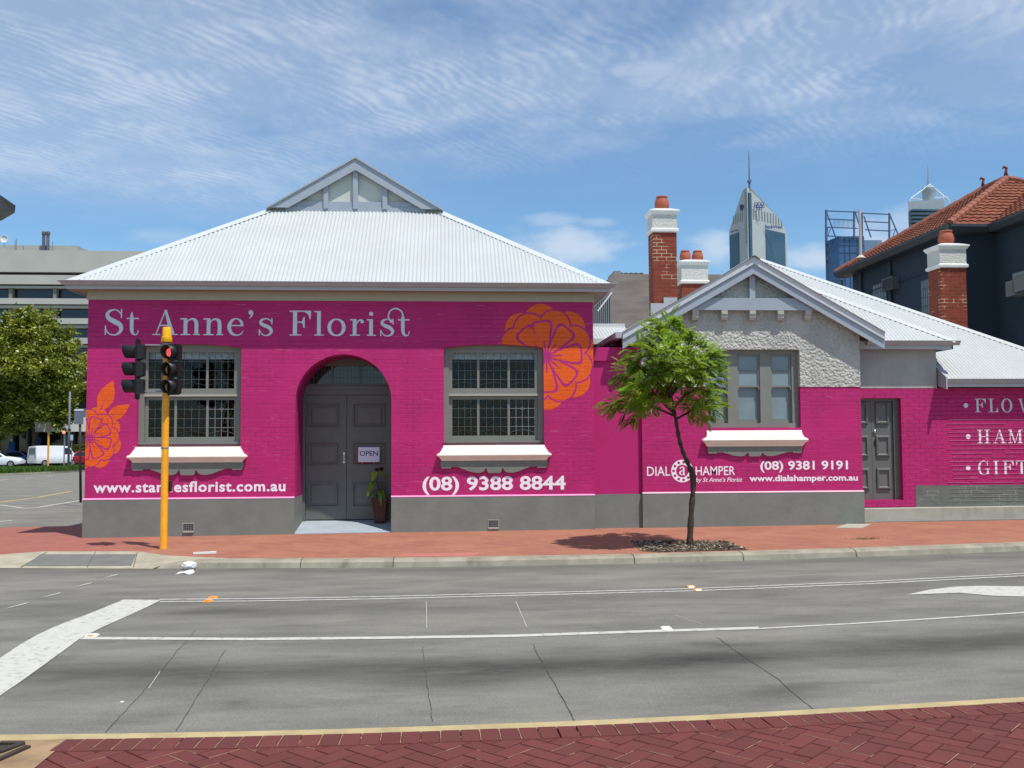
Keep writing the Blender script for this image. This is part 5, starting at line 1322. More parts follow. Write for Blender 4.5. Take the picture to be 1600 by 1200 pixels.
# gable trim
mb = MB(); zb0, zb1 = PY(1178, 484, Y2 - .2).z, PY(1178, 465, Y2 - .2).z
hwb = (ZA - .12 - zb1) / TG
mb.hexa([(AX - hwb - .22, Y2 - .15, zb0), (AX + hwb + .22, Y2 - .15, zb0), (AX + hwb + .22, Y2 - .013, zb0), (AX - hwb - .22, Y2 - .013, zb0)], [(AX - hwb, Y2 - .15, zb1), (AX + hwb, Y2 - .15, zb1), (AX + hwb, Y2 - .013, zb1), (AX - hwb, Y2 - .013, zb1)])
mb.box(AX - .055, AX + .055, Y2 - .12, Y2 - .013, zb1 + .001, ZA - .28)
mb.build('gable_beam', M['barge'], ct)
zc0 = zb0 - .0005
for px in (1087, 1132.5, 1176.5, 1220.5, 1263.5):
    x_ = PY(px, 490, Y2 - .15).x; mb = MB(); h = .19
    prof_ = [(-.013, 0), (-.148, 0), (-.148, -.075), (-.128, -.095), (-.128, -.14), (-.10, -h), (-.013, -h)]
    n = len(mb.v)
    for s in (-.06, .06): mb.v += [Vector((x_ + s, Y2 + a, zc0 + b)) for a, b in prof_]
    m_ = len(prof_)
    mb.f += [tuple(n + i for i in range(m_)), tuple(n + m_ + i for i in range(m_))[::-1]] + [(n + i, n + (i + 1) % m_, n + m_ + (i + 1) % m_, n + m_ + i) for i in range(m_)]
    mb.build('corbel', mat('pale_corbel', lin((176, 176, 166)), .6, .04, 5) if px == 1087 else bpy.data.materials['pale_corbel'], ct)
# gable roof
YGB = 27.2; hw = GHW + .02; LS2 = math.sqrt(1 + TG * TG)
mb = MB()
ZRD = ZA + .05
for s in (-1, 1):
    O = (AX + s * hw, YBG - .06, ZRD - hw * TG)
    L = YGB - YBG
    if s < 0: corrugated(mb, O, (0, 1, 0), (-s, 0, TG), [(0, 0), (L, 0), (L, hw * LS2), (0, hw * LS2)])
    else: corrugated(mb, O, (0, 1, 0), (-s, 0, TG), [(0, 0), (.30 + .5, 0), (L, (hw) * LS2 * .9), (L, hw * LS2), (0, hw * LS2)])
cr = mb.build('roof', M['roof'], ct, smooth=True, fixn=False)
mb = MB(); capping(mb, (AX, YBG - .08, ZRD + .012), (AX, YGB, ZRD + .012), (AX - 2, YBG, ZRD - 2 * TG), (AX + 2, YBG, ZRD - 2 * TG)); mb.build('ridge_capping', M['cap'], cr, fixn=False)
for nm, off0, off1, ya, yb, m_, ex in (('bargeboard', -.075, -.27, YBG, YBG + .03, M['barge'], 0), ('verge_capping', .055, -.085, YBG - .03, YBG + .10, mat('pale_grey_verge', lin((200, 203, 206)), .4, .03, 3), .0)):
    mb = MB()
    for s in (-1, 1):
        xa = AX + s * (hw + ex); za = ZA - (hw + ex) * TG
        p = [Vector((xa, ya, za + off0)), Vector((AX, ya, ZA + off0)), Vector((AX, ya, ZA + off1)), Vector((xa, ya, za + off1))]
        mb.hexa(p, [q + Vector((0, yb - ya, 0)) for q in p])
    mb.build(nm, m_, cr)
mb = MB(); zsf = lambda x: ZA - .03 - abs(x - AX) * TG
for s in (-1, 1):
    mb.quad((AX + s * hw, YBG + .031, zsf(AX + hw)), (AX, YBG + .031, zsf(AX)), (AX, YGB, zsf(AX)), (AX + s * hw, YGB, zsf(AX + hw)))
mb.build('soffit', M['soffit'], cr, fixn=False)
mb = MB(); gx = AX - hw; gzl = ZRD - hw * TG
mb.box(gx - .14, gx - .01, YBG - .02, 26, gzl - .11, gzl + .0); mb.build('gutter', M['gutter'], cr)
mb = MB(); mb.box(gx + .0, CX0 - .001, YBG + .04, YBG + .08, gzl - .22, gzl - .02); mb.build('eave_box', M['barge'], cr)

# lettering on the cottage
txt('DIAL', 1011, 1047, 729, 743.5, 'trade_name_lettering', M['letter'], ct, Y2, .006)
txt('HAMPER', 1087, 1148.5, 728.5, 742.5, 'trade_name_lettering', M['letter'], ct, Y2, .006)
txt('by St Anne\u2019s Florist', 1087, 1160, 746, 755, 'byline_lettering', M['letter'], ct, Y2, .008, shear=.28)
txt('(08) 9381 9191', 1188, 1325, 720, 738, 'phone_number_lettering', M['letter'], ct, Y2, .022)
txt('www.dialahamper.com.au', 1171, 1340.5, 742, 754.5, 'web_address_lettering', M['letter'], ct, Y2, .026)
dc = PY(1066, 736, Y2); mp2 = (PY(1083, 736, Y2).x - PY(1049, 736, Y2).x) / 34
loops = [[(dc.x + u, dc.z + v) for u, v in disc(0, 0, 17.3 * mp2, 48)]]
for i in range(11):
    a = math.radians(90 + 33 * i - 10); loops.append([(dc.x + u, dc.z + v) for u, v in disc(13.6 * mp2 * math.cos(a), 13.6 * mp2 * math.sin(a), 2.2 * mp2, 12)][::-1])
loops.append([(dc.x + u, dc.z + v) for u, v in disc(0, 0, 9.8 * mp2, 30)][::-1])
mb = MB(); mb.flat(loops, lambda u, v: (u, Y2 - .002, v), 0, .0015, (0, 1, 0)); dl = mb.build('dial_emblem', M['letter'], ct)
mb = MB(); add_glyph(mb, 'a', lambda a, b: (dc.x + (a - 80) * .00088, dc.z - .075 + b * .00092), Y2); mb.build('emblem_letter', M['letter'], dl)

# recessed wing: door wall + long wall to the right
ZPK3 = z3(606.5); ZE1 = PY(1430, 546, Y3 - .22).z
FX1 = x3(1465); RX1 = PY(1740, 600, Y3).x
dx0, dx1 = x3(1338), x3(1408); dz0, dz1 = z3(781), z3(622)
g3 = gz(x3(1500), Y3)
mb = MB(); zpl = z3(757.5, 1550); zpt = z3(792, 1380); px0 = x3(1427)
wall_panel(mb, [[(CX1 - .2, zpt), (px0, zpt), (px0, zpl), (RX1, zpl), (RX1, ZPK3), (CX1 - .2, ZPK3)], [(dx0, dz0), (dx0, dz1), (dx1, dz1), (dx1, dz0)]], Y3, .28)
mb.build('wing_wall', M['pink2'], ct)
mb = MB(); mb.box(CX1 - .2, FX1, Y3 - .004, Y3 + .28, ZPK3 + .0005, PY(1430, 528, Y3).z); mb.build('stucco_band', M['stucco'], ct)
mb = MB(); mb.box(px0, RX1, Y3 - .006, Y3 + .28, g3 - .1, zpl - .001); mb.build('wing_plinth', M['plinthb'], ct)
# raised step strip
mb = MB(); zs_t = z3(793.5, 1400)
mb.hexa([(CX1 + .001, Y3 - .24, g3 - .1), (RX1 + 4, Y3 - .24, g3 - .1), (RX1 + 4, Y3 + .1, g3 - .1), (CX1 + .001, Y3 + .1, g3 - .1)], [(CX1 + .001, Y3 - .24, zs_t - .002), (RX1 + 4, Y3 - .24, zs_t + .04), (RX1 + 4, Y3 - .0065, zs_t + .046), (CX1 + .001, Y3 - .0065, zs_t + .004)])
mb.build('wing_step', M['concrete'], ct)
mb = MB(); mb.hexa([(CX1 + .001, Y3 - .50, g3 - .1), (RX1 + 4, Y3 - .50, g3 - .1), (RX1 + 4, Y3 - .241, g3 - .1), (CX1 + .001, Y3 - .241, g3 - .1)], [(CX1 + .001, Y3 - .50, gz(CX1, Y3) + .012), (RX1 + 4, Y3 - .50, gz(RX1, Y3) + .05), (RX1 + 4, Y3 - .241, gz(RX1, Y3) + .05), (CX1 + .001, Y3 - .241, gz(CX1, Y3) + .02)]); mb.build('wing_step_edge', M['plinth'], ct)
# side door (four raised panels high on each leaf are hidden left by the cottage corner)
DY3 = Y3 + .15
dd = MB(); dd.box(dx1 - .11, dx1, DY3 - .03, DY3 + .13, dz0, dz1); dd.box(dx0, dx0 + .10, DY3 - .03, DY3 + .13, dz0, dz1); dd.box(dx0 + .1, dx1 - .11, DY3 - .03, DY3 + .13, dz1 - .05, dz1)
sd = dd.build('door', M['doorgrey'], ct)
dm = PY(1363, 700, DY3).x; e1 = dx1 - .112
zz = lambda py: PY(1385, py, DY3).z
ps = [(zz(764), zz(732)), (zz(713), zz(681)), (zz(662), zz(629))]
lw = e1 - dm
for (a, b) in ((dm + .003, e1), (dm - lw, dm - .003)):
    pn = [(a + .085, b - .085, q, r) for q, r in ps]
    d_ = MB(); loops = [[(a, dz0 + .004), (b, dz0 + .004), (b, dz1 - .052), (a, dz1 - .052)]]
    d_.flat(loops, lambda u, v: (u, DY3 + .02, v), 0, .05, (0, 1, 0))
    for (pa, pb, q, r) in pn:      # bolection frame standing proud
        for (i0, i1, y0, y1) in ((-.012, .0, .019, -.012), (.0, .03, -.012, -.02), (.03, .055, -.02, .012)):
            def fr(i, y): return [Vector((pa + i, DY3 + y, q + i)), Vector((pb - i, DY3 + y, q + i)), Vector((pb - i, DY3 + y, r - i)), Vector((pa + i, DY3 + y, r - i))]
            A_, B_ = fr(i0, y0), fr(i1, y1); k = len(d_.v); d_.v += A_ + B_
            for j in range(4): d_.f.append((k + j, k + (j + 1) % 4, k + 4 + (j + 1) % 4, k + 4 + j))
        d_.quad(Vector((pa + .055, DY3 + .012, q + .055)), Vector((pb - .055, DY3 + .012, q + .055)), Vector((pb - .055, DY3 + .012, r - .055)), Vector((pa + .055, DY3 + .012, r - .055)))
    d_.build('door_leaf', M['doorgrey'], sd, fixn=False)
mb = MB(); kx, kz = PY(1367, 674, DY3).x, zz(674); mb.lathe((0, 0, 0), [(.001, .0), (.034, .004), (.036, .018), (.03, .03), (.001, .034)], 14)
for i in range(len(mb.v)): v = mb.v[i]; mb.v[i] = Vector((kx + v.x, DY3 + .018 - v.z, kz + v.y))
mb.build('lock', M['chrome'], sd, smooth=True)
mb = MB(); mb.box(kx - .012, kx + .026, DY3 + .004, DY3 + .018, zz(697), zz(688)); mb.build('handle', M['black'], sd)
# eaves of the two roof levels
YE3 = Y3 - .22
G1C = PY(1489, 535, YE3); G1Z0 = PY(1440, 545.5, YE3).z; G1Z1 = PY(1440, 532, YE3 - .1).z
mb = MB(); hh = G1Z1 - G1Z0; xs0 = AX + hw - .02
run_sweep(mb, (CX1 + .0, YE3, G1Z0), (G1C.x, YE3, G1Z0), [(0, 0), (0, hh), (-.03, hh), (-.03, 0)]); run_sweep(mb, (G1C.x, YE3 + .0, G1Z0), (G1C.x, YE3 + 6, G1Z0), [(0, 0), (0, hh), (-.03, hh), (-.03, 0)], (1, 0, 0))
mb.box(CX1, G1C.x - .031, YE3 + .031, Y3 - .0045, G1Z0 + .01, G1Z0 + .03)
mb.build('fascia', bpy.data.materials['grey_fascia'], ct)
gp = [(.001, hh * .46), (.04, hh * .5), (.06, hh * .7), (.09, hh * .9), (.10, hh * 1.0), (.09, hh * 1.02), (.075, hh * .9), (.001, hh * .8)]
mb = MB(); run_sweep(mb, (xs0, YE3, G1Z0), (G1C.x + .12, YE3, G1Z0), gp); run_sweep(mb, (G1C.x, YE3 + .0, G1Z0), (G1C.x, YE3 + 6, G1Z0), gp, (1, 0, 0)); mb.build('gutter', M['gutter'], ct)
def solve_hip(C, px, py):
    d = ray(px, py); # C + t(-1,1)
    s = (C.x + C.y) / (d.x + d.y); t = CP.y + s * d.y - C.y; z = CP.z + s * d.z; return t, (z - C.z) / t
CG = Vector((G1C.x + .06, YE3 - .06, G1Z1 - .01)); t1, TG1 = solve_hip(CG, 1240, 440)
FZ = PY(1540, 591.5, YE3 - .1).z; CF = Vector((PY(1740, 591, YE3).x, YE3 - .06, FZ - .01)); t2, TF = solve_hip(CF, 1240, 422)
print('G1 hip pitch', math.degrees(math.atan(TG1)), t1, 'F hip pitch', math.degrees(math.atan(TF)), t2)
# G1: front plane from its gutter up to the gable's right slope
TT = 2.9
mb = MB(); LG = math.sqrt(1 + TG1 ** 2); wG = CG.x - xs0 + .9
corrugated(mb, (CG.x - wG, CG.y, CG.z), (1, 0, 0), (0, 1, TG1), [(0, 0), (wG, 0), (wG - min(t1, wG - .1), min(t1, wG - .1) * LG), (0, min(t1, wG - .1) * LG)])
# its right-hand plane, seen only from the side
corrugated(mb, (CG.x, CG.y, CG.z), (0, 1, 0), (-1, 0, TG1), [(0, 0), (6, 0), (6, min(t1, wG) * LG), (min(t1, wG), min(t1, wG) * LG)])
g1 = mb.build('wing_roof', M['roof'], ct, smooth=True, fixn=False)
mb = MB(); e = CG + Vector((-t1, t1, TG1 * t1)); capping(mb, CG + Vector((0, 0, .002)), e + Vector((0, 0, .002)), (CG.x - 2, CG.y, CG.z), (CG.x, CG.y + 4, CG.z)); mb.build('hip_capping', M['cap'], g1, fixn=False)
# F: lower, deeper roof
LF = math.sqrt(1 + TF ** 2); tf = t2; xF0 = x3(1478) ; wF = CF.x - CX1 - .2
mb = MB()
x0f = PY(1479, 595, YE3 - .06).x; wl_ = CF.x - x0f
corrugated(mb, (x0f, CF.y, CF.z), (1, 0, 0), (0, 1, TF), [(0, 0), (wl_, 0), (0, wl_ * LF)])
tE, _ = solve_hip(CF, 1180, 400); uE = x0f - (CF.x - tE)
corrugated(mb, (CF.x - tE, CF.y, CF.z), (1, 0, 0), (0, 1, TF), [(0, 1.6 * LF), (uE + .03, .7 * LF), (uE + .03, (wl_ - .03) * LF), (0, tE * LF)])
corrugated(mb, CF, (0, 1, 0), (-1, 0, TF), [(0, 0), (tf + 2, 0), (tf + 2, tf * LF), (tf, tf * LF)])
PF = CF + Vector((-tE, tE, tE * TF)); LFp = PY(928, 544, PF.y); QF = PY(974, 545, 19.4)
e1_ = (LFp - PF).normalized(); wv_ = (QF - LFp); wv_ -= e1_ * wv_.dot(e1_); dW = wv_.length; Ln = (LFp - PF).length
corrugated(mb, PF, e1_, wv_, [(0, 0), (Ln, 0), (Ln, dW), (Ln * .6, dW)])
mb.quad(PF, LFp, LFp + Vector((0, 4, -.8)), PF + Vector((0, 4, -.8)))
fr_ = mb.build('lower_roof', M['roof'], ct, smooth=True, fixn=False)
mb = MB(); tf = tE; e = PF.copy(); capping(mb, PF, LFp, PF + wv_, PF + Vector((0, 4, -.8)), .07); capping(mb, CF + Vector((0, 0, .002)), e + Vector((0, 0, .002)), (CF.x - 3, CF.y, CF.z), (CF.x, CF.y + 4, CF.z)); mb.build('hip_capping', M['cap'], fr_, fixn=False)
FZ0 = PY(1540, 604.5, YE3).z; hF = FZ - FZ0
gp = [(.001, hF * .40), (.03, hF * .45), (.04, hF * .7), (.065, hF * .9), (.07, hF * 1.0), (.06, hF * 1.02), (.05, hF * .9), (.001, hF * .8)]
mb = MB(); run_sweep(mb, (x0f, YE3, FZ0), (CF.x, YE3, FZ0), [(0, 0), (0, hF - .01), (-.03, hF - .01), (-.03, 0)]); mb.box(x0f, CF.x, YE3 + .031, Y3 - .007, FZ0 + .01, FZ0 + .03); mb.build('lower_fascia', bpy.data.materials['grey_fascia'], ct)
mb = MB(); run_sweep(mb, (x0f, YE3, FZ0), (CF.x + .1, YE3, FZ0), gp); mb.build('lower_gutter', M['gutter'], ct)
mb = MB(); bx = x0f - .03
mb.add([(bx, YE3 - .1, FZ0 - .05), (bx, YE3 - .1, FZ + .03), (bx, Y3 + .6, FZ + .03 + .9 * TF), (bx, Y3 + .6, FZ0 - .02 + .7 * TF), (bx, Y3 - .01, FZ0 + .02)] + [(bx + .028, YE3 - .1, FZ0 - .05), (bx + .028, YE3 - .1, FZ + .03), (bx + .028, Y3 + .6, FZ + .03 + .9 * TF), (bx + .028, Y3 + .6, FZ0 - .02 + .7 * TF), (bx + .028, Y3 - .01, FZ0 + .02)],
       [(0, 1, 2, 3, 4), (9, 8, 7, 6, 5), (0, 5, 6, 1), (1, 6, 7, 2), (2, 7, 8, 3), (3, 8, 9, 4), (4, 9, 5, 0)]); mb.build('lower_barge', M['gutter'], ct)
mb = MB(); mb.box(RX1 - .28, RX1, Y3 + .285, 28, g3 - .1, FZ - .05); mb.box(FX1 - .25, FX1 - .001, Y3 + .285, 24, FZ, PY(1430, 528, Y3).z); mb.build('side_wall', M['stucco'], ct)
# serif lettering of the wing
u5 = lambda u: PY(1340 + u / 5.454, 640, Y3).x
k5 = (u5(1400) - u5(1000)) / 400
for seq_, zb5, hcap in (([('dot', 915), ('F', 1000), ('L', 1116), ('O', 1226), ('W', 1368)], 240, 110), ([('dot', 927), ('H', 1012), ('A', 1146), ('M', 1274)], 505, 110), ([('dot', 918), ('G', 1008), ('I', 1140), ('F', 1220), ('T', 1334)], 771, 110)):
    s = hcap / 256 * k5; zb = PY(1540, 600 + zb5 / 5.454, Y3).z
    place('wing_lettering', seq_, u5, lambda u, zb=zb: zb, s, s, M['lettergrey'] if zb5 == 240 else M['letter'], ct, Y3)
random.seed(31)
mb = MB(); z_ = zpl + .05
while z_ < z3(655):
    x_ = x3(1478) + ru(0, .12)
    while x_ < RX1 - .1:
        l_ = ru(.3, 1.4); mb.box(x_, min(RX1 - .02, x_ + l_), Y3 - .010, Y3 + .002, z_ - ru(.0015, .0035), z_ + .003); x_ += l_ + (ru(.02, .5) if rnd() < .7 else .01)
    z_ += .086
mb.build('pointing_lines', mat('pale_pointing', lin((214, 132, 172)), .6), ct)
mb = MB(); z_ = zpl - .07
while z_ > zs_t + .02:
    x_ = x3(1478) + ru(0, .1)
    while x_ < RX1 - .1: l_ = ru(.3, 1.2); mb.box(x_, min(RX1 - .02, x_ + l_), Y3 - .012, Y3 + .002, z_ - .003, z_ + .002); x_ += l_ + ru(.02, .4)
    z_ -= .086
mb.build('pointing_lines', mat('grey_pointing', lin((160, 162, 156)), .6), ct)
# chimneys
def chimney(px0, px1, pyt, pyb, Y, pots, name='chimney', base=None, sash=True):
    """px0..px1 brick shaft, pyt top of render cap"""
    c = PY((px0 + px1) / 2, pyt, Y); w = (PY(px1, pyt, Y).x - PY(px0, pyt, Y).x) / 2; mp = w * 2 / (px1 - px0); d = w * .9
    zt = c.z; zb = zt - 34 * mp * (38 / 38); yb = Y + d
    capz = zt; rb = zt - 36 * mp; mb = MB()
    mb.rings(c.x, yb, [(w - .0, d - .0, base if base is not None else 3.0), (w, d, rb)]); ch = mb.build(name, M['redbrick'], cr)
    mb = MB()
    mb.rings(c.x, yb, [(w + .01, d + .01, rb), (w + .045, d + .045, rb + .02), (w + .05, d + .05, rb + .075), (w + .02, d + .02, rb + .10), (w + .018, d + .018, rb + .102)])
    mb.rings(c.x, yb, [(w + .018, d + .018, zt - .13), (w + .03, d + .03, zt - .12), (w + .075, d + .075, zt - .05), (w + .075, d + .075, zt - .02), (w * .62, d * .62, zt + .045)])
    mb.build('chimney_moulding', M['white'], ch)
    mb = MB(); mb.rings(c.x, yb, [(w + .012, d + .012, rb + .1025), (w + .012, d + .012, zt - .1305)]); mb.build('roughcast_band', M['roughcast'], ch)
    for i in range(pots):
        x = c.x + (0 if pots == 1 else (-.5 + i) * w * .98); r = min(w * .62, .19) if pots == 1 else w * .44
        mb = MB(); mb.lathe((x, yb, zt + .02), [(r * .78, 0), (r * .98, r * .55), (r, r * .9), (r * .88, r * 1.45), (r * .72, r * 1.7), (r * .80, r * 1.78), (r * .80, r * 1.95), (r * .62, r * 1.95), (r * .55, r * 1.5)], 18)
        mb.build('chimney_pot', M['terracotta'], ch, smooth=True)
    return ch, c, w, d, yb
ch1, c_, w_1, d_1, yb_1 = chimney(1019.5, 1056.5, 327, 470, 22.4, 1)
mb = MB(); zf1 = PY(1035, 487, 22.4).z
for i, (a, b) in enumerate(((1017, 1037), (1037, 1058))):
    xa, xb = PY(a, 480, 22.35).x, PY(b, 480, 22.35).x; zt_ = PY(1040, 474 - 9 * i, 22.35).z; mb.box(xa, xb, 22.33, 22.398, zt_ - .5, zt_)
mb.build('flashing', M['gutter'], ch1)
chimney(1065, 1105, 407, 445, 25.5, 2)
chimney(1468, 1508, 381.5, 505, 22.6, 1)

# ================================================================== street tree and its bed
def tree_small():
    random.seed(21)
    TB = G(1079, 853, FP); Y = TB.y
    t = thing('street_tree', TB, 'young feathery leaved street tree with a thin curved trunk in front of the dial lettering', 'tree')
    P = lambda px, py, dy=0: PY(px, py, Y + dy)
    tr = MB(); path = [(1079, 856), (1078, 845), (1080, 804), (1083, 762), (1082, 742), (1076, 727), (1068, 708), (1062, 690), (1058, 668), (1054, 646), (1048, 618), (1044, 585), (1043, 555), (1044, 525)]
    pts = [P(a, b) for a, b in path]; pts[0].z = TB.z - .03; pts[-2] += Vector((0, .05, 0))
    c = catmull([(p.x, p.y, p.z) for p in pts], 5); n = len(c)
    rad = [.062 - .012 * min(1, i / 10) - .036 * i / n + .006 * math.sin(i * 1.7) for i in range(n)]
    for i, q in enumerate(c):
        if abs(q[2] - P(1082, 742).z) < .12: rad[i] += .012
    tr.tube(c, rad, 10)
    ends = []
    br = [((1055, 648), (1040, 634, -.2), (1026, 622, -.4), (1005, 622, -.6)), ((1053, 640), (1035, 628, .2), (1015, 605, .5)), ((1050, 625), (1030, 600, -.3), (1000, 575, -.4), (980, 560, -.5)),
          ((1052, 640), (1070, 618, -.3), (1092, 610, -.6), (1110, 612, -.8)), ((1048, 620), (1068, 595, .3), (1095, 575, .5), (1118, 568, .6)), ((1046, 605), (1062, 575, -.4), (1080, 545, -.6)),
          ((1045, 590), (1030, 560, .3), (1012, 540, .4)), ((1044, 570), (1058, 540, .3), (1072, 515, .4)), ((1044, 560), (1036, 530, -.3), (1026, 512, -.3)), ((1056, 655), (1075, 645, .1), (1095, 632, .3), (1112, 640, .4)),
          ((1050, 625), (1045, 600, -.7), (1048, 580, -1.0)), ((1048, 615), (1040, 600, .7), (1046, 575, 1.0)), ((1054, 650), (1030, 640, .1), (1000, 632, .1), (972, 634, -.1)), ((1044, 540), (1046, 515, -.1), (1044, 500, 0)),
          ((1050, 612), (1072, 596, -.7), (1100, 590, -.9)), ((1046, 600), (1020, 585, -.8), (1000, 600, -.9))]
    for b in br:
        q = [P(*b[0])] + [P(a, c_, d) for a, c_, d in b[1:]]; cc = catmull([tuple(v) for v in q], 4)
        tr.tube(cc, [.022 - .016 * i / len(cc) for i in range(len(cc))], 6); ends.append([Vector(v) for v in cc])
    tr.build('trunk', M['bark'], t, smooth=True)
    lf = MB()
    def frond(base, d, L, droop, tone):
        d = Vector(d).normalized(); n = 11; pts = []
        p = Vector(base); dd = d.copy()
        for i in range(n + 1):
            pts.append(p.copy()); p = p + dd * (L / n); dd = (dd + Vector((0, 0, -droop / n))).normalized()
        side = d.cross(Vector((0, 0, 1))); side = side.normalized() if side.length > .1 else Vector((1, 0, 0))
        roll = ru(-.5, .5); side = (side + Vector((0, 0, roll))).normalized()
        for i in range(1, n + 1):
            f = i / n; pl = .32 * L * (math.sin(math.pi * (.12 + .80 * f)) ** .7); ax = (pts[i] - pts[i - 1]).normalized()
            for s in (-1, 1):
                dv = (side * s * .92 + ax * .42 + Vector((0, 0, -.18 + ru(-.12, .12)))).normalized(); w = pl * .21 + .003
                wv = ax * w; k = len(lf.v); b0 = pts[i]; tip = b0 + dv * pl; m_ = b0 + dv * pl * .5
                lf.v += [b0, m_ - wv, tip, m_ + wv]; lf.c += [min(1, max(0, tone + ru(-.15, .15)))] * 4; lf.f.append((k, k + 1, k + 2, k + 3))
    # crown outline in picture pixels gives the lobes; each lobe is a ball of fronds on a twig
    lobes = [(1042, 508, 0, 24, 26), (1022, 528, -.2, 26, 24), (1062, 526, .2, 28, 24), (1086, 545, .1, 30, 26), (1106, 562, -.1, 28, 24), (1000, 556, -.3, 32, 28), (976, 585, .1, 22, 18),
             (1035, 560, .5, 40, 34), (1035, 558, -.8, 38, 30), (1070, 572, -.7, 40, 32), (1072, 570, .8, 36, 30), (1112, 590, .3, 26, 24), (1098, 612, -.4, 32, 26), (1112, 636, .1, 20, 22), (1088, 636, .3, 26, 20), (1000, 600, .5, 36, 28),
             (1000, 615, -.6, 36, 28), (972, 630, 0, 28, 18), (988, 648, .1, 22, 22), (955, 633, -.1, 16, 12), (1022, 600, 0, 34, 28), (1064, 606, .2, 28, 20), (1018, 636, -.3, 18, 16), (1105, 648, -.2, 14, 14), (1122, 562, .1, 14, 12)]
    for (px, py, dy, rx, rz) in lobes:
        px = 1043 + (px - 1043) * (.93 if px > 990 else .96); rx *= .95; rz *= .95
        c = P(px, py, dy); mp = 1 / 96; cnt = int(rx * rz / 19) + 10
        for _ in range(cnt):
            u = Vector((ru(-1, 1), ru(-1, 1), ru(-1, 1)))
            while u.length > 1: u = Vector((ru(-1, 1), ru(-1, 1), ru(-1, 1)))
            b = c + Vector((u.x * rx * .75 * mp, u.y * rx * .9 * mp, u.z * rz * .75 * mp))
            d = Vector((u.x * 1.0 + ru(-.4, .4) + (px - 1045) / 160, u.y + ru(-.6, .6), u.z * .45 + ru(-.1, .45)))
            frond(b, d, ru(.17, .28), ru(.6, 1.4), .5 + .35 * u.z + ru(-.25, .25))  # tone rises with height in the lobe: top light painted into leaf colour
    for e in ends:
        for f in (.5, .7, .85, 1.0):
            b = e[min(len(e) - 1, int(f * (len(e) - 1)))]
            for _ in range(3): frond(b, (ru(-1, 1), ru(-1, 1), ru(-.1, .7)), ru(.2, .32), 1.2, ru(.2, .7))
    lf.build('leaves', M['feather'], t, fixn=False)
    # bed of bark chips
    bed = [G(a, b, FP) for a, b in ((986, 846), (1000, 861), (1030, 863), (1169, 859.5), (1134, 846), (1060, 845))]
    mb = MB(); mb.flat([[(p.x, p.y) for p in bed]], lambda a, b: (a, b, gz(a, b) + .0045), 0)
    cx = sum(p.x for p in bed) / 6; cy = sum(p.y for p in bed) / 6
    def inside(x, y):
        r = False
        for i in range(6):
            a, b = bed[i], bed[(i + 1) % 6]
            if (a.y > y) != (b.y > y) and x < (b.x - a.x) * (y - a.y) / (b.y - a.y) + a.x: r = not r
        return r
    mb.c += [.1] * len(mb.v)
    for _ in range(3600):
        x, y = ru(cx - 1.3, cx + 1.3), ru(cy - .8, cy + .8)
        if not inside(x, y): continue
        p = Vector((x, y, gz(x, y) + ru(.006, .03))); a = ru(0, 6.28); l = ru(.008, .026); d = Vector((math.cos(a), math.sin(a), ru(-.4, .4))) * l; e = Vector((-math.sin(a), math.cos(a), ru(-.5, .5))) * l * ru(.3, .7)
        mb.quad(p - d - e, p + d - e, p + d + e, p - d + e); mb.c += [rnd() ** 2.2] * 4
    m = bpy.data.materials.new('bark_chips'); m.use_nodes = True; nt_ = NT(m.node_tree); b_ = m.node_tree.nodes['Principled BSDF']; b_.inputs['Roughness'].default_value = .9
    at = nt_.new('ShaderNodeAttribute'); at.attribute_name = 'tone'; nt_.link(nt_.mix(at.outputs['Fac'], lin((62, 50, 42)), lin((176, 160, 138))), b_.inputs['Base Color'])
    o = mb.build('bark_mulch', m, fixn=False, loc=(cx, cy, gz(cx, cy))); tag(o, 'bed of dark bark chips set in the brick footpath round the young street tree', 'mulch bed', kind='stuff')
    # clump of dead grass by the kerb
    q = G(1352, 842, FP + .004); mb = MB()
    for _ in range(260):
        x, y = q.x + random.gauss(0, .13), q.y + random.gauss(0, .05); b = Vector((x, y, gz(x, y) + .003)); d = Vector((ru(-1, 1), ru(-1, 1), ru(.15, .7))).normalized() * ru(.02, .05); s = Vector((-d.y, d.x, 0)).normalized() * .003
        mb.quad(b - s, b + s, b + d + s * .3, b + d - s * .3)
    o = mb.build('dry_grass', mat('dry_grass', lin((104, 88, 44)), .9, .4, 30), fixn=False, loc=q); tag(o, 'small clump of dry weeds growing in the brick footpath left of the kerb joint', 'weeds', kind='stuff')
tree_small()

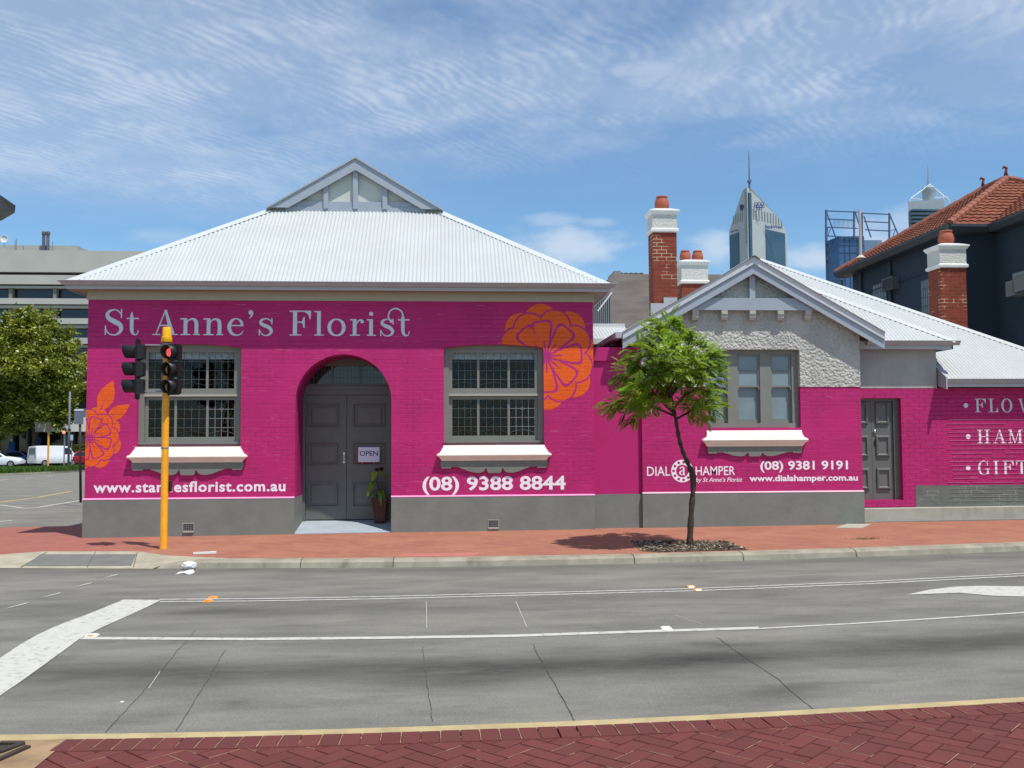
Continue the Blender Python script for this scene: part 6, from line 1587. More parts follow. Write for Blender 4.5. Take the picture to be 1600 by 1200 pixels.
# ================================================================== traffic signal
def signal():
    B = G(255.5, 857.5, FP); Y = B.y
    t = thing('traffic_light', B, 'yellow traffic light pole showing red at the footpath corner', 'traffic light')
    P = lambda px, py, dy=0: PY(px, py, Y + dy)
    m = MB(); top = P(252.5, 536).z; m.lathe(B, [(.062, -.02), (.062, .02), (.058, .03), (.056, top - B.z)], 20); pole = m.build('pole', M['yellow'], t, smooth='auto')
    m = MB(); c = P(253, 525); zt, zb_, zr = P(253, 511).z, P(253, 535).z, P(253, 526.5).z
    m.lathe((B.x, B.y, 0), [(.085, zb_), (.09, zb_ + .01), (.088, zr - .005), (.075, zr), (.066, zt - .02), (.058, zt - .004), (.03, zt)], 20); m.build('pole_cap', M['yellowcap'], t, smooth='auto')
    m = MB(); m.lathe((B.x, B.y, 0), [(.062, zb_ - .05), (.062, zb_ - .01), (.05, zb_ - .0)], 12)
    m.build('collar', M['metal'], t); m = MB(); xa, xb = P(226, 540).x, P(276, 540).x
    m.tube([(xa, B.y + .02, P(253, 539).z), (B.x, B.y + .07, P(253, 539).z), (xb, B.y + .02, P(253, 539).z)], .014, 6); m.build('bracket', M['metal'], t); m = MB(); m.tube([(xa, B.y + .02, P(253, 612).z), (B.x, B.y + .07, P(253, 611).z), (xb, B.y + .02, P(253, 611).z)], .014, 6)
    m.build('bracket', M['metal'], t)
    # right-hand lamp head: turned a little to the left of the viewer
    def head(cx, cyz, yaw, name, lit, vis_len=.17):
        """cx,cyz: centre point in the world; yaw: direction the lamps face"""
        C = Vector(cx); f = Vector((math.sin(yaw), -math.cos(yaw), 0)); s = Vector((math.cos(yaw), math.sin(yaw), 0)); U = Vector((0, 0, 1))
        W = lambda a, b, c_: C + s * a + f * b + U * c_
        h = MB(); hw, dp = .135, .10; sp = .285
        for k in (-1, 0, 1):
            prof = []
            ring0 = [(-hw, -sp / 2 + .008), (hw, -sp / 2 + .008), (hw, sp / 2 - .008), (-hw, sp / 2 - .008)]
            lo = [W(a, 0, b + k * sp) for a, b in ring0]; bk = [W(a * .8, -dp, b * .8 + k * sp) for a, b in ring0]; fr = [W(a, .02, b + k * sp) for a, b in ring0]
            n = len(h.v); h.v += bk + lo + fr
            for r in (0, 4):
                for j in range(4): h.f.append((n + r + j, n + r + (j + 1) % 4, n + r + 4 + (j + 1) % 4, n + r + 4 + j))
            h.f.append((n, n + 1, n + 2, n + 3)); h.f.append((n + 11, n + 10, n + 9, n + 8))
        hd = h.build(name, M['black'], t)
        for k in (-1, 0, 1):
            # cutaway visor tube: open underneath
            v = MB(); N = 22; r = .112; L = vis_len
            for ring, (rr, y0) in enumerate(((r, .021), (r * 1.03, L), (r * .96, L), (r * .93, .021))):
                for i in range(N + 1):
                    a = math.radians(-62 + 304 * i / N); y = y0 if y0 < .1 else y0 * (.86 + .14 * min(1, max(0, math.sin(a) + .7)))
                    v.v.append(W(rr * math.cos(a), y, rr * math.sin(a) + k * sp))
            for ring in range(3):
                for i in range(N): a = ring * (N + 1) + i; v.f.append((a, a + 1, a + N + 2, a + N + 1))
            v.build('visor', M['black'], hd, smooth=True, fixn=False)
            l = MB(); n = len(l.v); l.v.append(W(0, .045, k * sp))
            for i in range(20): a = 2 * math.pi * i / 20; l.v.append(W(.098 * math.cos(a), .024, .098 * math.sin(a) + k * sp))
            for i in range(20): l.f.append((n, n + 1 + i, n + 1 + (i + 1) % 20))
            on = lit and k == 1
            ln = l.build('lens', mat('red_lens', lin((120, 8, 14)), .2) if on else M['blackin'], hd, smooth=True, fixn=False, label='lit red lens' if on else None)
            if on:
                e = MB(); 
                for i in range(-5, 6):
                    for j in range(-5, 6):
                        a, b = i * .0165 + (j % 2) * .008, j * .0165
                        if a * a + b * b < .078 ** 2:
                            q = W(a, .052, b + k * sp); e.poly([q + s * .0062 * math.cos(t_) + U * .0062 * math.sin(t_) for t_ in (0, 1.05, 2.1, 3.14, 4.19, 5.24)])
                e.build('lamp_dots', emis('red_lamp', (1.0, .10, .13), 2.6), ln, fixn=False)
        return hd, W
    zc = P(266, 578).z
    hd, W = head((P(271, 578).x, B.y - .06, zc), 0, R(-26), 'lamp_head', True)
    # left-hand head seen from its side with a target board
    hd2, W2 = head((P(217, 578).x, B.y - .04, zc + .01), 0, R(-84), 'lamp_head', False, .24)
    b = MB(); pts = [(-.19, -.47), (-.12, -.50), (.12, -.50), (.19, -.47), (.19, .47), (.12, .50), (-.12, .50), (-.19, .47)]
    for a, c_ in pts: b.v.append(W2(a, .012, c_))
    for a, c_ in pts: b.v.append(W2(a, .004, c_))
    b.f = [tuple(range(8)), tuple(range(15, 7, -1))] + [(i, (i + 1) % 8, 8 + (i + 1) % 8, 8 + i) for i in range(8)]; b.build('target_board', M['black'], hd2)
    st = MB()
    for k in (-1, 0, 1):
        q0, q1 = W2(-.11, -.03, k * .285 + .12), W2(-.11, -.105, k * .285 + .12); st.beam(q0, q1, .01, .012)
    st.build('latch_strip', M['metal'], hd2)
    for pz_ in (539, 552, 604, 612, 700): q = P(254, pz_); m = MB(); m.lathe((B.x, B.y, 0), [(.0585, q.z - .012), (.0605, q.z - .010), (.0605, q.z + .010), (.0585, q.z + .012)], 20); m.box(B.x - .07, B.x - .055, B.y - .012, B.y + .012, q.z - .012, q.z + .012); m.build('strap', M['metal'], t)
    # second, lower lens behind (pedestrian side) as a small push-button box on the pole
    m = MB(); q = P(256, 760); m.rings(B.x + .045, B.y + .07, [(.045, .04, q.z - .09), (.05, .045, q.z - .07), (.05, .045, q.z + .08), (.04, .035, q.z + .1)]); m.build('push_button_box', M['black'], t)
signal()

# ================================================================== left distance: side street, verge, big tree, office block
def sign_pole():
    B = G(126, 785, FP + .0); m = MB(); t = thing('sign_pole', B, 'tall dark thin sign post left of the magenta shop corner', 'sign post')
    tz = PY(125, 641, B.y).z; m.tube([B, (PY(124.5, 660, B.y).x, B.y, tz)], [.04, .035], 8); m.build('pole', mat('dark_brown_pole', lin((58, 50, 54)), .5), t, smooth=True)
    m = MB(); a, b = PY(117.5, 642, B.y), PY(131, 663, B.y); m.box(a.x, b.x, B.y - .06, B.y - .04, b.z, a.z); m.build('sign_plate', mat('sign_back', lin((108, 116, 132)), .4, .1, 4), t)
    m = MB(); m.box(a.x, b.x, B.y - .07, B.y - .035, a.z, a.z + .05); m.build('sign_edge', M['white'], t)
sign_pole()
def zg(Y, x=-30): return gz(x, Y)
# verge island
VA = [G(-700, 760, FP - .1), G(-300, 751, FP - .1), G(0, 743, FP - .1), G(80, 739.5, FP - .1), G(150, 735.5, FP - .1), G(400, 727, FP - .1)]
VB = [p + Vector((0, .5, .12)) for p in VA]; VC = [Vector((p.x, p.y + 16, gz(p.x, p.y + 16) + .02)) for p in VA]
mb = strip(VA, [p + Vector((0, .08, .12)) for p in VA]); m2 = strip([p + Vector((0, .08, .12)) for p in VA], VB); n = len(mb.v); mb.v += m2.v; mb.f += [tuple(i + n for i in f) for f in m2.f]
struct(mb, 'kerb', M['kerb'])
mb = strip(VB, VC); struct(mb, 'verge', mat('verge_soil', lin((88, 96, 52)), .9, .2, 1))
mb = MB(); random.seed(5)
for i in range(len(VB) - 1):
    for _ in range(5200 if 1 <= i <= 3 else 800):
        f = rnd(); p = VB[i].lerp(VB[i + 1], f).lerp(VC[i].lerp(VC[i + 1], f), rnd() ** 1.5); h = ru(.12, .42) if i > 0 else .3; a = ru(0, 6.28); d = Vector((math.cos(a) * .10, math.sin(a) * .10, 0)); l = Vector((ru(-.1, .1), ru(-.1, .1), h))
        mb.poly([p - d, p + d, p + l]); mb.c += [rnd()] * 3
o = mb.build('grass', M['grass'], fixn=False, loc=VB[2]); tag(o, 'low green ground cover filling the verge behind the side street', 'ground cover', kind='stuff')

def leafy_tree(name, base, lobes, trunk_pts, rad, label, m, leaf=.14, dens=60, group=None, seed=1, holes=.0):
    random.seed(seed); t = thing(name, base, label, 'tree', group)
    tr = MB(); tr.tube(trunk_pts, rad, 10)
    for (c, r) in lobes:
        a = Vector(trunk_pts[-1]).lerp(Vector(trunk_pts[0]), ru(.0, .35)); mid_ = a.lerp(c, .5) + Vector((0, 0, -.1 * r)); tr.tube([a, mid_, c], [rad[-1] * .6, rad[-1] * .35, .02], 6)
    tr.build('trunk', M['bark'], t, smooth=True)
    mb = MB()
    for (c, r) in lobes:
        cl = []
        for _ in range(max(12, int(11 * r * r))):
            u = Vector((random.gauss(0, 1), random.gauss(0, 1), random.gauss(0, 1))).normalized(); cl.append((c + u * r * ru(.45, 1.0) * Vector((1, 1, .85)).length / 1.62, ru(.28, .5) * r ** .5))
        for (q, cr_) in cl:
            tone0 = ru(.1, .9)
            for _ in range(dens):
                u = Vector((random.gauss(0, .55), random.gauss(0, .55), random.gauss(0, .42))) * cr_; p = q + u; a = ru(0, 6.28); tl = ru(-.9, .9)
                d = Vector((math.cos(a), math.sin(a), tl)).normalized() * leaf * ru(.6, 1.2); e = d.cross(Vector((ru(-1, 1), ru(-1, 1), ru(.3, 1)))).normalized() * leaf * ru(.35, .6)
                mb.quad(p - d, p - e, p + d, p + e); mb.c += [min(1, max(0, tone0 + ru(-.3, .3)))] * 4
    mb.build('crown', m, t, fixn=False); return t
def big_trees():
    B = G(52, 728, 0); Y = B.y; P = lambda px, py, d=0: PY(px, py, Y + d)
    mp = Y / 1500
    lob = [(P(30, 520, 0), 28), (P(60, 512, 1), 26), (P(88, 540, 0), 28), (P(0, 535, 0), 34), (P(-35, 530, 0), 40), (P(20, 575, -1.5), 36), (P(62, 575, -1.5), 34), (P(100, 585, 0), 30), (P(-20, 590, -1), 40),
           (P(18, 615, 0), 30), (P(60, 612, 1), 30), (P(98, 622, 0), 24), (P(-20, 635, 0), 34), (P(30, 645, 1), 26), (P(5, 655, 0), 26), (P(-30, 665, 0), 28), (P(50, 640, -1), 24), (P(85, 655, -.5), 16), (P(25, 662, -1), 18), (P(72, 640, 1), 20), (P(104, 645, 0), 14), (P(40, 500, 0), 16)]
    leafy_tree('street_tree', B, [(p, r * mp * 1.12) for p, r in lob], [B - Vector((0, 0, .2)), P(53, 690), P(51, 650), P(46, 600), P(42, 560)], [.22, .18, .17, .14, .1], 'large broad leaved tree with a dense round crown on the verge left of the shop', M['plane'], .21, 60, 'trees on the verge', 3)
    B2 = G(160, 724, 0); Y2_ = B2.y + 3; P2 = lambda px, py, d=0: PY(px, py, Y2_ + d); mp = Y2_ / 1500
    lob = [(P2(122, 590), 20), (P2(136, 575), 20), (P2(112, 612), 14), (P2(128, 620), 20), (P2(150, 600), 26), (P2(118, 635), 12)]
    leafy_tree('street_tree', (P2(150, 700).x, Y2_, gz(-30, Y2_)), [(p, r * mp * 1.1) for p, r in lob], [(P2(150, 700).x, Y2_, gz(-30, Y2_) - .2), P2(150, 640), P2(145, 600)], [.16, .12, .08], 'partly hidden tree just showing between the big tree and the shop corner', M['plane'], .2, 60, 'trees on the verge', 4)
big_trees()

def office():
    Y = 120; P = lambda px, py, d=0: PY(px, py, Y + d)
    x0, x1_ = P(-420, 500).x, P(330, 500).x; z = lambda py: P(60, py).z; gb = gz(-30, Y)
    t = thing('office_block', ((x0 + x1_) / 2, Y, gb), 'wide beige office block with dark ribbon windows behind the big tree', 'office building')
    band = mat('beige_concrete', lin((182, 181, 172)), .8, .05, .3)
    m = MB(); m.box(x0, x1_, Y + 1.2, Y + 26, gb, z(392)); m.build('wall', M['darkglass'], t)
    m = MB(); bands = [(391, 425), (429.5, 444), (446, 449.5), (466, 475), (476.5, 480.5), (497, 506), (507.5, 511.5), (527.5, 537), (538.5, 542), (558, 567), (568.5, 573), (589, 598), (620, 630)]
    prev = []
    for a, b in bands: 
        d = .0 if b - a > 5 else .35
        m = MB(); m.box(x0, x1_, Y + d, Y + 1.19, z(b), z(a)); m.build('facade_band', band, t)
    m = MB()
    for k in range(-8, 6):
        px = 14 + 69.5 * k
        m.box(P(px - 2.5, 450).x, P(px + 2.5, 450).x, Y + .4, Y + 1.19, gb, z(450))
    m.build('facade_piers', mat('grey_pier', lin((128, 124, 116)), .8), t)
    m = MB(); m.box(P(-60, 390).x, P(82, 390).x, Y + 8, Y + 14, z(392), PY(20, 383, Y + 8).z); m.build('plant_room', band, t)
    for px in (68, 74.5):
        q = PY(px, 390, Y + 7.5); zt = PY(px, 367, Y + 7.5).z; m = MB(); m.lathe((q.x, Y + 7.5, 0), [(.2, z(392)), (.2, zt), (.28, zt + .05), (.28, zt + .35), (.15, zt + .5)], 10); m.build('flue', mat('rust_flue', lin((98, 96, 104)), .6), t)
    m = MB()
    for px, py in ((34, 376), (36, 374), (84, 372), (92, 378), (47, 384)): q = PY(px, 390, Y + 9); m.tube([(q.x, Y + 7, z(392)), (q.x, Y + 7, PY(px, py, Y + 7).z)], .05, 5)
    m.build('aerials', M['metal'], t)
    q = PY(8, 374, Y + 7); m = MB(); m.lathe((0, 0, 0), [(.05, 0), (.3, .06), (.5, .2), (.47, .21), (.25, .1)], 14); c_, s_ = math.cos(R(70)), math.sin(R(70))
    for i in range(len(m.v)): v = m.v[i]; m.v[i] = Vector((q.x + v.x, Y + 6.9 - v.z, q.z + v.y))
    m.tube([(q.x - .1, Y + 7, z(392)), (q.x - .1, Y + 7, q.z)], .06, 6); m.build('dish', M['white'], t)
office()
def near_corner():
    Y = 34; P = lambda px, py: PY(px, py, Y); x1_ = P(20.5, 315).x; x0 = P(-260, 315).x; t = thing('tall_building', (P(-120, 700).x, Y, gz(-22, Y)), 'building just beyond the left edge showing only a grey roof corner', 'building')
    m = MB(); zt, zb_ = P(0, 309).z, P(0, 326).z
    m.add([(x0, Y - 1, zb_), (x1_ - .2, Y + .6, zb_), ((x1_ - .2) * (Y + 1.9) / Y - .2, Y + 1.9, zb_), (x0, Y + 1.9, zb_), (x0, Y - 5, zt + .6), (P(-1, 300).x, Y + .0, zt + .12), (x1_, Y + .2, P(20, 319).z), (x1_ * (Y + 1.9) / Y - .2, Y + 1.9, P(20, 319).z), (x0, Y + 1.9, zt + .6)],
          [(0, 1, 2, 3), (0, 4, 5, 6, 1), (1, 6, 7, 2), (4, 8, 7, 6, 5), (2, 7, 8, 3), (0, 3, 8, 4)])
    m.build('roof', mat('grey_roof_edge', lin((112, 116, 120)), .5), t)
    m = MB(); xw_ = P(-8, 400).x; m.hexa([(x0, Y + 1.2, gz(-22, Y) - .2), (xw_ * (Y + 1.2) / Y, Y + 1.2, gz(-22, Y) - .2), (xw_ * (Y + 1.85) / Y - .3, Y + 1.85, gz(-22, Y) - .2), (x0, Y + 1.85, gz(-22, Y) - .2)], [(x0, Y + 1.2, zb_ - .01), (xw_ * (Y + 1.2) / Y, Y + 1.2, zb_ - .01), (xw_ * (Y + 1.85) / Y - .3, Y + 1.85, zb_ - .01), (x0, Y + 1.85, zb_ - .01)]); m.build('wall', M['stucco'], t)
    xe = xw_ * (Y + 1.2) / Y - .8
    for i in range(3):
        for j in range(3):
            xa = xe - 1.7 - 2.6 * i; za = gz(-22, Y) + .9 + 2.6 * j
            if za + 1.5 < zb_: m = MB(); m.box(xa, xa + 1.5, Y + 1.14, Y + 1.199, za, za + 1.5); w = m.build('window', M['greypaint'], t); m = MB(); m.box(xa + .08, xa + .71, Y + 1.12, Y + 1.139, za + .08, za + 1.42); m.box(xa + .79, xa + 1.42, Y + 1.12, Y + 1.139, za + .08, za + 1.42); m.build('pane', M['darkglass'], w)
near_corner()
def far_shops():
    Y = 104; P = lambda px, py, d=0: PY(px, py, Y + d); gb = gz(-30, Y); z = lambda py: P(90, py).z
    t = thing('shop_row', (P(80, 700).x, Y, gb), 'low shop row with a white awning and dark windows behind the parked van', 'shops')
    m = MB(); m.box(P(-200, 700).x, P(300, 700).x, Y + 2, Y + 14, gb, z(628)); m.build('wall', M['darkglass'], t)
    m = MB(); m.box(P(55, 700).x, P(300, 700).x, Y - .5, Y + 1.99, z(674.5), z(652)); m.build('awning', M['white'], t)
    m = MB(); m.box(P(-200, 700).x, P(54, 700).x, Y + .5, Y + 1.99, z(655), z(646)); m.box(P(108, 640).x, P(300, 640).x, Y + 1, Y + 1.99, z(651), z(638)); m.build('upper_band', mat('blue_grey_band', lin((90, 104, 128)), .6), t)
    m = MB()
    for px in (-60, -20, 10, 34, 47, 89, 104, 140): m.box(P(px - 1.4, 700).x, P(px + 1.4, 700).x, Y + 1.2, Y + 1.98, gb, z(675 if px > 54 else 656))
    m.build('shopfront_pillars', mat('grey_pillar', lin((112, 110, 108)), .7), t)
    m = MB(); m.box(P(90.5, 700).x, P(102, 700).x, Y + 1.3, Y + 1.9, gb, z(678)); m.build('shopfront_panel', mat('pale_grey_panel', lin((120, 128, 138)), .6), t)
    for (a, b, c_, d, col, lb) in ((14, 690, 23, 706, (30, 84, 150), 'left'), (58, 683, 64, 700, (24, 60, 120), 'right')):
        q = P(a, b, -2); r = P(c_, d, -2); m = MB(); m.box(q.x, r.x, Y - 2.05, Y - 2, r.z, q.z); m.box(q.x + .1, q.x + .2, Y - 2.0, Y - 1.9, gz(-30, Y), r.z)
        o = m.build('shop_banner', mat('blue_banner', lin(col), .6, .3, 2), loc=((q.x + r.x) / 2, Y - 2, gz(-30, Y))); tag(o, '%s' % ('larger blue banner on a post in the shade left of the white van' if lb == 'left' else 'smaller blue banner just above the roof of the white van'), 'banner')
    # hedge at right
    m = MB(); random.seed(9)
    for _ in range(2600):
        p = P(ru(116, 150), ru(695, 704), -10 + ru(-.5, .5)); a = ru(0, 6.28); d = Vector((math.cos(a), math.sin(a), ru(-1, 1))).normalized() * .1; e = d.cross(Vector((0, 0.3, 1))).normalized() * .06
        m.quad(p - d, p - e, p + d, p + e); m.c += [rnd() * .6] * 4
    o = m.build('hedge', M['plane'], fixn=False, loc=P(130, 705, -10)); tag(o, 'low dark clipped shrub behind the red car at the shop corner', 'shrub')
far_shops()
def far_poles():
    Y = 92; P = lambda px, py, d=0: PY(px, py, Y + d); gb = gz(-30, Y)
    q = P(107.5, 700); m = MB(); m.tube([(q.x, Y, gb), (q.x, Y, P(107, 612).z)], [.12, .09], 8); o = m.build('lamp_post', mat('dull_post', lin((110, 114, 118)), .6), smooth=True, loc=(q.x, Y, gb)); tag(o, 'slim grey metal post standing behind the white van', 'post')
    q = P(75.5, 700); t = thing('traffic_light', (q.x, Y, gb), 'small distant traffic light on a yellow pole above the white van', 'traffic light')
    m = MB(); m.tube([(q.x, Y, gb), (q.x, Y, P(75, 672).z)], .09, 8); m.build('pole', M['yellow'], t)
    m = MB(); a = P(73, 660); b = P(80, 676); m.box(a.x, b.x, Y - .2, Y - .05, b.z, a.z); m.build('lamp_head', mat('olive_head', lin((84, 82, 66)), .6), t)
    q = P(102, 700); t = thing('traffic_light', (q.x, Y - 1, gb), 'small distant traffic light glowing red beside the grey metal post', 'traffic light')
    m = MB(); m.tube([(q.x + .3, Y - 1, gb), (q.x + .3, Y - 1, P(102, 668).z)], .06, 6); m.build('pole', M['metal'], t)
    m = MB(); a = PY(100, 669, Y - 1); b = PY(104, 678, Y - 1); m.box(a.x, b.x, Y - 1.3, Y - 1.1, b.z, a.z); m.box(PY(109, 670, Y - 1).x, PY(111.5, 670, Y - 1).x, Y - 1.3, Y - 1.1, PY(110, 674, Y - 1).z, PY(110, 670, Y - 1).z); h = m.build('lamp_head', M['black'], t)
    m = MB(); c = PY(102, 675.5, Y - 1); m.lathe((0, 0, 0), [(.02, .0), (.14, .02), (.001, .06)], 12)
    for i in range(len(m.v)): v = m.v[i]; m.v[i] = Vector((c.x + v.x, Y - 1.31 - v.z, c.z + v.y))
    m.build('lit_lens', emis('orange_red_lamp', (1, .22, .1), 2.0), h)
    q = P(112, 684); t = thing('small_sign', (q.x, Y, gb), 'small pale blue square sign on a thin post above the van bonnet', 'sign'); m = MB(); m.box(P(110.3, 680).x, P(114.3, 680).x, Y - .05, Y, P(112, 688).z, P(112, 679.5).z); m.build('sign_plate', mat('pale_blue_plate', lin((170, 190, 206)), .4), t)
    m = MB(); m.tube([(q.x, Y + .05, gb), (q.x, Y + .05, P(112, 679).z)], .04, 6); m.build('post', M['metal'], t)
far_poles()

def car(cx, Y, heading, L, W, H, body, label, kind='hatch', name='parked_car', group='vehicles on the far street'):
    """loft of cross-sections along the car; x forward in local space, nose at +L/2"""
    gb = gz(cx, Y); t = thing(name, (cx, Y, gb), label, 'van' if kind == 'van' else 'car', group)
    ch, sh = math.cos(heading), math.sin(heading)
    T = lambda x, y, z: Vector((cx + x * ch - y * sh, Y + x * sh + y * ch, gb + z))
    if kind == 'van': st = [(-.5, .35, .90, 1.0, .98), (-.49, .30, 1.05, 1.93, .84), (-.30, .28, 1.08, 2.0, .86), (.10, .28, 1.08, 1.98, .86), (.24, .28, 1.08, 1.9, .84), (.36, .28, 1.02, 1.12, .90), (.47, .30, .85, .93, .86), (.5, .35, .7, .75, .8)]
    else: st = [(-.5, .35, .72, .80, .9), (-.48, .25, .95, 1.02, .84), (-.36, .24, .98, 1.08, .84), (-.20, .24, .96, 1.42, .70), (.05, .24, .95, 1.45, .70), (.22, .24, .95, .98, .84), (.42, .26, .80, .86, .86), (.5, .35, .60, .66, .8)]
    m = MB(); rings = []
    for f, zl, zw_, zt, tw in st:
        x = f * L; w = W / 2; r = [(-w * .94, zl), (-w, zl + .15), (-w, zw_ * .93), (-w * .97, zw_), (-w * tw, zt - .06), (-w * tw * .85, zt), (w * tw * .85, zt), (w * tw, zt - .06), (w * .97, zw_), (w, zw_ * .93), (w, zl + .15), (w * .94, zl)]
        rings.append([T(x, a, b) for a, b in r])
    k = 0
    for r in rings: m.v += r
    n = 12
    for i in range(len(rings) - 1):
        for j in range(n): a = i * n + j; b = i * n + (j + 1) % n; m.f.append((a, b, b + n, a + n))
    m.f.append(tuple(range(n))[::-1]); m.f.append(tuple(range((len(rings) - 1) * n, len(rings) * n)))
    bo = m.build('body', body, t, smooth='auto')
    # glazing laid just proud of the body
    g = MB(); e = .012; W2_ = W / 2
    if kind == 'van':
        g.quad(T(-.5 * L - .012, -.62, 1.15), T(-.5 * L - .012, .62, 1.15), T(-.494 * L - .012, .56, 1.78), T(-.494 * L - .012, -.56, 1.78))
        for s in (-1, 1): g.quad(T(.10 * L, s * (W2_ * .97 + e), 1.15), T(.30 * L, s * (W2_ * .97 + e), 1.15), T(.235 * L, s * (W2_ * .87 + e), 1.75), T(.10 * L, s * (W2_ * .88 + e), 1.78))
        g.quad(T(.355 * L, -.68, 1.16), T(.355 * L, .68, 1.16), T(.245 * L, .6, 1.87), T(.245 * L, -.6, 1.87))
    else:
        for s in (-1, 1): g.quad(T(-.32 * L, s * (W2_ * .965 + e), 1.0), T(.18 * L, s * (W2_ * .965 + e), .99), T(.05 * L, s * (W2_ * .72 + e), 1.37), T(-.19 * L, s * (W2_ * .72 + e), 1.35))
        g.quad(T(.215 * L, -.6, 1.0), T(.215 * L, .6, 1.0), T(.06 * L, .5, 1.44), T(.06 * L, -.5, 1.44)); g.quad(T(-.355 * L, -.6, 1.10), T(-.355 * L, .6, 1.10), T(-.205 * L, .5, 1.42), T(-.205 * L, -.5, 1.42))
    g.build('windows', M['darkglass'], t, fixn=False)
    for fx_ in (-.32, .32):
        for s in (-1, 1):
            w = MB(); c = T(fx_ * L, s * (W2_ - .08), .32); ax = (T(0, 1, 0) - T(0, 0, 0)); fw = (T(1, 0, 0) - T(0, 0, 0)); N = 14
            for off in (-.1, .1):
                for i in range(N): a = 2 * math.pi * i / N; w.v.append(c + ax * off + fw * .32 * math.cos(a) + Vector((0, 0, .32 * math.sin(a))))
            for i in range(N): w.f.append((i, (i + 1) % N, N + (i + 1) % N, N + i))
            w.f += [tuple(range(N))[::-1], tuple(range(N, 2 * N))]; wh = w.build('wheel', M['tyre'], t)
            w = MB(); o_ = .103 * s; w.v = [c + ax * o_ + fw * .19 * math.cos(2 * math.pi * i / N) + Vector((0, 0, .19 * math.sin(2 * math.pi * i / N))) for i in range(N)]; w.f = [tuple(range(N))]; w.build('rim', M['metal'], wh, fixn=False)
    for s in (-1, 1):
        l = MB(); x = -.5 * L - .02; zz_ = .95 if kind == 'van' else .78; a, b = sorted((s * (W2_ * .80), s * (W2_ * .66)))
        l.quad(T(x, a, zz_ - .12), T(x, b, zz_ - .12), T(x, b, zz_ + .12), T(x, a, zz_ + .12)); l.build('tail_light', mat('red_tail_light', lin((150, 14, 14)), .3), t, fixn=False)
    l = MB(); l.quad(T(-.5 * L - .02, -.26, .55), T(-.5 * L - .02, .26, .55), T(-.5 * L - .02, .26, .68), T(-.5 * L - .02, -.26, .68)); l.build('number_plate', M['white'], t, fixn=False)
    return t
YC = 98
car(PY(86, 700, YC).x, YC, R(50), 4.6, 1.75, 2.0, mat('white_van_paint', (.75, .76, .78), .3, spec=.5), 'white van seen from behind at an angle beyond the verge', 'van')
car(PY(2, 700, YC - 6).x - .4, YC - 6, R(8), 4.5, 1.75, 1.45, mat('white_car_paint', (.72, .75, .78), .3, spec=.5), 'white sedan partly cut by the left edge beyond the verge', 'car')
car(PY(131, 700, YC + 2).x, YC + 2, R(40), 4.3, 1.7, 1.4, mat('red_car_paint', lin((150, 14, 34)), .25, spec=.6), 'red hatchback half hidden behind the magenta shop corner', 'car')
car(PY(30, 700, YC + 4).x, YC + 4, R(4), 4.4, 1.7, 1.4, mat('blue_car_paint', lin((44, 70, 120)), .25, spec=.6), 'blue car in the shade under the big tree', 'car')

# ================================================================== right and middle distance
def brown_block():
    Y = 62; P = lambda px, py, d=0: PY(px, py, Y + d); gb = gz(10, Y)
    x0, x1_ = P(951, 500).x, P(1150, 500).x; zt = P(1000, 428).z
    t = thing('brown_building', ((x0 + x1_) / 2, Y, gb), 'plain brown block with rooftop plant behind the cottage chimneys', 'building')
    m = MB(); m.add([(x0, Y, gb), (x1_, Y, gb), (x1_, Y, zt), (x0 + .35, Y, zt), (x0, Y, zt - .35), (x0, Y + 12, gb), (x1_, Y + 12, gb), (x1_, Y + 12, zt), (x0 + .35, Y + 12, zt), (x0, Y + 12, zt - .35)],
        [(0, 1, 2, 3, 4), (9, 8, 7, 6, 5), (0, 5, 6, 1), (1, 6, 7, 2), (2, 7, 8, 3), (3, 8, 9, 4), (4, 9, 5, 0)])
    def wallex(mm, nt, b, co):
        n = nt.noise(nt.mapping(co, (.4, 1, 1.6)), 1.2, 5, .6); nt.link(nt.mix(nt.ramp(n, .3, .7), lin((128, 116, 108)), lin((150, 138, 130))), b.inputs['Base Color'])
    m.build('wall', mat('brown_render', lin((120, 108, 100)), .9, extra=wallex), t)
    m = MB(); m.box(P(962, 425).x, P(972, 425).x, Y + .5, Y + 3, zt, P(966, 421).z); m.build('roof_unit', M['metal'], t)
    m = MB()
    for i in range(5): a = P(973.5 + i * 8, 425); m.lathe((a.x + .15, Y + 1.5, 0), [(.16, zt), (.16, P(980, 421).z), (.1, P(980, 420).z)], 10)
    m.build('roof_fans', mat('dark_fans', lin((66, 70, 76)), .7), t)
    Yb = 48; t = thing('ribbed_building', (PY(930, 700, Yb).x, Yb, gz(8, Yb)), 'grey ribbed metal clad building between the shop eave and the brown block', 'building')
    m = MB(); x0, x1_ = PY(880, 500, Yb).x, PY(955.5, 500, Yb).x; zt = PY(940, 461, Yb).z; m.box(x0, x1_, Yb + .06, Yb + 8, gz(8, Yb), zt); m.build('wall', mat('grey_rib_back', lin((100, 100, 104)), .7), t)
    m = MB(); x = x0
    while x < x1_: m.box(x, x + .045, Yb, Yb + .0595, gz(8, Yb), zt - .1); x += .10
    m.build('wall_ribs', mat('grey_ribs', lin((136, 136, 140)), .6), t)
    m = MB(); m.beam((PY(934, 486, Yb - 2).x, Yb - 2, PY(934, 486, Yb - 2).z), (PY(956, 457, Yb - 2).x, Yb - 2, PY(956, 457, Yb - 2).z), .06, .06); m.build('roof_brace', M['white'], t)
brown_block()

